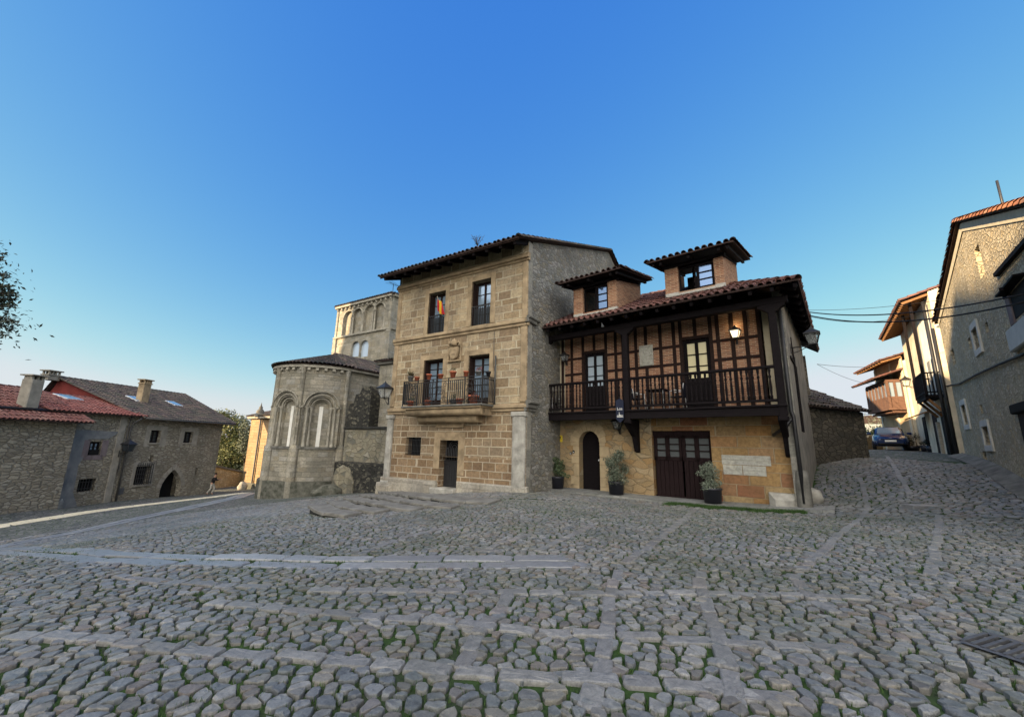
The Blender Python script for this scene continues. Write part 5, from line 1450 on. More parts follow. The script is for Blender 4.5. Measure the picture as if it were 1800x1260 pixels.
# ------------------------------------------------------------------ the collegiate church
def church():
    C = APC; gb = g1(-15.5, 27.4)
    R = thing('church', 'romanesque church of grey stone with a round apse and a square arcaded tower', 'church', (C[0], C[1], gb))
    r = 3.1; VEA = None
    near = C[:2] * (1 - r / np.linalg.norm(C[:2]))
    d = ray(545, 641); VEA = float(EYE + d[2] * np.linalg.norm(near) / math.hypot(d[0], d[1]))     # eave height
    dsl = lambda y: float(EYE + ray(560, y)[2] * np.linalg.norm(near) / math.hypot(ray(560, y)[0], ray(560, y)[1]))
    vb, vsill, vcap, vtop = gb - 1.5, dsl(787), dsl(716), dsl(690)
    a_ax = CA + math.pi                                             # outward axis of the apse
    cam_a = math.atan2(-C[1], -C[0])
    wins = [cam_a + rad(1), cam_a - rad(43), cam_a + rad(62)]
    hw = .97
    # cylinder wall with window openings cut out by angle
    o = MB(WORLD)
    def P(a, v, rr): return (C[0] + rr * math.cos(a), v, -(C[1] + rr * math.sin(a)))
    angs = np.linspace(a_ax - math.pi / 2 - .35, a_ax + math.pi / 2, 97)
    half = hw / r
    def in_w(a): return any(abs((a - w + math.pi) % (2 * math.pi) - math.pi) < half for w in wins[:2])
    for a, b in zip(angs, angs[1:]):
        am = (a + b) / 2
        if in_w(am): spans = [(vb, vsill)]; 
        else: spans = [(vb, VEA)]
        for v0, v1 in spans: o.add([P(a, v0, r), P(b, v0, r), P(b, v1, r), P(a, v1, r)], [(0, 1, 2, 3)], True)
        if in_w(am):
            w = min(wins[:2], key=lambda q: abs((am - q + math.pi) % (2 * math.pi) - math.pi))
            def top(x):
                q = max(-1, min(1, ((x - w + math.pi) % (2 * math.pi) - math.pi) / half)); return vcap + hw * math.sqrt(max(0, 1 - q * q))
            o.add([P(a, top(a), r), P(b, top(b), r), P(b, VEA, r), P(a, VEA, r)], [(0, 1, 2, 3)], True)
    o.build('apse_wall', M['church'], R)
    for w in wins[:2]:
        ww = MB(WORLD)
        def L(x, v, dep):                                          # local: x across, dep into the wall
            return (C[0] + (r - dep) * math.cos(w) - x * math.sin(w), v, -(C[1] + (r - dep) * math.sin(w) + x * math.cos(w)))
        steps = [(hw + .16, -.07), (hw, .12), (hw * .74, .14), (hw * .74, .34), (hw * .5, .36), (hw * .5, .55), (hw * .10, .62)]
        n = 16
        for (h0, d0), (h1, d1) in zip(steps, steps[1:]):
            pr = lambda hh, dd: [L(-hh, vsill + .05, dd)] + [L(hh * math.cos(t), vcap + hh * math.sin(t), dd) for t in np.linspace(math.pi, 0, n)] + [L(hh, vsill + .05, dd)]
            A_, B_ = pr(h0, d0), pr(h1, d1); m = len(A_)
            ww.add(A_ + B_, [(k, k + 1, m + k + 1, m + k) for k in range(m - 1)])
        win = ww.build('apse_window', M['church'], R)
        g = MB(WORLD); g.add([L(-hw * .12, vsill + .05, .60), L(hw * .12, vsill + .05, .60), L(hw * .12, vcap + .1, .60), L(-hw * .12, vcap + .1, .60)], [(0, 1, 2, 3)]); g.build('slit_pane', M['white'], win)
        cdp = MB(WORLD)
        for hh, dd in ((hw * .87, .08), (hw * .62, .28)):
            for sg in (-1, 1):
                q = L(sg * hh, 0, dd); cdp.lathe((q[0], q[2]), [(.13, vsill + .05), (.13, vsill + .18), (.085, vsill + .26), (.075, vcap - .32), (.12, vcap - .1), (.13, vcap - .02)], 8)
        cdp.build('colonnette', M['church_light'], win)
        for hh, dd, rr in ((hw * .87, .1, .06), (hw * .62, .3, .06), (hw * 1.1, -.03, .05)):
            cdp = MB(WORLD); cdp.tube([L(hh * math.cos(t), vcap + hh * math.sin(t), dd) for t in np.linspace(0, math.pi, 18)], rr, 6); cdp.build('arch_moulding', M['church_light'], win)
        cdp = MB(WORLD); cdp.tube([L(-hw - .25, vcap - .0, -.0), L(-hw * .5, vcap - .0, .3)], .07, 6); cdp.build('impost', M['church_light'], win); cdp = MB(WORLD); cdp.tube([L(hw + .25, vcap - .0, -.0), L(hw * .5, vcap - .0, .3)], .07, 6); cdp.build('impost', M['church_light'], win)
    # engaged columns, sill course, base and corbelled eave
    for a in (cam_a - rad(24), cam_a + rad(28), cam_a + rad(88), cam_a - rad(62)):
        cdp = MB(WORLD); q = (C[0] + (r + .05) * math.cos(a), -(C[1] + (r + .05) * math.sin(a)))
        cdp.lathe(q, [(.30, vb), (.30, vsill - .1), (.22, vsill + .1), (.15, vsill + .2), (.14, VEA - .6), (.2, VEA - .25), (.22, VEA - .1)], 10); cdp.build('half_column', M['church'], R)
    def ring(v0, v1, rr, nm, mt, a0=None):
        o = MB(WORLD)
        for a, b in zip(angs, angs[1:]):
            o.add([P(a, v0, r - .02), P(b, v0, r - .02), P(b, v0, rr), P(a, v0, rr), P(a, v1, rr), P(b, v1, rr), P(b, v1, r - .02), P(a, v1, r - .02)], [(0, 1, 2, 3), (3, 2, 5, 4), (4, 5, 6, 7)], False)
        return o.build(nm, mt, R)
    ring(vsill - .08, vsill + .06, r + .10, 'sill_course', M['trim_dark'])
    ring(VEA - .16, VEA + .02, r + .24, 'eave_course', M['church_light'])
    vm = dsl(846)
    ring(vb, vm, r + .28, 'apse_base', M['mossy'])
    for k in range(22):
        a = angs[0] + (angs[-1] - angs[0]) * (k + .5) / 22
        o = MB(WORLD); c_, s_ = math.cos(a), math.sin(a)
        o.beam((C[0] + r * c_, VEA - .28, -(C[1] + r * s_)), (C[0] + (r + .2) * c_, VEA - .25, -(C[1] + (r + .2) * s_)), .18, .2); o.build('corbel', M['church_light'], R)
    # conical roof running back into the gabled choir
    apex = np.array([C[0], C[1], 0]) + CAX * .6; va = float(EYE + ray(577, 622)[2] * (math.hypot(*apex[:2])) / math.hypot(*ray(577, 622)[:2]))
    va = max(va, VEA + .9)
    V, F = [], []
    n = 44; re = r + .34
    aa = np.linspace(angs[0], angs[-1], n + 1)
    for k in range(n):
        am = (aa[k] + aa[k + 1]) / 2; dn = np.array([math.cos(am), math.sin(am), 0]); tg = np.array([-math.sin(am), math.cos(am), 0])
        E0 = np.array([C[0], C[1], VEA + .05]) + dn * re; T0 = np.array([apex[0], apex[1], va]); Ld = np.linalg.norm(T0 - E0); sd = (T0 - E0) / Ld; nr = np.cross(tg, sd); nr = nr if nr[2] > 0 else -nr
        q = 0.0; hw_ = re * (aa[1] - aa[0]) / 2
        while q < Ld * .93:
            q2 = min(q + .46, Ld); b0 = len(V)
            for tt, lift in ((q, .05), (q2, .015)):
                wd = hw_ * (1 - tt / Ld) * 1.02 + .004
                for j in range(5):
                    t = math.pi * j / 4; V.append(E0 + sd * tt + tg * wd * math.cos(t) + nr * (lift + wd * .8 * math.sin(t)))
            for j in range(4): F.append((b0 + j, b0 + j + 1, b0 + 5 + j + 1, b0 + 5 + j))
            q += .42
    np_mesh('apse_roof', np.array(V), np.array(F), M['tile_dark'], R)
    o = MB(WORLD); m = len(angs)
    o.add([P(a, VEA + .03, re - .02) for a in angs] + [(apex[0], va - .03, -apex[1])], [(k, k + 1, m) for k in range(m - 1)]); o.build('roof_bed', M['tile_bed'], R)
    # straight choir behind the apse, same eave
    fr = Frame.__new__(Frame); sd = np.array([CAX[1], -CAX[0], 0]); fr.p = np.array([C[0], C[1], 0]) + sd * r; fr.d = CAX; fr.n = sd
    o = MB(fr); o.wall(-.1, 9, vb, VEA); o.build('choir_wall', M['church'], R)
    o = MB(fr); o.bbox(-.1, 9, VEA - .16, VEA + .02, -.02, .24, .02); o.build('eave_course', M['church_light'], R)
    SLc = math.atan2(va - VEA, r + .3)
    P0 = np.array(fr.pt(0, VEA + .05, .34))
    tile_roof('choir_roof', M['tile_dark'], R, P0, CAX, -sd * math.cos(SLc) + np.array([0, 0, math.sin(SLc)]), [(0, 0), (9, 0), (9, (r + .34) / math.cos(SLc)), (0.6, (r + .34) / math.cos(SLc))], pitch=.24, tl=.45, r=.1)
    fl2 = Frame.__new__(Frame); fl2.p = np.array([C[0], C[1], 0]) - sd * r; fl2.d = CAX; fl2.n = -sd
    o = MB(fl2); o.wall(-.1, 9, vb, VEA); o.build('choir_wall', M['church'], R)
    P0 = np.array(fl2.pt(0, VEA + .05, .34)); tile_roof('choir_roof', M['tile_dark'], R, P0, CAX, sd * math.cos(SLc) + np.array([0, 0, math.sin(SLc)]), [(0, 0), (9, 0), (9, (r + .34) / math.cos(SLc)), (0.6, (r + .34) / math.cos(SLc))], pitch=.24, tl=.45, r=.1)
    # square tower over the crossing
    ft = Frame((C[0] + CAX[0] * 7.5, C[1] + CAX[1] * 7.5), 147.7)
    uL, uR = ft.uv(589, 590)[0], ft.uv(685, 590)[0]
    if uL < uR: uL, uR = uR, uL
    vE = ft.uv(640, 530)[1]; vS = ft.uv(640, 587)[1]; vB = VEA - 1.5
    arcs = []
    for x0, x1, yt in ((606, 617, 549), (621, 633, 545), (642, 655, 538), (659, 672, 535)):
        a, b, c, d = ft.rect(x0, yt, x1, 590); arcs.append((a, b, vS + .25, d))
    wn = [ft.rect(618.5, 601, 630, 626), ft.rect(633.5, 599, 646, 626)]
    o = MB(ft); dd_ = .26
    holes = arcs + [(a, b, c, d) for a, b, c, d in wn]
    o.wall(uR, uL, vB, vE, holes, depth=dd_)
    for a, b, c, d in holes: arch_fill(o, a, b, d - (b - a) / 2, d, 0, dd_, 8)
    o.build('tower_wall', M['church'], R)
    for a, b, c, d in arcs:
        q = MB(ft); q.wall(a - .05, b + .05, c, d + .05, w=-dd_); q.build('blind_arch', M['church'], R)
        q = MB(ft)
        for u in (a - .1, b + .1): q.lathe((u, .02), [(.12, c - .05), (.12, c + .1), (.08, c + .15), (.08, d - (b - a) / 2 - .25), (.13, d - (b - a) / 2 - .05)], 7)
        q.build('colonnette', M['church_light'], R)
        q = MB(ft); cu = (a + b) / 2; hh = (b - a) / 2 + .08; q.tube([(cu + hh * math.cos(t), d - (b - a) / 2 + hh * math.sin(t), .0) for t in np.linspace(0, math.pi, 12)], .08, 6); q.build('arch_moulding', M['church_light'], R)
    for a, b, c, d in wn:
        q = MB(ft); q.wall(a - .05, b + .05, c, d + .05, w=-dd_ + .02); q.build('tower_window', M['glass_sky'], R)
    for v, h, pr in ((vE - .22, .26, .28), (vS, .2, .16)):
        q = MB(ft); q.bbox(uR - .05, uL + .15, v, v + h, -.05, pr, .04); q.build('string_course', M['church_light'], R)
    for k in range(13):
        u = uR + .2 + (uL - uR - .4) * k / 12; q = MB(ft); q.bbox(u - .1, u + .1, vE - .5, vE - .22, -.02, .2, .06); q.build('corbel', M['church_light'], R)
    for u in (uR + .02, uL - .32):
        q = MB(ft); q.bbox(u, u + .3, vS + .2, vE - .5, -.02, .1, .03); q.bbox(u - .1, u + .45, vB, vS, -.02, .14, .03); q.build('corner_pilaster', M['church'], R)
    fs = Frame(ft.pt(uR, 0), 57.7); o = MB(fs); Lt = uL - uR; o.wall(0, Lt, vB, vE); o.bbox(0, Lt, vE - .22, vE + .04, -.05, .28, .03); o.bbox(0, Lt, vS, vS + .2, -.05, .16, .03); o.build('tower_wall', M['church'], R)
    fs2 = Frame(ft.pt(uL, 0), 57.7); fs2.n = -FTS.n; o = MB(fs2); o.wall(0, Lt, vB, vE); o.bbox(0, Lt, vE - .22, vE + .04, -.05, .28, .03); o.build('tower_wall', M['church'], R)
    o = MB(ft); o.wall(uR, uL, vB, vE, w=-Lt); o.build('tower_wall', M['church'], R)
    ap = ft.pt((uL + uR) / 2, vE + .9, -Lt / 2); ec = [ft.pt(uR - .3, vE + .06, .32), ft.pt(uL + .3, vE + .06, .32), ft.pt(uL + .3, vE + .06, -Lt - .32), ft.pt(uR - .3, vE + .06, -Lt - .32)]
    for k in range(4): roof_plane('tower_roof', M['tile_dark'], R, ec[k], ec[(k + 1) % 4], ap, pts=[ec[k], ec[(k + 1) % 4], ap], pitch=.26, tl=.5, r=.11)
    # nave wall beside the tower house, soot black buttress in front of it
    fb = Frame((C[0] + CAX[0] * 1.0, C[1] + CAX[1] * 1.0), 147.7).moved(w=0)
    fb = Frame(tuple(atY(655, 800, 26.8)[:2]), 147.7)
    uW = fb.uv(690, 800)[0] - 1.5; vT = fb.uv(665, 640)[1]
    o = MB(fb); o.wall(uW, .05, vb, vT); o.add([(.05, vb, 0), (.05, vT, 0), (.05, vT, -6), (.05, vb, -6)], [(0, 1, 2, 3)]); o.poly([(uW, vT, 0), (.05, vT, 0), (.05, vT, -6), (uW, vT, -6)]); o.build('chapel_wall', M['church'], R)
    o = MB(fb); o.bbox(uW, .2, vT - .1, vT + .1, -.2, .18, .03); o.build('eave_course', M['trim_dark'], R)
    P0 = np.array(fb.pt(.25, vT + .12, .3)); tile_roof('chapel_roof', M['tile_dark'], R, P0, -fb.d, -fb.n * math.cos(rad(14)) + np.array([0, 0, math.sin(rad(14))]), [(0, 0), (-uW + .25, 0), (-uW + .25, 5), (0, 5)], pitch=.24, tl=.45, r=.1)
    w2 = .75
    ub = fb.uv(603, 800, w2)[0]; ur2 = uW
    vt1, vt2, vt3 = fb.uv(625, 700, w2)[1], fb.uv(640, 752, w2)[1], fb.uv(640, 815, w2)[1]
    uq = fb.uv(650, 720, w2)[0]
    o = MB(fb)
    top = [(ub, vt1 - .9), (ub - .15, vt1 - .35), (ub - .55, vt1 - .3), (ub - .7, vt1 + .25), (ub - 1.1, vt1 + .3), (ub - 1.3, vt1 + .7), (uq + .2, vt1 + .75), (uq, vt1 + .4), (uq, vt2), (ub, vt2)]
    o.prism(top, -3.2, w2); o.build('buttress', M['black_stone'], R)
    o = MB(fb); o.wall(ur2, ub, vt3, vt2, w=w2); o.add([(ub, vt3, w2), (ub, vt2, w2), (ub, vt2, -3), (ub, vt3, -3)], [(0, 1, 2, 3)]); o.build('buttress', M['rub_church'], R)
    o = MB(fb); o.bbox(ur2, ub + .1, vt2 - .08, vt2 + .08, -.5, w2 + .1, .03); o.build('string_course', M['black_plain'], R)
    o = MB(fb); o.wall(ur2, ub + .3, vb, vt3, w=w2 + .35); o.add([(ub + .3, vb, w2 + .35), (ub + .3, vt3, w2 + .35), (ub + .3, vt3, -3), (ub + .3, vb, -3)], [(0, 1, 2, 3)]); o.poly([(ur2, vt3, w2 + .35), (ub + .3, vt3, w2 + .35), (ub + .3, vt3 + .12, w2 - .1), (ur2, vt3 + .12, w2 - .1)]); o.build('buttress_base', M['black_stone'], R)
    am = (ub + uq) / 2 + .4
    o = MB(fb); o.prism([(am - 1.1, vb), (am + 1.0, vb), (am + 1.0, vt3 - 1.0), (am + .7, vt3 - .4), (am + .1, vt3 - .12), (am - .6, vt3 - .3), (am - 1.1, vt3 - 1.1)], 0, w2 + .42); o.build('blocked_arch', M['rub_church'], R)
    rough_stone('rubble_heap', M['mossy'], fb.pt(ub + .1, g1(*fb.pt(ub, 0, w2 + .8)[:2]) + .15, w2 + .7), (1.8, 1.2, .9), R, 5)
    # sunlit transept wall with its pinnacle
    ftr = Frame(tuple(atY(478, 800, 42.5)[:2]), 147.7)
    ua, ubb = ftr.uv(480, 800)[0] - 3, ftr.uv(433, 800)[0]
    vt = ftr.uv(455, 734)[1]; vbs = ftr.uv(440, 848)[1]
    o = MB(ftr); o.wall(ua, ubb, vb - 2.5, vt); o.build('transept_wall', M['church_orange'], R)
    fte = Frame(ftr.pt(ubb, 0), 57.7); fte.n = -FTS.n; o = MB(fte); o.wall(0, 8, vb - 2.5, vt); o.build('transept_wall', M['church_orange'], R)
    o = MB(ftr); o.bbox(ua, ubb + .3, vt - .12, vt + .16, -.3, .35, .04); o.build('eave_course', M['church_light'], R)
    o = MB(ftr); o.bbox(ua, ubb + .15, vb - 2.5, vbs, -.2, .28, .1); o.build('transept_base', M['mossy'], R)
    up = ftr.uv(452, 800)[0]; o = MB(ftr); o.tube([(up + .0, vt - .1, .14), (up, vbs, .14), (up, vb - 1, .3)], .09, 6); o.build('rain_pipe', M['metal_pipe'], R)
    P0 = np.array(ftr.pt(ubb + .4, vt + .16, .4)); tile_roof('transept_roof', M['tile_dark'], R, P0, -ftr.d, -ftr.n * math.cos(rad(16)) + np.array([0, 0, math.sin(rad(16))]), [(0, 0), (ubb - ua + .4, 0), (ubb - ua + .4, 6), (0, 6)], pitch=.26, tl=.5, r=.11)
    q = ftr.uv(455.5, 733, .1); o = MB(ftr); vv = vt + .1; hh = ftr.uv(455, 707, .1)[1] - vv
    o.lathe((q[0], .05), [(.5, vv), (.5, vv + .12 * hh), (.32, vv + .2 * hh), (.42, vv + .32 * hh), (.30, vv + .45 * hh), (.16, vv + .55 * hh), (.20, vv + .62 * hh), (.08, vv + .75 * hh), (.0, vv + hh)], 10); o.build('pinnacle', M['trim_dark'], R)
M['church_light'] = m_plain('church moulding stone', (.27, .25, .205), .35, 3, .92, .015)
M['rub_church'] = m_rubble('worn church rubble', [(.24, .22, .165), (.30, .27, .20), (.20, .18, .13), (.33, .31, .25), (.15, .145, .12)], (.24, .22, .17), (2.2, 3.6), stain=(.05, .05, .047), stain_amt=.65, big=.6)
M['black_plain'] = m_plain('soot black stone', (.03, .03, .028), .5, 3, .95, .02)  # also blackens the step risers to imitate shade
church()
# ------------------------------------------------------------------ stone house on the right with the sunlit gable
def right_house():
    f = FR
    R = thing('gable_house', 'tall rubble stone house with a tiled gable and white framed slit windows', 'house', f.pt(4, 1.0))
    u_e, v_e = f.uv(1650, 566); u_p, v_p = f.uv(1690, 392); u_r, v_r = f.uv(1793, 366)
    u1 = f.uv(1690, 800)[0]
    sl = (v_p - v_e) / (u_e - u_p)
    U0 = -9.0
    v0 = v_p - (u_p - U0) * ((v_p - v_r) / (u_p - u_r))
    wins = []
    wf1 = f.rect(1711, 574, 1727, 620); wf1 = (f.uv(1711, 572)[0], f.uv(1728, 560)[0], f.uv(1722, 621)[1], f.uv(1713, 571)[1])
    def wrect(xl, xr, ytl, ybl):
        a, b = f.uv(xr, (ytl + ybl) / 2)[0], f.uv(xl, (ytl + ybl) / 2)[0]; return (a, b, f.uv(xl, ybl)[1], f.uv(xl, ytl)[1])
    W1 = wrect(1713.5, 1724, 578, 620)      # upper framed window
    W2 = wrect(1694, 1702, 712, 748)        # lower far framed window
    W3 = wrect(1731, 1742, 750, 783)        # lower near framed window
    S = [wrect(1673.5, 1679, 614, 646), wrect(1732.5, 1738, 567, 588), wrect(1703, 1708, 594, 617), wrect(1723.5, 1727.5, 711, 728), wrect(1728, 1734.5, 793, 812)]
    G = (f.uv(1727, 460)[0], f.uv(1717, 460)[0], f.uv(1729, 484)[1], f.uv(1715, 436)[1])
    W4 = wrect(1781, 1797, 512, 566)
    holes = [W1, W2, W3, G] + S
    vtop = v_e
    def line(u): return v_e + (u_e - u) * sl if u > u_p else v_p - (u_p - u) * (v_p - v0) / (u_p - U0)
    a, b, c, d = G
    vtop = min(c - .05, line(b) - .2, line(a) - .2, v_e)
    uc = u_p - (v_p - vtop) * (u_p - U0) / (v_p - v0)
    mb = MB(f)
    mb.wall(uc, u_e, -1.2, vtop, holes[:3] + S, depth=.3)
    mb.wall(U0, uc, -1.2, vtop, top=(v0, vtop))
    us = sorted({uc, a, b, u_p, u_e})
    for x, y in zip(us, us[1:]):
        if x >= a - 1e-6 and y <= b + 1e-6:
            mb.poly([(x, vtop, 0), (y, vtop, 0), (y, c, 0), (x, c, 0)]); mb.poly([(x, d, 0), (y, d, 0), (y, line(y), 0), (x, line(x), 0)])
        else: mb.poly([(x, vtop, 0), (y, vtop, 0), (y, line(y), 0), (x, line(x), 0)])
    mb.add([(a, c, 0), (b, c, 0), (b, d, 0), (a, d, 0), (a, c, -.2), (b, c, -.2), (b, d, -.2), (a, d, -.2)], [(0, 1, 5, 4), (1, 2, 6, 5), (2, 3, 7, 6), (3, 0, 4, 7)])
    mb.build('gable_wall', M['rub_right'], R)
    o = MB(f); o.box(a, b, c, d, -.25, -.2); o.build('window_board', M['timber_grey'], R)
    o = MB(f)
    for q in S: o.box(q[0] - .02, q[1] + .02, q[2], q[3], -.33, -.30)
    o.build('slit_back', M['dark'], R)
    for q in (W1, W2, W3):
        e = .16
        o = MB(f); o.bbox(q[0] - e, q[0], q[2] - e * 1.3, q[3] + e * 1.4, -.05, .05, .012); o.bbox(q[1], q[1] + e, q[2] - e * 1.3, q[3] + e * 1.4, -.05, .05, .012); o.bbox(q[0], q[1], q[3], q[3] + e * 1.4, -.05, .05, .012); o.bbox(q[0], q[1], q[2] - e * 1.3, q[2], -.05, .05, .012)
        w = o.build('window', M['trim_white'], R)
        o = MB(f); o.box(q[0], q[1], q[2], q[3], -.30, -.26); o.build('shutter', M['timber_grey'], w)
    # far corner return, rear
    o = MB(f); o.poly([(u_e, -1, 0), (u_e, -1, -9), (u_e, v_e, -9), (u_e, v_e, 0)]); o.build('end_wall', M['rub_right'], R)
    o = MB(f); o.wall(U0, u_e, -1, v0, w=-9); o.build('rear_wall', M['rub_right'], R)
    o = MB(f); o.poly([(U0, -1, 0), (U0, -1, -9), (U0, v0, -9), (U0, v0, 0)]); o.build('end_wall', M['rub_right'], R)
    # roof slopes and verge tiles
    nb = -f.n
    A = np.array(f.pt(u_e + .35, v_e - .35 * sl + .08, .12)); B = A + nb * 9; T = np.array(f.pt(u_p, v_p + .08, .12))
    rf = roof_plane('roof', M['tile_brown'], R, A, B, T, pts=[A, B, T + nb * 9, T], pitch=.22, tl=.4, r=.09)
    A2 = np.array(f.pt(U0, v0 + .08, .12)); T2 = T
    r2 = roof_plane('roof', M['tile_orange'], R, A2, A2 + nb * 9, T2, pts=[A2, A2 + nb * 9, T2 + nb * 9, T2], pitch=.22, tl=.4, r=.09)
    ridge_tiles([A, T], M['tile_brown'], rf, 'verge', .12); ridge_tiles([A2, T2], M['tile_orange'], r2, 'verge', .13)
    A3 = A2 + np.array([0, 0, .03]) + nb * .2; ridge_tiles([A3, T2 + np.array([0, 0, .03]) + nb * .2], M['tile_orange'], r2, 'verge', .12)
    o = MB(f); o.add([(u_p, v_p - .02, .03), (U0, v0 - .02, .03), (U0, v0 - .3, .03), (u_p, v_p - .3, .03)], [(0, 1, 2, 3)]); o.add([(u_p, v_p - .02, .03), (u_e, v_e, .03), (u_e - .12, v_e - .2, .03), (u_p - .02, v_p - .3, .03)], [(0, 1, 2, 3)]); o.build('verge_mortar', M['cream_dark2'], R)
    # bedding line, pipe
    o = MB(f); pts = [f.uv(x, y) for x, y in ((1664, 679), (1690, 674), (1720, 658), (1760, 640), (1800, 624), (1830, 612))]
    o.tube([(p[0], p[1], .05) for p in pts], .035, 6); o.build('cable', M['cable'], R)
    o = MB(f); up = f.uv(1672, 690)[0]; o.tube([(up + .4, v_e - .1, .16), (up + .4, 1.2, .16)], .07, 8); o.tube([(up + .75, v_e + .0, .3), (up + .7, 1.2, .22)], .05, 8); o.build('rain_pipe', M['iron'], R)
    # the bay beside it: small eave, window with pale sill panel
    q = W4
    o = MB(f); o.box(q[0] - .8, q[1], q[2], q[3], -.02, .012); o.build('window_back', M['dark'], R)
    o = MB(f); o.bbox(q[1], q[1] + .35, q[2] - .1, q[3], -.02, .05, .015); o.build('window_jamb', M['purple_stone'], R)
    o = MB(f); o.beam((q[1] + .35, q[3] + .02, .02), (q[1] - .5, q[3] + .05, .22), .08, .08); o.box(q[0] - .8, q[1] + .3, q[3] + .05, q[3] + .10, 0, .2); o.build('window_hood', M['timber'], R)
    a0 = f.uv(1783, 600)[0]; o = MB(f); o.bbox(a0 - 2.2, a0, f.uv(1783, 622)[1], f.uv(1783, 577)[1], -.02, .12, .03); o.build('window_balcony', M['render_pale'], R)
    p0, p1 = f.uv(1752, 488), f.uv(1795, 452)
    o = MB(f); o.beam((p0[0] - .25, p0[1], .05), (p1[0] - .9, p1[1] + .1, .05), .1, .10); o.build('lean_to_eave', M['timber'], R)
    p0 = f.uv(1786, 722); o = MB(f); o.bbox(p0[0] - 1.8, p0[0], p0[1] - .1, p0[1] + .16, -.02, .12, .03); o.build('door_lintel', M['timber'], R)
    o = MB(f); o.bbox(p0[0] - 1.7, p0[0] - .15, -.2, p0[1] - .1, -.02, .02, .01); o.build('door', M['timber_brown'], R)
    # metal rod above the verge
    c = T + nb * .3; q = f.uv(1724, 372)
    o = MB(f); uu = f.uv(1726, 372)[0]; vv = line(uu); o.tube([(uu, vv - .2, -.4), (uu + .02, vv + 1.0, -.4)], .03, 6); o.build('roof_rod', M['iron'], R)
    # worn footing strip
    o = MB(f)
    V = []
    for k in range(14):
        u = -6 + k * (u1 + 5.9) / 13; g0, g1_ = g1(*f.pt(u, 0)[:2]), g1(*f.pt(u, 0, .45)[:2]); V += [(u, g0 + .22, .0), (u, g1_ + .04, .45)]
    o.add(V, [(2 * k, 2 * k + 1, 2 * k + 3, 2 * k + 2) for k in range(13)], True); o.build('footing', M['trim_dark'], R)
M['cream_dark2'] = m_plain('verge mortar', (.50, .45, .34), .15, 4, .9, .008)
M['render_pale'] = m_plain('pale grey render', (.42, .44, .43), .1, 3, .9, .006)
FOOT += [(FR, -12, 9, -12, .3)]
right_house()

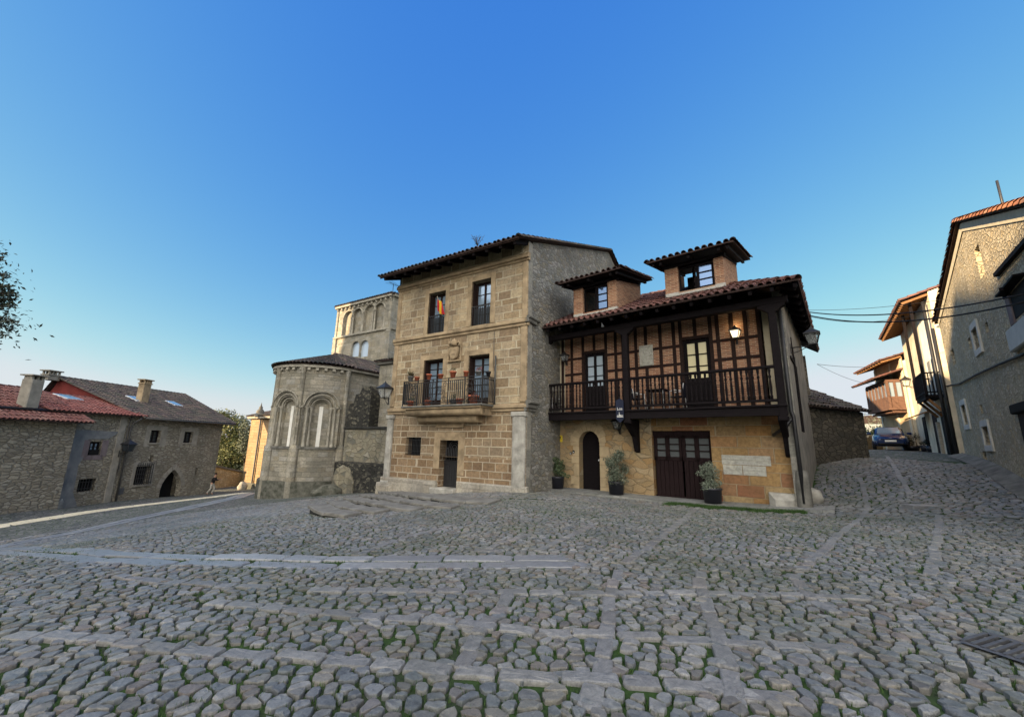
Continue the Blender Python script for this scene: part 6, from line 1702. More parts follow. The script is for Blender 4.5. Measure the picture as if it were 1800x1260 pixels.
# ------------------------------------------------------------------ sunny street houses beyond
def solve_w(fr, px, py, u, lo=0.0, hi=4.0):
    """how far out of the wall a point at u must stand to be seen at column px"""
    fa = fr.uv(px, py, lo)[0] - u
    for _ in range(40):
        m = (lo + hi) / 2; fm = fr.uv(px, py, m)[0] - u
        if fm * fa > 0: lo, fa = m, fm
        else: hi = m
    return (lo + hi) / 2
def street_houses():
    f = FS
    gzz = g1(*f.pt(1, 0)[:2])
    R = thing('street_house', 'cream street house with a deep raftered eave and a dark wooden balcony', 'house', f.pt(3, gzz))
    uE = 9.0; e0 = -.35
    ov = min(2.0, max(.6, solve_w(f, 1583, 535, -.35)))
    VE = f.uv(1581, 537, ov)[1]; top = VE + .42
    mb = MB(f); mb.wall(-.4, uE, -.4, top); mb.build('wall', M['cream'], R)
    b0 = f.uv(1660, 650)[0]
    vfl = f.uv(1659, 690, 0)[1]
    mb = MB(f); mb.wall(.05, 3.1, vfl, top, w=.012); mb.build('upper_render', M['white'], R)
    for u in (1.2, 2.2): o = MB(f); o.bbox(u - .32, u + .32, vfl + .1, vfl + 1.9, -.02, .04, .01); o.build('upper_door', M['render_blue'], R)
    for u in (-.4, uE):
        o = MB(f); o.poly([(u, -.4, 0), (u, -.4, -8), (u, top, -8), (u, top + 1.2, -4), (u, top, 0)]); o.build('end_wall', M['cream'], R)
    o = MB(f); o.wall(-.4, uE, -.4, top, w=-8); o.build('rear_wall', M['cream'], R)
    SL = rad(17); sv = -f.n * math.cos(SL) + np.array([0, 0, math.sin(SL)])
    P0 = np.array(f.pt(e0, VE + .12, ov + .05))
    rf = tile_roof('roof', M['tile_brown'], R, P0, f.d, sv, [(0, 0), (uE - e0, 0), (uE - e0, 6.5), (0, 6.5)], pitch=.23, r=.09)
    ridge_tiles([P0, P0 + sv * 6.5], M['tile_brown'], rf, 'verge', .12)
    for k in range(24):
        u = e0 + .1 + k * (uE - e0 - .2) / 23; o = MB(f); o.beam((u, VE, ov - .05), (u, VE + ov * math.tan(SL), 0), .10, .12); o.build('rafter', M['timber_warm'], R)
    o = MB(f); o.add([(e0, VE + .07, ov), (uE, VE + .07, ov), (uE, VE + .07 + ov * math.tan(SL), 0), (e0, VE + .07 + ov * math.tan(SL), 0)], [(0, 1, 2, 3)]); o.build('eave_boards', M['timber_brown'], R)
    # balcony
    ua = max(.15, f.uv(1661, 690)[0]); wb = solve_w(f, 1633, 670, ua); wb = min(max(wb, .7), 1.2)
    vb, vr = f.uv(1633, 690, wb)[1], f.uv(1631, 645, wb)[1]; ub = ua + 2.4
    o = MB(f); o.box(ua, ub, vb - .12, vb, 0, wb); o.box(ua, ub, vb - .24, vb, wb - .1, wb); bl = o.build('balcony', M['timber'], R)
    o = MB(f)
    o.box(ua, ub, vr - .06, vr, wb - .08, wb); o.box(ua, ub, vb + .10, vb + .16, wb - .07, wb - .01)
    for u in (ua, ub): o.box(u - .04, u + .04, vr - .06, vr, 0, wb - .08); o.box(u - .03, u + .03, vb + .10, vb + .16, 0, wb - .08)
    o.build('handrail', M['timber'], bl)
    for k in range(17):
        u = ua + (ub - ua) * k / 16; o = MB(f); o.box(u - .025, u + .025, vb, vr - .06, wb - .065, wb - .015); o.build('baluster', M['timber'], bl)
    for u in (ua, ub):
        for k in range(5):
            w = .1 + k * (wb - .2) / 4; o = MB(f); o.box(u - .02, u + .02, vb, vr - .06, w - .022, w + .022); o.build('baluster', M['timber'], bl)
    for u in (ua, ub): o = MB(f); o.box(u - .06, u + .06, vb, VE + .1, wb - .12, wb); o.build('balcony_post', M['timber'], bl)
    for u in (ua + .12, (ua + ub) / 2, ub - .12):
        o = MB(f); o.beam((u, vb - .15, wb - .05), (u, vb - 1.0, .02), .1, .12); o.build('brace', M['timber_warm'], bl)
    for u, w_, mt in ((1.4, .9, 'timber'), (3.4, 1.0, 'timber_brown'), (6.3, .9, 'timber')):
        o = MB(f); o.bbox(u - w_ / 2, u + w_ / 2, gzz - .5, gzz + 2.2, -.02, .03, .01); o.build('door', M[mt], R)
    o = MB(f); o.beam((5.2, vb - .5, .0), (5.2, vb - .9, .9), 1.6, .07); o.build('door_canopy', M['timber_warm'], R)
    for u, mt, vt in ((.55, 'timber_grey', 2.9), (2.5, 'timber_grey', 3.2)):
        o = MB(f); o.bbox(u - .1, u + .1, gzz - .5, vt, .0, .14, .02); o.build('post', M[mt], R)
    o = MB(f); o.tube([(-.1, VE, .2), (-.1, gzz - .5, .2)], .065, 8); o.build('rain_pipe', M['iron'], R)
    for u in (4.3, 7.2): o = MB(f); o.bbox(u - .4, u + .4, vfl + .3, vfl + 1.6, -.02, .03, .01); o.build('window', M['timber_brown'], R)
    wall_lantern('wall_lantern', 'grey street lantern on the cream house left of the dark wooden balcony', f, 5.6, f.uv(1601, 672, .6)[1], 0, size=.55, arm=.6)
    # second house, farther up, with the enclosed gallery
    b2 = FS.pt(uE - .05, 0, .15); f2 = Frame((b2[0], b2[1]), 64.0); L2 = 5.4; sv2_ = -f2.n * math.cos(SL) + np.array([0, 0, math.sin(SL)])
    R2 = thing('street_house', 'orange and cream corner house with an enclosed wooden gallery far up the street', 'house', f2.pt(2, 1.6))
    V2 = f2.uv(1577, 622, 1.1)[1]
    mb = MB(f2); mb.wall(.0, L2, -.4, V2 + .3); mb.build('wall', M['orange_render'], R2)
    for u in (.15, 2.0, L2 - .35): o = MB(f2); o.bbox(u, u + .3, -.2, V2 + .2, -.02, .05, .01); o.build('corner_stones', M['cream'], R2)
    o = MB(f2); o.poly([(.0, -.4, 0), (.0, -.4, -8), (.0, V2, -8), (.0, V2 + 1.2, -4), (.0, V2, 0)]); o.poly([(L2, -.4, 0), (L2, -.4, -8), (L2, V2, -8), (L2, V2 + 1.2, -4), (L2, V2, 0)]); o.build('end_wall', M['cream'], R2)
    P0 = np.array(f2.pt(.02, V2 + .1, 1.15))
    tile_roof('roof', M['tile_brown'], R2, P0, f2.d, sv2_, [(0, 0), (L2 + .4, 0), (L2 + .4, 6), (0, 6)], pitch=.24, r=.1)
    for k in range(11):
        u = .1 + k * (L2 - .1) / 10; o = MB(f2); o.beam((u, V2, 1.1), (u, V2 + .34, 0), .09, .11); o.build('rafter', M['timber_warm'], R2)
    ga = .5; gw = min(1.6, max(.9, solve_w(f2, 1569, 690, ga))); gb_ = 4.6
    vg0, vg1 = f2.uv(1570, 716, gw)[1], f2.uv(1571, 664, gw)[1]
    o = MB(f2); o.box(ga, gb_, vg0, vg0 + .8, 0, gw); o.box(ga, gb_, vg1 - .1, vg1 + .1, 0, gw); o.box(ga - .08, gb_ + .08, vg0 - .12, vg0 + .03, 0, gw + .08); o.box(ga + .05, gb_ - .05, vg0 - .3, vg0 - .18, 0, gw - .15)
    for k in range(7):
        u = ga + (gb_ - ga) * k / 6; o.box(u - .06, u + .06, vg0, vg1, gw - .12, gw + .02)
    for w in (.05, gw * .5): o.box(ga - .02, ga + .06, vg0, vg1, w - .06, w + .06)
    g = o.build('gallery', M['timber_red'], R2)
    o = MB(f2); o.box(ga + .04, gb_ - .06, vg0 + .8, vg1 - .1, .1, gw - .07); o.build('gallery_glass', M['glass'], g)
    s20 = rad(20); P0 = np.array(f2.pt(ga - .35, vg1 + .12, gw + .75)); tile_roof('gallery_roof', M['tile_brown'], R2, P0, f2.d, -f2.n * math.cos(s20) + np.array([0, 0, math.sin(s20)]), [(0, 0), (gb_ - ga + .7, 0), (gb_ - ga + .7, 2.3), (0, 2.3)], pitch=.24, r=.1)
    o = MB(f2); o.add([(ga - .35, vg1 + .06, gw + .7), (gb_ + .35, vg1 + .06, gw + .7), (gb_ + .35, vg1 + .78, -.0), (ga - .35, vg1 + .78, 0)], [(0, 1, 2, 3)]); o.build('gallery_eave', M['timber_brown'], g)
    wall_lantern('wall_lantern', 'black street lantern on the orange corner house farthest up the street', f2, L2 - .1, f2.uv(1560, 712, 1.6)[1], 0, size=.8, arm=max(.8, min(2.2, solve_w(f2, 1559, 705, L2 - .1))), glass='glass_lamp')
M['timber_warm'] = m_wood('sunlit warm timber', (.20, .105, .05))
M['timber_red'] = m_wood('red brown gallery wood', (.12, .07, .052))
M['orange_render'] = m_plain('orange render', (.46, .33, .20), .2, 1.5, .9, .01)
FOOT += [(FS, -1, 20, -12, .4)]
street_houses()

def shed():
    p = atY(1529, 803, 20.0); q = atY(1436, 803, 18.2)
    f = Frame((q[0], q[1]), math.degrees(math.atan2(p[1] - q[1], p[0] - q[0])))
    R = thing('shed', 'low dark stone shed with a tiled roof behind the balcony house', 'shed', (p[0], p[1], p[2]))
    L = float(np.linalg.norm((p - q)[:2])); vt = f.uv(1480, 722)[1]
    mb = MB(f); mb.wall(-2.5, L, -1, vt); mb.build('wall', M['rub_dark'], R)
    fe = Frame(f.pt(L, 0), math.degrees(math.atan2(f.d[1], f.d[0])) + 90, toward=(60, 10)); mb = MB(fe); s = 1 if (fe.d @ f.n) < 0 else -1; mb.wall(min(0, s * 4.5), max(0, s * 4.5), -1, vt); mb.poly([(0, vt, 0), (s * 4.5, vt, 0), (s * 3.4, vt + 1.6, 0)]); mb.build('end_wall', M['rub_dark'], R)
    mb = MB(f); mb.wall(-2.5, L, -1, vt + .4, w=-4.5); mb.build('rear_wall', M['rub_dark'], R)
    SL = rad(27); P0 = np.array(f.pt(-2.6, vt + .04, .22)); sv = -f.n * math.cos(SL) + np.array([0, 0, math.sin(SL)]); LS = 4.1
    rf = tile_roof('roof', M['tile_dark'], R, P0, f.d, sv, [(0, 0), (L + 2.75, 0), (L + 2.75, LS), (0, LS)], pitch=.27, tl=.42, r=.11, jit=.03)
    sv2 = -f.n * math.cos(SL) - np.array([0, 0, math.sin(SL)]); top = P0 + sv * LS
    tile_roof('roof', M['tile_dark'], R, top, f.d, sv2, [(0, 0), (L + 2.75, 0), (L + 2.75, 1.6), (0, 1.6)], pitch=.27, tl=.42, r=.11)
    ridge_tiles([top, top + f.d * (L + 2.75)], M['tile_dark'], rf, 'ridge', .13)
    c = on_ground(1470, 806); rough_stone('stone_block', M['trim_pale'], (c[0], c[1], c[2] + .06), (.9, .45, .26), None, 3, .3)
    tag(bpy.data.objects['stone_block'], 'loose pale stone block lying at the foot of the dark shed', 'stone')
M['rub_dark'] = m_rubble('dark shed rubble', [(.10, .09, .075), (.14, .125, .10), (.08, .075, .065), (.17, .15, .12)], (.07, .065, .055), (2.4, 5.5), stain=(.05, .048, .042), stain_amt=.5)
shed()

# ------------------------------------------------------------------ land beyond: far slopes, an added shade ridge, the far field wall, bushes
SUNV = np.array(_sv)
def hills_and_shade_ridge():
    XW = -62.0  # unseen ridge added to shade the square, crest fitted to the gable shadow
    def trace(p):                                   # where the sun ray reaching p crosses the added ridge
        t = (XW - p[0]) / SUNV[0]; q = np.array(p) + SUNV * t; return q[1], q[2]
    prof = sorted(trace(FR.hit(x, y)) for x, y in ((1668, 492), (1738, 480), (1762, 430), (1795, 384)))
    ys = np.arange(-80, 60, .5)
    py = np.array([p[0] for p in prof]); pz = np.array([p[1] for p in prof]) - .4
    H = np.interp(ys, np.r_[-80, py, py[-1] + .8, -12.5, -9.0, 8.0, 15.5, 18.0, 60], np.r_[pz[0], pz, 27.7, 27.9, 31.0, 34.5, 34.0, -2.0, -3.0])
    W = np.array([(-18, .0), (-9, .45), (-3, .9), (0, 1.0), (6, 1.0), (18, .5), (40, .0)])
    V = []
    for dx, k in W: V.append(np.c_[np.full(len(ys), XW - dx), ys, np.where(H > 0, H * k + (-4) * (1 - k), H - 1 * (k < .5))])
    V = np.concatenate(V); n = len(ys); m = len(W); i = np.arange(n * m).reshape(m, n)
    F = np.stack([i[:-1, :-1], i[:-1, 1:], i[1:, 1:], i[1:, :-1]], -1).reshape(-1, 4)
    tag(np_mesh('hills', V, F, M['hill'], smooth=True), kind='structure')
    # distant high ground up the street and all round the horizon
    a = np.linspace(0, 2 * math.pi, 241)
    V = []
    for rr, k in ((230, 0.0), (300, .55), (420, 1.0), (600, .8)):
        hgt = 9 + 5 * np.sin(a * 5 + 1) + 3 * np.sin(a * 13 + 2) + 1.2 * np.sin(a * 37) + .6 * np.sin(a * 71 + 1)
        hgt = hgt * (.25 + .75 * (np.cos(a - 1.05) * .5 + .5))
        V.append(np.c_[rr * np.cos(a), rr * np.sin(a), -4 + (hgt + 4) * k * (rr / 420.0)])
    V = np.concatenate(V); n = len(a); i = np.arange(4 * n).reshape(4, n)
    F = np.stack([i[:-1, :-1], i[:-1, 1:], i[1:, 1:], i[1:, :-1]], -1).reshape(-1, 4)
    tag(np_mesh('hills', V, F, M['hill'], smooth=True), kind='structure')
t_ = NT('hillside'); c_ = t_.coord(False); f_, _ = t_.noise(c_, .06, 8, .7); f2_, _ = t_.noise(c_, .5, 6, .7)
M['hill'] = t_.out(t_.mix(f2_, t_.ramp(f_, [(.35, (.035, .05, .022)), (.5, (.085, .095, .04)), (.65, (.14, .12, .07))]), (.05, .06, .03)), .95, None, .1)
hills_and_shade_ridge()

def far_things():
    # stone garden wall and scrub behind the car
    for (pa, pb, h, lab) in (((1556, 784, 33.0), (1602, 782, 34.0), 1.5, 'low sunlit stone wall behind the parked blue car'), ((1524, 786, 30), (1552, 786, 31.5), .8, 'broken pale stone wall left of the parked blue car')):
        A, B = atY(*pa), atY(*pb); f = Frame((A[0], A[1]), math.degrees(math.atan2(B[1] - A[1], B[0] - A[0])))
        L = float(np.linalg.norm((B - A)[:2])); z = min(A[2], B[2]) - .4
        R = thing('stone_wall', lab, 'wall', (A[0], A[1], z))
        o = MB(f); n = 12; us = np.linspace(0, L, n); hs = z + h + .4 + RNG.uniform(-.15, .15, n)
        for k in range(n - 1): o.prism([(us[k], z), (us[k + 1], z), (us[k + 1], hs[k + 1]), (us[k], hs[k])], -.5, 0)
        o.build('masonry', M['rub_gold'], R)
    for k, (px, py, Y, w_, h_, mat, lab) in enumerate(((1538, 770, 36, 2.6, 2.0, 'leaf_warm', 'yellow green bush behind the broken stone wall'), (1572, 762, 46, 7, 3.4, 'leaf_warm', 'sunlit scrub rising behind the blue car'), (1530, 768, 50, 5, 3.6, 'leaf_grey', 'grey green tree between the shed and the car'), (1590, 750, 60, 9, 4.5, 'leaf_grey', 'far grey green trees under the enclosed gallery'))):
        c = atY(px, py, Y); 
        R = thing('bush' if k != 2 else 'tree', lab, 'bush' if k != 2 else 'tree', (c[0], c[1], c[2] - h_ / 2))
        rg = np.random.default_rng(k + 40)
        cl = [((c[0] + rg.uniform(-w_ / 2, w_ / 2), c[1] + rg.uniform(-1, 1), c[2] + rg.uniform(-h_ / 2, h_ * .3)), (w_ * .22, 1.0, h_ * .26)) for _ in range(12)]
        leaf_cloud('crown', M[mat], R, cl, 2600, .22, k + 3)
        o = MB(WORLD)
        for _ in range(5):
            x = c[0] + rg.uniform(-w_ / 3, w_ / 3); o.tube([(c[0] + (x - c[0]) * .3, c[2] - h_ / 2 - .6, -c[1]), (x, c[2] + h_ * .2, -c[1])], [.06, .02], 5)
        o.build('stems', M['bark'], R)
    # a far house on the ridge
    c = atY(1531, 748, 90); f = Frame((c[0], c[1]), 160)
    R = thing('far_house', 'small far house with a grey roof on the hill left of the car', 'house', (c[0], c[1], c[2] - 3))
    o = MB(f); o.box(-4, 4, c[2] - 5, c[2] + .6, -6, 0); o.build('wall', M['white_dim'], R)
    o = MB(f); o.prism([(-4.4, c[2] + .5), (4.4, c[2] + .5), (0, c[2] + 2.3)], -6.4, .4); o.build('roof', M['tile_bed'], R)
    for u in (-2, 1.4): o = MB(f); o.bbox(u - .5, u + .5, c[2] - 1.6, c[2] - .3, -.05, .03, .01); o.build('window', M['dark'], R)
M['white_dim'] = m_plain('far grey wall', (.34, .35, .36), .1, 1, .9, 0)
far_things()
# ------------------------------------------------------------------ paving in front of the houses
def pavement():
    f = FH
    o = MB(f); us = np.linspace(-1.6, 9.2, 28); V = []
    top = []
    for u in us:
        w1 = 1.0 + .1 * math.sin(u * 1.3) ; gl = g1(*f.pt(u, 0, w1)[:2]); gi = g1(*f.pt(u, 0, 0)[:2])
        zt = gl + .085; V += [(u, gl - .2, w1), (u, zt, w1 - .015), (u, zt + .02, 0), (u, gi - .3, 0)]
    for k in range(len(us) - 1):
        for j in range(3): o.add([V[4 * k + j], V[4 * k + 4 + j], V[4 * k + 5 + j], V[4 * k + 1 + j]], [(0, 1, 2, 3)])
    tag(o.build('pavement', M['pave']), kind='structure')
    # worn stone steps in front of the tower house
    q = [[(539, 905), (552, 909), (580, 914), (610, 913)], [(571, 897.5), (600, 903), (640, 907), (680, 906)], [(600, 889.5), (640, 894), (690, 900), (730, 902)],
         [(630, 882), (691, 888.5), (740, 895), (800, 897)], [(662, 875.5), (720, 881), (780, 885.5), (850, 889), (900, 888)]]
    for k, line in enumerate(q):
        P = [on_ground(*p) for p in line]
        R = thing('stone_step', ['lowest and leftmost worn stone step below the tower house', 'second worn stone step from the bottom below the tower house', 'middle worn stone step below the tower house', 'fourth worn stone step from the bottom below the tower house', 'topmost long worn step along the tower house plinth'][k], 'step', tuple(P[0]), 'stone steps below the tower house')
        fin = smooth_path(P, .75)
        for j in range(len(fin) - 1):
            A, B = fin[j], fin[j + 1]; d = (B - A) / np.linalg.norm(B - A); n = np.array([-d[1], d[0]])
            if n[1] < 0: n = -n
            wd = .55 if k < 4 else .95
            f_ = 1 - .75 * j / max(1, len(fin) - 2)
            zz = max(g1(*A), g1(*B)) + .05 + .15 * f_ + RNG.uniform(-.012, .012)
            sk_ = RNG.uniform(-.03, .03); A = A - n * sk_; B = B - n * sk_
            for nm, mt, g, inset, z1, z0 in (('slab', 'step', .014, 0.0, zz, zz - .075), ('riser', 'black_plain', 0.0, .07, zz - .07, zz - .6)):  # black risers paint the shade under each step lip
                o = MB(WORLD); A2, B2 = A + d * g + n * inset, B - d * g + n * inset
                ps = [A2, B2, B2 + n * wd, A2 + n * wd]
                V = [(p_[0], z1, -p_[1]) for p_ in ps] + [(p_[0], z0, -p_[1]) for p_ in ps]
                o.add(V, [(0, 1, 2, 3), (0, 4, 5, 1), (1, 5, 6, 2), (2, 6, 7, 3), (3, 7, 4, 0)]); o.build(nm, M[mt], R, .015 if nm == 'slab' else 0)
M['pave'] = m_ashlar('pavement stone', [(.18, .185, .185), (.23, .235, .235), (.20, .20, .195)], (.13, .13, .12), .9, .55, .008, stain=(.11, .12, .10), stain_amt=.5)
M['step'] = m_plain('worn step stone', (.15, .14, .125), .4, 3, .9, .02, col2=(.22, .21, .185))
pavement()

# ------------------------------------------------------------------ potted plants
def big_pot(name, label, px, py, d0, d1, h, plant, w=None, seed=0, square=False):
    w_ = {980: .55, 1083: .62, 1252: .62}[px]; u_ = FH.uv(px, py - 20, w_)[0]; p = np.array(FH.pt(u_, 0, w_)); p[2] = g1(p[0], p[1]); z = p[2] + .11
    R = thing(name, label, 'potted plant', (p[0], p[1], z), 'black pots along the balcony house')
    o = MB(WORLD); c = (p[0], -p[1])
    o.lathe(c, [(0, z - .02), (d0 / 2, z - .02), (d1 / 2 * .97, z + h - .07), (d1 / 2 * 1.04, z + h - .06), (d1 / 2 * 1.05, z + h), (d1 / 2 * .95, z + h), (d1 / 2 * .9, z + h - .06)], 22); o.build('pot', M['plastic_black'], R)
    o = MB(WORLD); o.lathe(c, [(d1 / 2 * .92, z + h - .05), (0, z + h - .02)], 16); o.build('soil', M['soil'], R)
    plant(R, np.array([p[0], p[1], z + h]), seed)
    return R
def stems(R, pts, r=.012):
    o = MB(WORLD)
    for a, b in pts: 
        m = (np.array(a) + np.array(b)) / 2 + RNG.normal(0, .02, 3); o.tube([(q[0], q[2], -q[1]) for q in (np.array(a), m, np.array(b))], [r, r * .8, r * .5], 5)
    o.build('stems', M['bark'], R)
def plant_a(R, c, s):
    cl = [(c + np.array(o), r) for o, r in (((-.02, 0, .25), (.26, .24, .2)), ((.05, 0, .5), (.24, .22, .2)), ((-.1, .05, .68), (.2, .2, .12)), ((.1, -.05, .36), (.26, .2, .14)), ((.2, -.2, .1), (.2, .14, .1)), ((.36, -.26, .02), (.14, .1, .07)), ((-.25, .1, .06), (.16, .12, .1)))]
    leaf_cloud('foliage', M['leaf'], R, cl, 750, .10, s, aspect=2.0); stems(R, [(c - np.array([0, 0, .05]), q[0]) for q in cl[:6]])
def plant_b(R, c, s):
    rg = np.random.default_rng(s)
    cl = [(c + np.array([rg.uniform(-.42, .42) * (1 - abs(h - .45) * .8), rg.uniform(-.36, .36), h]), (.2, .2, .17)) for h in np.linspace(.02, 1.02, 22)]
    leaf_cloud('foliage', M['leaf_grey'], R, cl, 2600, .085, s, aspect=2.6); stems(R, [(c - np.array([0, 0, .05]), q[0]) for q in cl[4::2]], .01)
def plant_c(R, c, s):
    rg = np.random.default_rng(s)
    cl = [(c + np.array([rg.uniform(-.26, .26) * (1 - max(0, h - .3)), rg.uniform(-.24, .24), h]), (.15, .15, .13)) for h in np.linspace(.0, .70, 17)]
    leaf_cloud('foliage', M['leaf_pale'], R, cl, 2400, .055, s, aspect=2.0); stems(R, [(c - np.array([0, 0, .05]), q[0]) for q in cl[4::2]], .008)
M['leaf_pale'] = m_isle('pale frosted leaves', [(.12, .15, .11), (.19, .22, .16), (.08, .11, .07), (.26, .28, .22)], .6, bump=0, spec=.4)
big_pot('potted_plant', 'dark leafy plant in a black pot left of the arched door', 980, 861, .46, .56, .48, plant_a, seed=1)
big_pot('potted_plant', 'tall loose grey green shrub in a black pot right of the arched door', 1083, 871, .50, .58, .46, plant_b, seed=2)
big_pot('potted_plant', 'round pale green shrub in a black pot before the garage door', 1252, 885, .50, .58, .46, plant_c, seed=3)

M['pink'] = m_isle('pink flowers', [(.30, .10, .13), (.22, .06, .09), (.06, .08, .03)], .8, bump=0)
M['red_leaf'] = m_isle('dark red leaves', [(.12, .03, .03), (.16, .05, .04), (.07, .05, .03)], .8, bump=0)
# ------------------------------------------------------------------ tower house balcony pots, flag
def small_pot(u, v, w, d, h, mat, label, plant=None, seed=0):
    p = FT.pt(u, v, w)
    R = thing('flower_pot', label, 'flower pot', p, 'flower pots on the tower house balcony')
    o = MB(WORLD); c = (p[0], -p[1]); o.lathe(c, [(0, v), (d * .36, v), (d * .48, v + h * .78), (d * .56, v + h * .78), (d * .56, v + h), (d * .46, v + h), (d * .44, v + h * .85), (0, v + h * .85)], 14); o.build('pot', M[mat], R)
    if plant:
        c3 = np.array(p) + np.array([0, 0, h])
        rg = np.random.default_rng(seed)
        if plant == 'spiky':
            V = []; n = 260
            for _ in range(n):
                a = rg.uniform(0, 6.28); e = rg.uniform(.1, 1.35); L = rg.uniform(.2, .45); dv = np.array([math.cos(a) * math.cos(e), math.sin(a) * math.cos(e), math.sin(e)]); sd = np.array([-math.sin(a), math.cos(a), 0]) * .008
                V += [c3 - sd, c3 + sd, c3 + dv * L + sd * .2 - np.array([0, 0, L * .15]), c3 + dv * L - sd * .2 - np.array([0, 0, L * .15])]
            np_mesh('foliage', np.array(V), np.arange(4 * n).reshape(n, 4), M['dry'], R)
        else: leaf_cloud('foliage', M[plant], R, [(c3 + np.array([0, 0, .07]), (.12, .12, .1)), (c3 + np.array([.05, .02, .14]), (.08, .08, .08))], 90, .06, seed)
    return R
VR_ = 3.05 + 1.12 + .03
for x, d, h, mat, lab, pl in ((722, .24, .22, 'pot_grey', 'grey pot with a dry spiky plant at the left end of the rail', 'spiky'), (733, .22, .17, 'terracotta', 'low terracotta pot beside the dry spiky plant', None), (754, .21, .24, 'terracotta', 'tall pale terracotta pot before the left balcony door', None),
                              (774.5, .22, .19, 'terracotta', 'small terracotta pot between the left door and the middle pot', None), (796, .26, .26, 'terracotta', 'bright orange terracotta pot in the middle of the rail', 'dry'), (819, .2, .22, 'terracotta', 'dull terracotta pot just left of the right balcony door', None),
                              (841, .22, .17, 'pot_grey', 'pale grey bowl of pink flowers before the right balcony door', 'pink'), (865, .2, .2, 'plastic_black', 'small black pot at the right end of the rail', None)):
    w = .80 if x < 850 else .45
    u = FT.uv(x, 664, w)[0]; 
    if x > 860: u = 1.52
    small_pot(u, VR_, w, d, h, mat, lab, pl, int(x))
for x, lab in ((722, 'reddish pot on the balcony floor at its left end'), (752, 'reddish planter on the balcony floor before the left door'), (797, 'dark pot on the balcony floor below the orange pot'), (808, 'terracotta pot on the balcony floor right of the dark pot'), (832, 'wide red planter on the balcony floor before the right door')):
    u = FT.uv(x, 700, .6)[0]; small_pot(u, 3.05 + .065, .6, .3 if x != 832 else .42, .24 if x != 832 else .34, 'terracotta' if x != 797 else 'pot_grey', lab, 'leaf' if x in (722, 797) else 'red_leaf' if x != 808 else None, int(x))

def flag():
    f = FT; a = f.uv(768, 522, .05); 
    u, v = a
    R = thing('flag', 'small red and yellow flag on a short pole in the upper left window', 'flag', f.pt(u, v, -.2))
    u = f.uv(771, 530, .3)[0]; v = f.uv(771, 527, .3)[1]
    o = MB(f); o.tube([(u + .12, v - .75, -.15), (u + .05, v + .12, .35)], .014, 6); o.lathe((u + .05, .35), [(.0, v + .1), (.03, v + .13), (.0, v + .18)], 8); o.build('pole', M['timber_grey'], R)
    # three bands hanging in folds
    n, m = 18, 10; H, Wd = .62, .30
    rows = [('red_cloth', 0, .25), ('yellow_cloth', .25, .75), ('red_cloth', .75, 1.0)]
    for mat, t0, t1 in rows:
        V, F = [], []
        for i in range(m + 1):
            s = t0 + (t1 - t0) * i / m
            for j in range(n + 1):
                h = j / n
                x = u + .10 - s * Wd * (1 - .25 * h) - .10 * h * s - .02
                z = v + .03 - h * H * (.86 + .14 * math.sin(s * 3)) - s * .16
                w = .30 + .055 * math.sin(s * 15 + h * 2.2) * (.35 + h) - .12 * h
                V.append((x, z, w))
        for i in range(m):
            for j in range(n): F.append((i * (n + 1) + j, (i + 1) * (n + 1) + j, (i + 1) * (n + 1) + j + 1, i * (n + 1) + j + 1))
        o = MB(f); o.add(V, F, True); o.build('stripe', M[mat], R)
M['red_cloth'] = m_plain('red flag cloth', (.40, .02, .03), .15, 10, .85, 0)
M['yellow_cloth'] = m_plain('yellow flag cloth', (.66, .42, .03), .12, 10, .85, 0)
flag()

M['iron_grey2'] = m_plain('grey plastic', (.22, .225, .225), .12, 6, .6, 0)
M['navy'] = m_plain('navy sign paint', (.012, .016, .035), .1, 5, .5, 0)
M['glow'] = m_plain('glowing lamp glass', (.8, .7, .5), .05, 5, .4, 0)  # emission added to an unlit lantern, for a golden sun patch
M['glow'].node_tree.nodes['Principled BSDF'].inputs['Emission Color'].default_value = (1, .78, .45, 1); M['glow'].node_tree.nodes['Principled BSDF'].inputs['Emission Strength'].default_value = .7
# ------------------------------------------------------------------ lanterns, sign, boxes
f_ = Frame(FT.pt(7.35, 0, .1), 57.7); 
wall_lantern('wall_lantern', 'black street lantern on the left corner of the tan tower house', FT, 7.62, FT.uv(684, 698, .3)[1], .05, size=.66, arm=.28)
wall_lantern('wall_lantern', 'small dark lantern on the wall above the arched door', FH, FH.uv(1085, 750, .25)[0], FH.uv(1085, 753, .25)[1], 0, size=.42, arm=.25)
wall_lantern('wall_lantern', 'small unlit lantern at the left end of the timber gallery', FH, FH.uv(993, 629, .2)[0], FH.uv(993, 634, .2)[1], .03, size=.36, arm=.2)
LL = wall_lantern('wall_lantern', 'small glowing lantern at the right end of the timber gallery', FH, FH.uv(1293, 590, .2)[0], FH.uv(1293, 594, .2)[1], .03, size=.38, arm=.2, glass='glow')
lp = bpy.data.lights.new('lantern_light', 'POINT'); lp.energy = 1.4; lp.color = (1, .72, .38); lp.shadow_soft_size = .05  # added lamp imitating a patch of reflected sun
lo = bpy.data.objects.new('lantern_light', lp); COL.objects.link(lo); lo.location = FH.pt(FH.uv(1293, 590, .2)[0], FH.uv(1293, 590, .2)[1] + .02, .24)
lo.location = FH.pt(FH.uv(1293, 590, .2)[0], FH.uv(1293, 596, .2)[1] + .46, .16)
wall_lantern('wall_lantern', 'big black street lantern on the lane side of the balcony house', FHS, FHS.uv(1429, 604, .62)[0], FHS.uv(1429, 604, .62)[1], 0, size=.5, arm=.62)
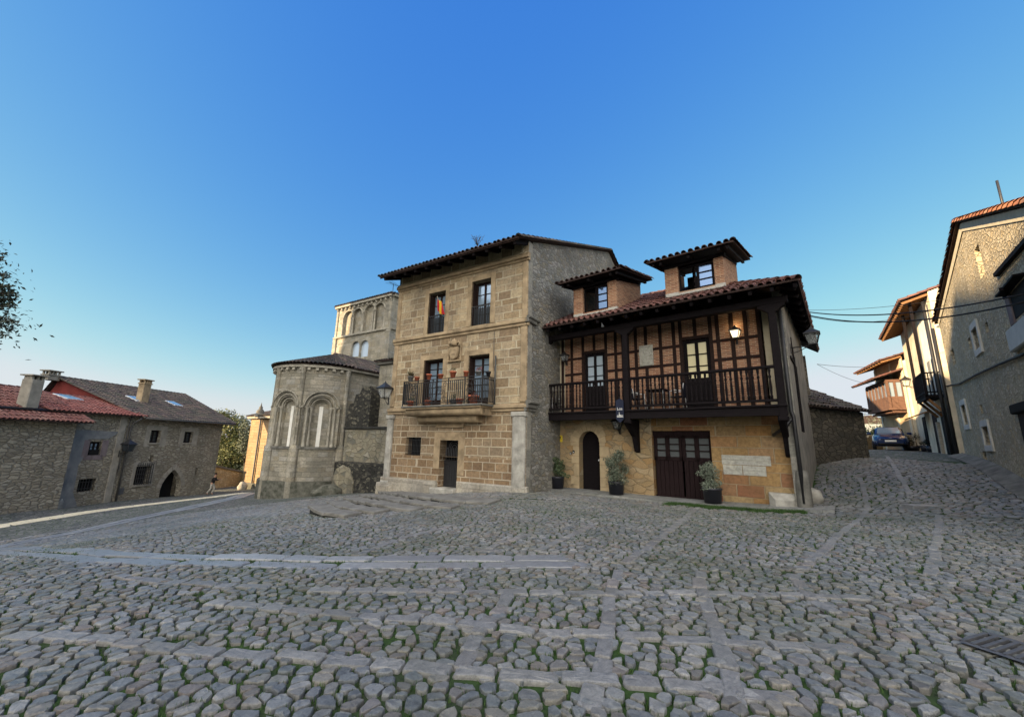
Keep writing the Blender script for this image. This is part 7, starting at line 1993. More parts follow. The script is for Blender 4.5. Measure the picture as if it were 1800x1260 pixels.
def hanging_sign():
    f = FH; pu = f.uv(1091, 700, GW + .05)[0] - .02
    v1, v0 = f.uv(1093, 700, GW + .1)[1], f.uv(1093, 743, GW + .1)[1]
    R = thing('hanging_sign', 'navy hanging sign with white lettering on the middle gallery post', 'sign', f.pt(pu, v1, GW + .1))
    o = MB(f); w0, w1 = GW + .04, GW + .34
    s = .018
    prof = [(v1 - .04, w0), (v1 - .02, (w0 + w1) / 2), (v1 - .10, w1), (v0 + .14, w1), (v0, (w0 + w1) / 2), (v0 + .14, w0)]
    hw = .15
    pts = [(pu - hw, v1 - .08), (pu, v1), (pu + hw, v1 - .08), (pu + hw, v0 + .14), (pu, v0), (pu - hw, v0 + .14)]
    o.prism(pts, GW + .10, GW + .125); o.build('board', M['navy'], R)
    o = MB(f); o.tube([(pu - .1, v1 + .06, GW - .05), (pu, v1 + .05, GW + .11), (pu, v1 - .02, GW + .11)], .012, 5); o.build('bracket', M['iron'], R)
    o = MB(f)
    for k in range(2): o.box(pu - .11, pu + .13, v0 + .205 + k * .045, v0 + .225 + k * .045, GW + .124, GW + .130)
    o.build('lettering_bars', M['white'], R)
    for txt, vv, sz in (('Los', v0 + .46, .15), ('L', v0 + .27, .16)):
        c = bpy.data.curves.new('lettering', 'FONT'); c.body = txt; c.size = sz; c.align_x = 'CENTER'; c.extrude = .002
        t = bpy.data.objects.new('lettering_curve', c); COL.objects.link(t); bpy.context.view_layer.update()
        me = bpy.data.meshes.new_from_object(t.evaluated_get(bpy.context.evaluated_depsgraph_get())); COL.objects.unlink(t); bpy.data.objects.remove(t)
        ob = bpy.data.objects.new('lettering', me); COL.objects.link(ob); me.materials.append(M['white']); ob.parent = R
        d = f.d; n = f.n; p = np.array(f.pt(pu, vv, GW + .130)) - np.array(R.location)
        ob.matrix_local = Matrix(((d[0], 0, n[0], p[0]), (d[1], 0, n[1], p[1]), (0, 1, 0, p[2]), (0, 0, 0, 1)))
        k = 1.0 if ob.matrix_local.to_3x3().determinant() > 0 else -1.0
        if k < 0: ob.matrix_local = Matrix(((-d[0], 0, n[0], p[0]), (-d[1], 0, n[1], p[1]), (0, 1, 0, p[2]), (0, 0, 0, 1)))
hanging_sign()
def wall_boxes():
    f = FH
    a, b, c, d = f.rect(981.5, 765, 989, 776.5)
    R = thing('alarm_sign', 'small yellow alarm plate on the wall left of the arched door', 'sign', f.pt(a, c, 0))
    o = MB(f); o.bbox(a, b, c, d, 0, .035, .008); o.build('plate', M['yellow'], R)
    o = MB(f); o.prism([((a + b) / 2 + .045 * math.cos(t), d - .09 + .045 * math.sin(t)) for t in np.linspace(0, 6.28, 12)[:-1]], .03, .04); o.bbox(a + .02, b - .02, c + .1, c + .115, .03, .037, .002); o.build('mark', M['dark'], R)
    for x0, y0, x1, y1, lab in ((1007, 791, 1010.5, 796.5, 'black intercom panel nearest the arched door'), (1002, 794.5, 1005, 799, 'small dark bell box left of the intercom panel')):
        a, b, c, d = f.rect(x0, y0, x1, y1); R = thing('intercom', lab, 'intercom', f.pt(a, c, 0)); o = MB(f); o.bbox(a, b, c, d, 0, .04, .01); o.build('casing', M['iron'], R); o = MB(f); o.bbox(a + .02, b - .02, c + .03, c + .06, .035, .046, .004); o.build('button', M['steel'], R)
    a, b, c, d = f.rect(1132, 720, 1142, 735, .35)
    R = thing('junction_box', 'grey electric box under the gallery beside the middle brace', 'electric box', f.pt(a, c, 0))
    o = MB(f); o.bbox(a, b, c, d, 0, .35, .02); o.build('casing', M['iron_grey2'], R); o = MB(f); o.tube([(a + .05, c, .3), (a + .05, c - .12, .3), (b - .05, c - .12, .3), (b - .05, c, .3)], .015, 5); o.build('cable', M['cable'], R)
wall_boxes()

# ------------------------------------------------------------------ chairs and table on the gallery
def chair(label, u, w, rot, first=None):
    if first is None:
        R = thing('gallery_chair', label, 'chair', (0, 0, 0), 'aluminium chairs on the gallery')
        def tb(pts, r, nm, mat):
            o = MB(WORLD); o.tube([(p[0], p[2], -p[1]) for p in pts], r, 6); return o.build(nm, M[mat], R)
        for s in (-1, 1):
            tb([(s * .25, -.22, 0), (s * .25, -.20, .62)], .014, 'leg', 'steel'); tb([(s * .25, .24, 0), (s * .25, .20, .45), (s * .25, .27, .88)], .014, 'leg', 'steel')
            tb([(s * .25, -.22, .62), (s * .25, .0, .65), (s * .25, .23, .62)], .018, 'armrest', 'steel')
        o = MB(WORLD); o.bbox(-.24, .24, .42, .445, -.23, .22, .01); o.build('seat', M['slate_sling'], R)
        o = MB(WORLD); V = [(-.24, .44, -.215), (.24, .44, -.215), (.24, .88, -.275), (-.24, .88, -.275)]; o.add(V + [(a, b, c - .012) for a, b, c in V], [(0, 1, 2, 3), (7, 6, 5, 4), (0, 4, 5, 1), (2, 6, 7, 3), (1, 5, 6, 2), (3, 7, 4, 0)]); o.build('backrest', M['slate_sling'], R)
    else:
        R = copy_tree(first); R['label'] = label
    p = FH.pt(u, 2.91, w); R.location = p; R.rotation_euler = (0, 0, rot)
    return R
_a = math.atan2(FH.d[1], FH.d[0])
c0 = chair('aluminium chair with navy sling at the left end of the gallery', FH.uv(974, 690, .5)[0], .55, _a + 1.3)
chair('aluminium chair with navy sling just right of the middle post', FH.uv(1118, 685, .55)[0], .55, _a + 1.5, c0)
chair('aluminium chair with navy sling left of the cream glazed balcony door', FH.uv(1190, 680, .55)[0], .55, _a - 1.5, c0)
def table():
    u = FH.uv(1156, 690, .5)[0]; R = thing('gallery_table', 'dark square table between two aluminium chairs on the gallery', 'table', FH.pt(u, 2.91, .5))
    o = MB(FH); o.bbox(u - .35, u + .35, 3.60, 3.64, .15, .85, .01); o.build('tabletop', M['timber'], R)
    for s in (-1, 1):
        for w in (.2, .8): o = MB(FH); o.tube([(u + s * .3, 2.91, w), (u + s * .3, 3.6, w)], .018, 6); o.build('leg', M['steel'], R)
table()

# ------------------------------------------------------------------ corner boulders, grates, cables, aerials
p = on_ground(1432, 884); rough_stone('boulder', M['trim_pale'], (p[0], p[1], p[2] + .18), (.55, .42, .55), None, 8, .5); tag(bpy.data.objects['boulder'], 'rounded guard stone at the street corner of the balcony house', 'boulder')
p = on_ground(1382, 886); rough_stone('boulder', M['trim_pale'], (p[0] - .05, p[1] + .12, p[2] + .2), (1.0, .6, .55), None, 9, -.65); tag(bpy.data.objects['boulder.001'], 'long pitted boulder built into the wall foot under the right brace', 'boulder')
def grate():
    A, B = on_ground(1690, 1137), on_ground(1850, 1195); C = on_ground(1790, 1137)
    d = (B - A)[:2]; d /= np.linalg.norm(d); n = np.array([-d[1], d[0]])
    L, Wd = 2.2, .42
    R = thing('drain_grate', 'dark steel drain grate set in the cobbles at the lower right', 'drain', tuple(A))
    o = MB(WORLD)
    def P(s, t, h=.045): 
        q = A[:2] + d * s + n * t; return (q[0], g1(q[0], q[1]) + h, -q[1])
    for t0, t1 in ((-.03, .03), (Wd - .03, Wd + .03)):
        o.add([P(0, t0), P(L, t0), P(L, t1), P(0, t1)], [(0, 1, 2, 3)])
    for k in range(36):
        s = L * k / 36; o.beam(P(s, .02, .035), P(s, Wd - .02, .035), .028, .03)
    o.build('bars', M['iron_grey'], R)
    o = MB(WORLD); o.add([P(-.02, -.03, .012), P(L, -.03, .012), P(L, Wd + .03, .012), P(-.02, Wd + .03, .012)], [(0, 1, 2, 3)]); o.build('channel', M['dark'], R)
    return A[:2], d, n, L, Wd
GR = grate()
p = on_ground(1632, 891); 
o = MB(WORLD); o.bbox(p[0] - .55, p[0] + .55, p[2] - .1, p[2] + .05, -p[1] - .16, -p[1] + .16, .01); tag(o.build('drain_cover', M['slabs']), 'narrow grey drain cover in the cobbles below the lane', 'drain')
def cables():
    S0 = np.array(FHS.pt(.5, FHS.uv(1400, 548, .1)[1], .12))
    defs = [((1400, 545), (1800, 517), .35, .020, 'thick upper black cable across the lane to the stone gable house'), ((1400, 549), (1800, 531), .45, .022, 'thick lower black cable across the lane to the stone gable house'),
            ((1405, 545), (1660, 526), .15, .010, 'thin straight wire above the thick cables over the lane'), ((1405, 552), (1662, 536), .55, .010, 'thin sagging wire below the thick cables over the lane')]
    for (a, b, sag, r, lab) in defs:
        A = FHS.hit(a[0], a[1], .1); A[2] = FHS.uv(a[0], a[1], .1)[1]
        Bp = FR.hit(b[0], b[1], .12) if b[0] > 1700 else FR.hit(b[0], b[1], .1)
        pts = []
        for t in np.linspace(0, 1, 24):
            q = A * (1 - t) + Bp * t; q[2] -= 4 * sag * t * (1 - t); pts.append((q[0], q[2], -q[1]))
        o = MB(WORLD); o.tube(pts, r, 5); tag(o.build('cable', M['cable']), lab, 'cable', 'cables across the lane')
    for ya, yb, lab, sg in ((640, 641, 'faint far wire across the lane, the upper one', .2), (640, 672, 'faint far wire across the lane sagging the lowest', .6)):
        A = FHS.hit(1436, ya, .3); B = FS.hit(1580, yb, .5) if False else atY(1572, yb, 36)
        pts = []
        for t in np.linspace(0, 1, 20):
            q = A * (1 - t) + B * t; q[2] -= 4 * sg * t * (1 - t); pts.append((q[0], q[2], -q[1]))
        o = MB(WORLD); o.tube(pts, .012, 4); tag(o.build('cable', M['cable']), lab, 'cable', 'cables across the lane')
cables()
def aerial(label, c, h, span, dirv):
    R = thing('aerial', label, 'aerial', tuple(c))
    o = MB(WORLD); o.tube([(c[0], c[2] - .4, -c[1]), (c[0], c[2] + h, -c[1])], .016, 5); o.build('mast', M['iron_grey'], R)
    o = MB(WORLD); d = np.array([*dirv, 0.0]); n = np.array([-dirv[1], dirv[0], 0]); z = np.array([0, 0, c[2] + h])
    b = np.array([c[0], c[1], c[2] + h]); q = lambda p: (p[0], p[2], -p[1])
    o.tube([q(b - d * span / 2), q(b + d * span / 2)], .012, 4)
    for k in range(6): m = b + d * span * (k / 5 - .5); L = .28 - .02 * k; o.tube([q(m - n * L), q(m + n * L)], .007, 4)
    o.build('elements', M['iron_grey'], R)
c = atY(1621, 524, 28.0); aerial('thin tv aerial above the raftered street house roof', c - np.array([0, 0, .3]), .55, 1.6, (.9, .3))
c = np.array(FT.pt(7.75, 8.9, .25)); aerial('small aerial on the upper left corner of the tower house', c, .5, .6, (.5, .8))
def weeds():
    P = FT.pt(2.45, 10.1, .3)
    R = thing('roof_weed', 'bare twiggy weed growing on the tower house roof edge', 'weed', P)
    o = MB(WORLD); rg = np.random.default_rng(4)
    for k in range(11):
        a = rg.uniform(0, 6.28); e = rg.uniform(.5, 1.4); L = rg.uniform(.3, .6); b = np.array(P); m = b + np.array([math.cos(a) * math.cos(e), math.sin(a) * math.cos(e), math.sin(e)]) * L
        o.tube([(b[0], b[2], -b[1]), (m[0], m[2], -m[1])], [.012, .006], 4)
        for j in range(3):
            s = b + (m - b) * rg.uniform(.4, .95); q = s + rg.normal(0, .10, 3) + np.array([0, 0, .05]); o.tube([(s[0], s[2], -s[1]), (q[0], q[2], -q[1])], [.007, .004], 4)
    o.build('twigs', M['bark'], R)
weeds()
M['gold_wall'] = m_rubble('golden garden wall', [(.46, .35, .20), (.52, .41, .25), (.40, .30, .16), (.56, .46, .30)], (.46, .36, .22), (2.5, 3.5), stain=(.36, .25, .11), stain_amt=.4)
# ------------------------------------------------------------------ parked car
def car():
    c = atY(1566, 790, 27.5); z0 = c[2]; yaw = rad(180 + 49)
    R = thing('parked_car', 'dark blue hatchback parked head on at the top of the lane', 'car', (c[0], c[1], z0))
    fx = np.array([math.cos(yaw), math.sin(yaw), 0]); lx = np.array([-math.sin(yaw), math.cos(yaw), 0])
    cf = Frame.__new__(Frame); cf.p = np.array([c[0], c[1], 0]) - fx * 2.1; cf.d = lx; cf.n = fx          # u across, w forward (0 rear .. 4.2 front)
    # lofted lower body: sections along the length
    secs = [(0.0, .70, .45, .95), (.12, .82, .30, 1.0), (.9, .875, .22, 1.0), (2.2, .88, .20, .98), (3.0, .875, .22, .95), (3.6, .85, .24, .86), (3.95, .78, .28, .76), (4.12, .66, .32, .66), (4.18, .55, .36, .60)]
    def loft(secs, prof):
        o = MB(cf); m = len(prof); V = []
        for s in secs:
            for a, b in prof: V.append((a * s[1], z0 + s[2] + b * (s[3] - s[2]), s[0]))
        o.add(V, [(i * m + k, i * m + (k + 1) % m, (i + 1) * m + (k + 1) % m, (i + 1) * m + k) for i in range(len(secs) - 1) for k in range(m)], True)
        o.Fc += [list(range(m))[::-1], [(len(secs) - 1) * m + k for k in range(m)]]; o.S += [False, False]
        return o
    prof = [(-.86, 0), (-.98, .18), (-1.0, .5), (-.96, .82), (-.86, .97), (-.5, 1.03), (0, 1.05), (.5, 1.03), (.86, .97), (.96, .82), (1.0, .5), (.98, .18), (.86, 0)]
    b = loft(secs, prof).build('body', M['carblue'], R)
    cab = [(.25, .62, .94, 1.02), (.55, .70, .94, 1.38), (1.1, .72, .94, 1.46), (1.9, .71, .94, 1.47), (2.3, .70, .94, 1.42), (3.05, .74, .92, .97)]
    cp = [(-1, 0), (-.99, .4), (-.90, .85), (-.72, 1.0), (0, 1.03), (.72, 1.0), (.90, .85), (.99, .4), (1, 0)]
    loft(cab, cp).build('roof', M['carblue'], R)
    def plate(nm, mat, pts, off=.012):
        o = MB(cf); o.poly([(p[0], z0 + p[1] + off, p[2] + off) for p in pts]); return o.build(nm, M[mat], R)
    ws = [(-.60, 1.00, 2.98), (.60, 1.00, 2.98), (.50, 1.40, 2.33), (-.50, 1.40, 2.33)]
    plate('windscreen', 'glass', ws, .03)
    for s in (-1, 1):
        o = MB(cf); o.poly([(s * .745, z0 + .98, 2.75), (s * .745, z0 + .98, .7), (s * .66, z0 + 1.36, .85), (s * .66, z0 + 1.38, 2.2)]); o.build('side_window', M['glass_dark'], R)
        o = MB(cf); o.add([(s * .42, z0 + .62, 4.13), (s * .74, z0 + .66, 3.93), (s * .78, z0 + .78, 3.84), (s * .45, z0 + .74, 4.07)], [(0, 1, 2, 3)]); o.build('headlight', M['glass_lamp'], R)
        o = MB(cf); o.lathe((s * .62, 4.06), [(0, z0 + .40), (.07, z0 + .42), (.07, z0 + .48), (0, z0 + .50)], 8); o.build('fog_lamp', M['chrome'], R)
        o = MB(cf); o.bbox(s * .98 - .11, s * .98 + .11, z0 + .95, z0 + 1.09, 2.55, 2.7, .04); o.build('mirror', M['carblue'], R)
        for w in (.72, 3.35):
            o = MB(cf); n = 18
            V = [(s * (.70 + dx), z0 + .31 + r * math.sin(t), w + r * math.cos(t)) for dx, r in ((0, .31), (.17, .31), (.185, .27)) for t in np.linspace(0, 6.2832, n + 1)[:-1]]
            o.add(V, [(i * n + k, i * n + (k + 1) % n, (i + 1) * n + (k + 1) % n, (i + 1) * n + k) for i in range(2) for k in range(n)], True); o.Fc.append([2 * n + k for k in range(n)]); o.S.append(False)
            wl_ = o.build('wheel', M['tyre'], R)
            o = MB(cf); o.poly([(s * .889, z0 + .31 + .20 * math.sin(t), w + .20 * math.cos(t)) for t in np.linspace(0, 6.2832, 15)[:-1]]); o.build('rim', M['steel'], wl_)
    o = MB(cf); o.bbox(-.27, .27, z0 + .47, z0 + .58, 4.10, 4.215, .005); o.build('number_plate', M['white'], R)
    o = MB(cf); o.bbox(-.45, .45, z0 + .60, z0 + .66, 4.08, 4.19, .02); o.build('grille', M['dark'], R)
    o = MB(cf); o.bbox(-.6, .6, z0 + .29, z0 + .40, 4.0, 4.20, .03); o.build('bumper_vent', M['tyre'], R)
    o = MB(cf); o.tube([(.07 * math.cos(t), z0 + .68 + .04 * math.sin(t), 4.16) for t in np.linspace(0, 6.28, 12)], .008, 4); o.build('badge', M['chrome'], R)
car()

def planters():
    # clipped dark hedge in a trough and two tubs in front of the street houses
    for k, (px, py, Y, w, h, ph, lab) in enumerate(((1604, 797, 27.2, .9, .75, .3, 'dark bushy hedge in a long trough by the street house door'), (1629, 800, 25.6, .5, .3, .36, 'low black tub between the hedge trough and the grey post'), (1640, 803, 24.4, .5, .3, .36, 'black tub at the foot of the grey wooden post'))):
        c = atY(px, py, Y); z = g1(c[0], c[1]); R = thing('street_planter', lab, 'planter', (c[0], c[1], z), 'planters along the street houses')
        o = MB(WORLD); r = w / 2
        o.lathe((c[0], -c[1]), [(0, z), (r * .8, z), (r, z + ph), (r * .9, z + ph), (r * .85, z + ph - .04), (0, z + ph - .04)], 14); o.build('tub', M['plastic_black'], R)
        cl = [((c[0] + RNG.uniform(-r, r), c[1] + RNG.uniform(-r, r), z + ph + hh), (r * .55, r * .55, h * .3)) for hh in np.linspace(.05, h, 8)]
        leaf_cloud('foliage', M['leaf_dark'], R, cl, 900 if k == 0 else 260, .09, 60 + k)
planters()

# ------------------------------------------------------------------ trees
def limbs(R, base, tops, r0, name='trunk'):
    o = MB(WORLD); b = np.array(base, float)
    fork = b + (np.mean(np.array(tops), 0) - b) * .42
    q = lambda p: (p[0], p[2], -p[1])
    o.tube([q(b - np.array([0, 0, .4])), q(b + (fork - b) * .5 + RNG.normal(0, .05, 3)), q(fork)], [r0 * 1.25, r0, r0 * .8], 9)
    for t in tops:
        t = np.array(t); m = fork + (t - fork) * .5 + RNG.normal(0, .2, 3); o.tube([q(fork - (fork - b) * .05), q(m), q(t)], [r0 * .55, r0 * .32, r0 * .1], 6)
    o.build(name, M['bark'], R)
def big_tree():
    Y = 56
    c = atY(398, 775, Y); g = g1(c[0], c[1])
    R = thing('tree', 'large sunlit leafy tree behind the end of the long stone house', 'tree', (c[0], c[1], g))
    rg = np.random.default_rng(77); cl = []
    for px, py, r in ((385, 745, 1.8), (400, 738, 1.7), (415, 748, 1.7), (425, 765, 1.6), (435, 785, 1.5), (400, 765, 2.2), (385, 780, 2.0), (415, 790, 2.0), (398, 805, 2.0), (430, 805, 1.5), (375, 800, 2), (440, 770, 1.0), (392, 730, 1.0), (378, 735, 1.5), (365, 760, 2), (410, 820, 1.6), (425, 742, .8)):
        p = atY(px, py, Y + rg.uniform(-2, 2)); cl.append((p, (r, r, r * .8)))
    leaf_cloud('crown', M['leaf_warm'], R, cl, 13000, .34, 8)
    limbs(R, (c[0], c[1], g), [q[0] for q in cl[:12:2]], .4)
    c2 = atY(438, 800, 50); g2 = g1(c2[0], c2[1])
    R = thing('tree', 'small pale leafed tree against the sunlit church corner', 'tree', (c2[0], c2[1], g2))
    cl = [(atY(436 + rg.uniform(-8, 5), 740 + k * 7, 50), (.8, .8, .7)) for k in range(9)]
    leaf_cloud('crown', M['leaf_grey'], R, cl, 1600, .26, 9); limbs(R, (c2[0], c2[1], g2), [q[0] for q in cl[::3]], .12)
big_tree()
def near_tree():
    b = (-14.6, 9.6); g = g1(*b)
    R = thing('tree', 'dark tree at the far left whose leafy branches hang into view', 'tree', (b[0], b[1], g))
    Y = 9.4; cl = []
    for px, py, r in ((-14, 478, .30), (-8, 505, .30), (2, 520, .22), (-4, 534, .26), (12, 530, .13), (18, 522, .08), (-16, 545, .3), (-40, 500, .6), (-60, 560, .8), (-90, 480, 1.0), (-120, 540, 1.3), (-70, 430, .6), (-150, 440, 1.3),
                      (0, 562, .12), (12, 566, .10), (24, 569, .07), (33, 571, .04), (4, 578, .08), (-12, 570, .2)):
        p = atY(px, py, Y + RNG.uniform(-.3, .3)); cl.append((p, (r, r * 1.3, r * .85)))
    leaf_cloud('crown', M['leaf_dark'], R, cl[7:13], 5000, .12, 22, aspect=2.6)
    rg = np.random.default_rng(9); q = lambda p: (p[0], p[2], -p[1])
    tw = [((-60, 560), (36, 571)), ((-60, 560), (26, 582)), ((-60, 556), (22, 562)), ((-60, 560), (10, 590)), ((-60, 562), (30, 566))]
    for k in range(26):
        y = rg.uniform(450, 545); tw.append(((-70, y + rg.uniform(-5, 25)), (np.interp(y, [450, 480, 510, 530, 545], [4, 14, 26, 38, 24]) * rg.uniform(.45, 1.0), y + rg.uniform(-8, 8))))
    V = []; o = MB(WORLD)
    for A_, B_ in tw:
        A, B = atY(*A_, Y + rg.uniform(-.4, .4)), atY(*B_, Y + rg.uniform(-.4, .4)); m = (A + B) / 2 + np.array([0, 0, rg.uniform(.02, .1)])
        o.tube([q(A), q(m), q(B)], [.02, .014, .007], 4)
        L = np.linalg.norm(B - A)
        for t in np.arange(.25, 1.0, .012 / L):
            c = (1 - t) ** 2 * A + 2 * t * (1 - t) * m + t * t * B; d = (B - A) / L * .7 + rg.normal(0, .75, 3) + np.array([0, 0, -.1]); d /= np.linalg.norm(d)
            s_ = np.cross(d, rg.normal(size=3)); s_ /= np.linalg.norm(s_); ll = rg.uniform(.06, .11)
            V += [c, c + d * ll * .45 + s_ * ll * .19, c + d * ll, c + d * ll * .45 - s_ * ll * .19]
    o.build('twigs', M['bark'], R)
    np_mesh('crown', np.array(V), np.arange(len(V)).reshape(-1, 4), M['leaf_dark'], R)
    limbs(R, (b[0], b[1], g), [c[0] for c in (cl[9], cl[10], cl[12])], .22)
near_tree()

def lane_wall():
    A, B = atY(366, 869, 44.5), atY(425, 862, 50.0); f = Frame((A[0], A[1]), math.degrees(math.atan2(B[1] - A[1], B[0] - A[0])))
    z = g1(A[0], A[1]) - .5; L = float(np.linalg.norm((B - A)[:2]))
    va, vb = f.uv(372, 816)[1], f.uv(424, 832)[1]
    R = thing('stone_wall', 'low sunlit golden wall with a sloping coping beyond the long stone house', 'wall', tuple(A))
    o = MB(f); o.prism([(-1, z), (L, z), (L, vb), (-1, va)], -.6, 0); o.build('masonry', M['gold_wall'], R)
    o = MB(f); o.prism([(-1.1, va), (L + .1, vb), (L + .1, vb + .18), (-1.1, va + .2)], -.7, .12); o.build('coping', M['trim_dark'], R)
    # broken masonry beside the transept
    C_ = atY(430, 858, 49.0); f = Frame((C_[0], C_[1]), 147.7)
    R = thing('ruined_wall', 'broken sunlit rubble wall between the golden wall and the church corner', 'wall', tuple(C_))
    rg = np.random.default_rng(6); u0, u1 = f.uv(442, 850)[0], f.uv(421, 850)[0]; n = 9; us = np.linspace(u0, u1, n)
    hs = np.interp(us, [min(u0, u1), max(u0, u1)], [f.uv(440, 815)[1], f.uv(424, 836)[1]]) + rg.uniform(-.35, .35, n)
    o = MB(f)
    for k in range(n - 1): o.prism([(us[k], z - 1), (us[k + 1], z - 1), (us[k + 1], hs[k + 1]), (us[k], hs[k])], -.8, rg.uniform(-.08, .08))
    o.build('masonry', M['rub_gold'], R)
    rg = np.random.default_rng(16)
    p = atY(424, 864, 43.0); rough_stone('boulder', M['trim_pale'], (p[0], p[1], g1(p[0], p[1]) + .3), (.8, .7, .9), None, 31); tag(bpy.data.objects['boulder.002'], 'pale boulder at the foot of the sunlit church corner', 'boulder')
lane_wall()

# ------------------------------------------------------------------ a walker by the end of the long house
def person():
    Yp = 35.6
    c = atY(370, 869.5, Yp); g = g1(c[0], c[1])
    R = thing('person', 'person in dark jacket and pale trousers walking by the long house, arms raised', 'person', (c[0], c[1], g))
    H = 1.60
    F_ = np.array([.96, .28, 0]); S_ = np.array([-.28, .96, 0])         # walks to the right
    def P(f, s, z): return tuple(np.array([c[0], c[1], g]) + F_ * f + S_ * s + np.array([0, 0, z]))
    def skin(name, chains, mat, parent, root=0):
        V, E, Rr = [], [], []
        for ch in chains:
            prev = None
            for item in ch:
                if isinstance(item, int): prev = item; continue
                p, r = item; V.append(p); Rr.append(r); k = len(V) - 1
                if prev is not None: E.append((prev, k))
                prev = k
        me = bpy.data.meshes.new(name); L = np.array(R.location); me.from_pydata([tuple(np.array(v) - L) for v in V], E, [])
        o = bpy.data.objects.new(name, me); COL.objects.link(o); o.parent = parent
        md = o.modifiers.new('skin', 'SKIN'); md.use_smooth_shade = True; sv = me.skin_vertices[0].data
        for k, r in enumerate(Rr): sv[k].radius = r if isinstance(r, tuple) else (r, r)
        sv[root].use_root = True
        ss = o.modifiers.new('sub', 'SUBSURF'); ss.levels = ss.render_levels = 2
        me.materials.append(M[mat]); return o
    pel, ch, nk, hd = P(.0, 0, .93), P(.06, 0, 1.25), P(.12, 0, 1.47), P(.16, 0, 1.60)
    legs = lambda e: [[0, (P(.02, .10, .88), .10 + e), (P(.16, .10, .50), .065 + e), (P(.02, .10, .10), .045 + e), (P(.14, .10, .04), .035)], [0, (P(-.01, -.10, .88), .10 + e), (P(-.02, -.10, .50), .065 + e), (P(-.26, -.10, .13), .045 + e), (P(-.17, -.10, .05), .035)]]
    body = [[(pel, (.15, .12)), (ch, (.17, .12)), (nk, .06), (P(.14, 0, 1.53), .055), (hd, (.085, .10)), (P(.165, 0, 1.68), .07)]] + legs(0) + [[1, (P(.10, .2, 1.38), .06), (P(.20, .24, 1.12), .045), (P(.42, .14, 1.24), .033), (P(.50, .10, 1.28), .03)], [1, (P(.10, -.2, 1.38), .06), (P(.22, -.24, 1.14), .045), (P(.43, -.14, 1.25), .033), (P(.51, -.10, 1.29), .03)]]
    b = skin('body', body, 'skin', R)
    skin('trousers', [[(pel, (.16, .13)), (P(.0, 0, .98), (.15, .125))]] + [l[:4] for l in legs(.018)], 'cloth_pale', R)
    skin('jacket', [[(P(.0, 0, .86), (.185, .155)), (ch, (.185, .135)), (P(.11, 0, 1.42), .10)], [1, (P(.10, .2, 1.38), .075), (P(.20, .24, 1.12), .06), (P(.40, .15, 1.23), .045)], [1, (P(.10, -.2, 1.38), .075), (P(.22, -.24, 1.14), .06), (P(.41, -.15, 1.24), .045)]], 'cloth_dark', R)
    o = MB(WORLD); h = P(.145, 0, 1.64)
    V, F = [], []
    for i in range(5):
        for k in range(10):
            t, a = i / 4 * 1.7, 2 * math.pi * k / 10; V.append((h[0] + .10 * math.sin(t) * math.cos(a), h[2] + .02 + .10 * math.cos(t), -(h[1] + .10 * math.sin(t) * math.sin(a))))
    o.add(V, [(i * 10 + k, i * 10 + (k + 1) % 10, (i + 1) * 10 + (k + 1) % 10, (i + 1) * 10 + k) for i in range(4) for k in range(10)], True); o.build('hair', M['dark'], R)
    for s in (.1, -.1):
        for k in range(5):
            o = MB(WORLD); a = P(.50, s + (k - 2) * .013, 1.285 + .004 * k); e = P(.565 - .004 * abs(k - 1), s + (k - 2) * .014 - .2 * s, 1.30 + .006 * k); o.tube([(q[0], q[2], -q[1]) for q in (a, e)], [.009, .007], 5); o.build('finger', M['skin'], R)
person()
# ------------------------------------------------------------------ the cobbles themselves
FOOT += [(FH, -2.0, 8.6, -12, 1.08), (FH, 8.5, 9.2, -.3, 1.08)]
cobbles()
for b in BANDS: sett_row(b, .172, .24, .46, M['sett'], 'sett_row')
sett_row(SLAB_PATH, .36, .6, 1.3, M['slabs'], 'slab_path', gap=.012, hgt=.028, double=True, jit=.01)
sett_row(SLAB_BRANCH, .6, .7, 1.3, M['slabs'], 'slab_path', gap=.012, hgt=.03, double=True, jit=.01)
sett_row(SUN_STRIP, .5, .8, 1.4, M['pale_slabs'], 'pale_path', gap=.006, hgt=.03, double=True, jit=.01)

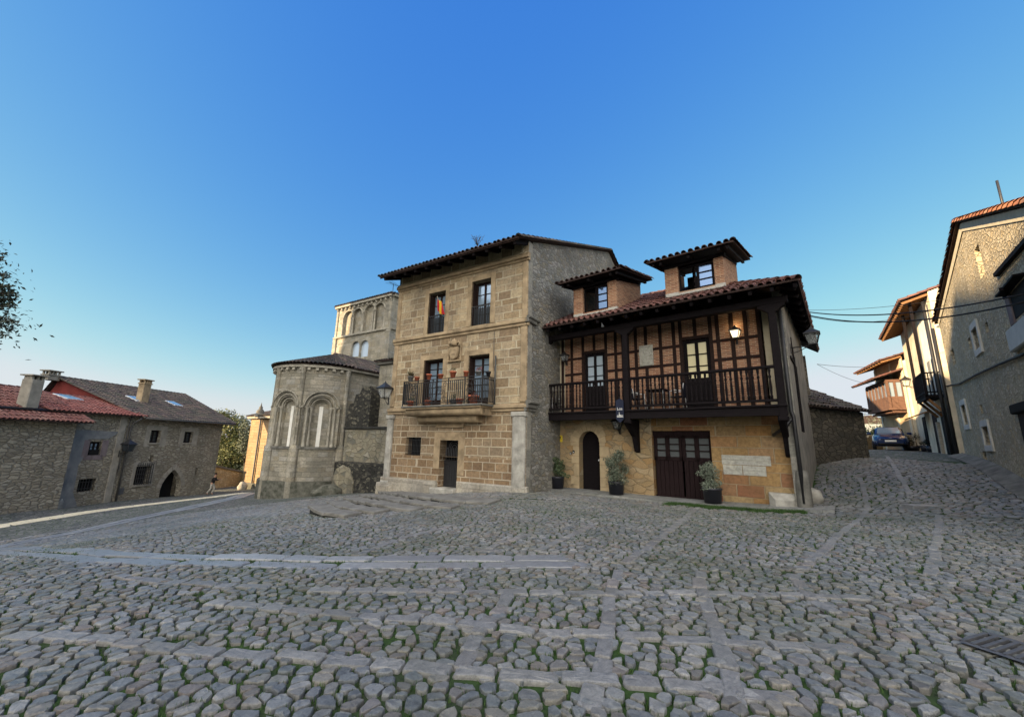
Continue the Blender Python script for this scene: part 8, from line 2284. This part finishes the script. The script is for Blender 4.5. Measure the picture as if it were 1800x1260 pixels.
def grass():
    P, R, ang = GAPS
    rg = np.random.default_rng(5)
    n = 60000
    i = rg.integers(0, len(P), n); k = rg.integers(0, R.shape[1], n)
    r = R[i, k] + rg.uniform(.004, .02, n); a = ang[i, k]
    X = P[i, 0] + np.cos(a) * r; Y = P[i, 1] + np.sin(a) * r
    dens = .5 + .3 * np.sin(X * .9 + 1.3) * np.sin(Y * .7 + .4) + .25 * np.sin(X * 2.1 + Y * 1.6) + .5 * np.exp(-((X - 4.5) ** 2 / 9 + (Y - 10) ** 2 / 8)) + .3 * np.exp(-((X + 2.5) ** 2 / 6 + (Y - 3.4) ** 2 / 3))
    ok = rg.random(n) < np.clip(dens, .06, 1)
    for b in BANDS: ok &= dist_to(np.c_[X, Y], b) > .09
    X, Y = X[ok], Y[ok]
    # lush strip along the pavement
    m = 5200; u = rg.uniform(4.9, 8.6, m); w = 1.10 + np.abs(rg.normal(0, 1, m)) * (.10 + .28 * np.abs(np.sin(u * 2.3) * np.sin(u * 5.1 + 1)))
    ctr = np.array([FH.pt(a_, 0, b_)[:2] for a_, b_ in zip(u, w)]); X = np.r_[X, ctr[:, 0]]; Y = np.r_[Y, ctr[:, 1]]
    n = len(X); Z = gz(X, Y); hgt = np.r_[rg.uniform(.016, .034, n - m), rg.uniform(.02, .09, m) * (.5 + rg.random(m))]
    V = []; 
    for j in range(3):
        a = rg.uniform(0, 6.28, n); wv = .003 + .0012 * np.hypot(X, Y) * .35; ox, oy = rg.normal(0, .012, n), rg.normal(0, .012, n)
        bx, by = X + ox, Y + oy; dx, dy = np.cos(a) * wv, np.sin(a) * wv; lx, ly = rg.normal(0, .5, n) * hgt, rg.normal(0, .5, n) * hgt
        V.append(np.stack([np.stack([bx - dx, by - dy, Z - .005], -1), np.stack([bx + dx, by + dy, Z - .005], -1), np.stack([bx + lx, by + ly, Z + hgt + .012], -1)], 1))
    V = np.concatenate(V, 0).reshape(-1, 3)
    tag(np_mesh('grass', V, np.arange(len(V)).reshape(-1, 3), M['grass']), 'short green grass and moss growing between the cobbles', 'grass', kind='stuff')
grass()
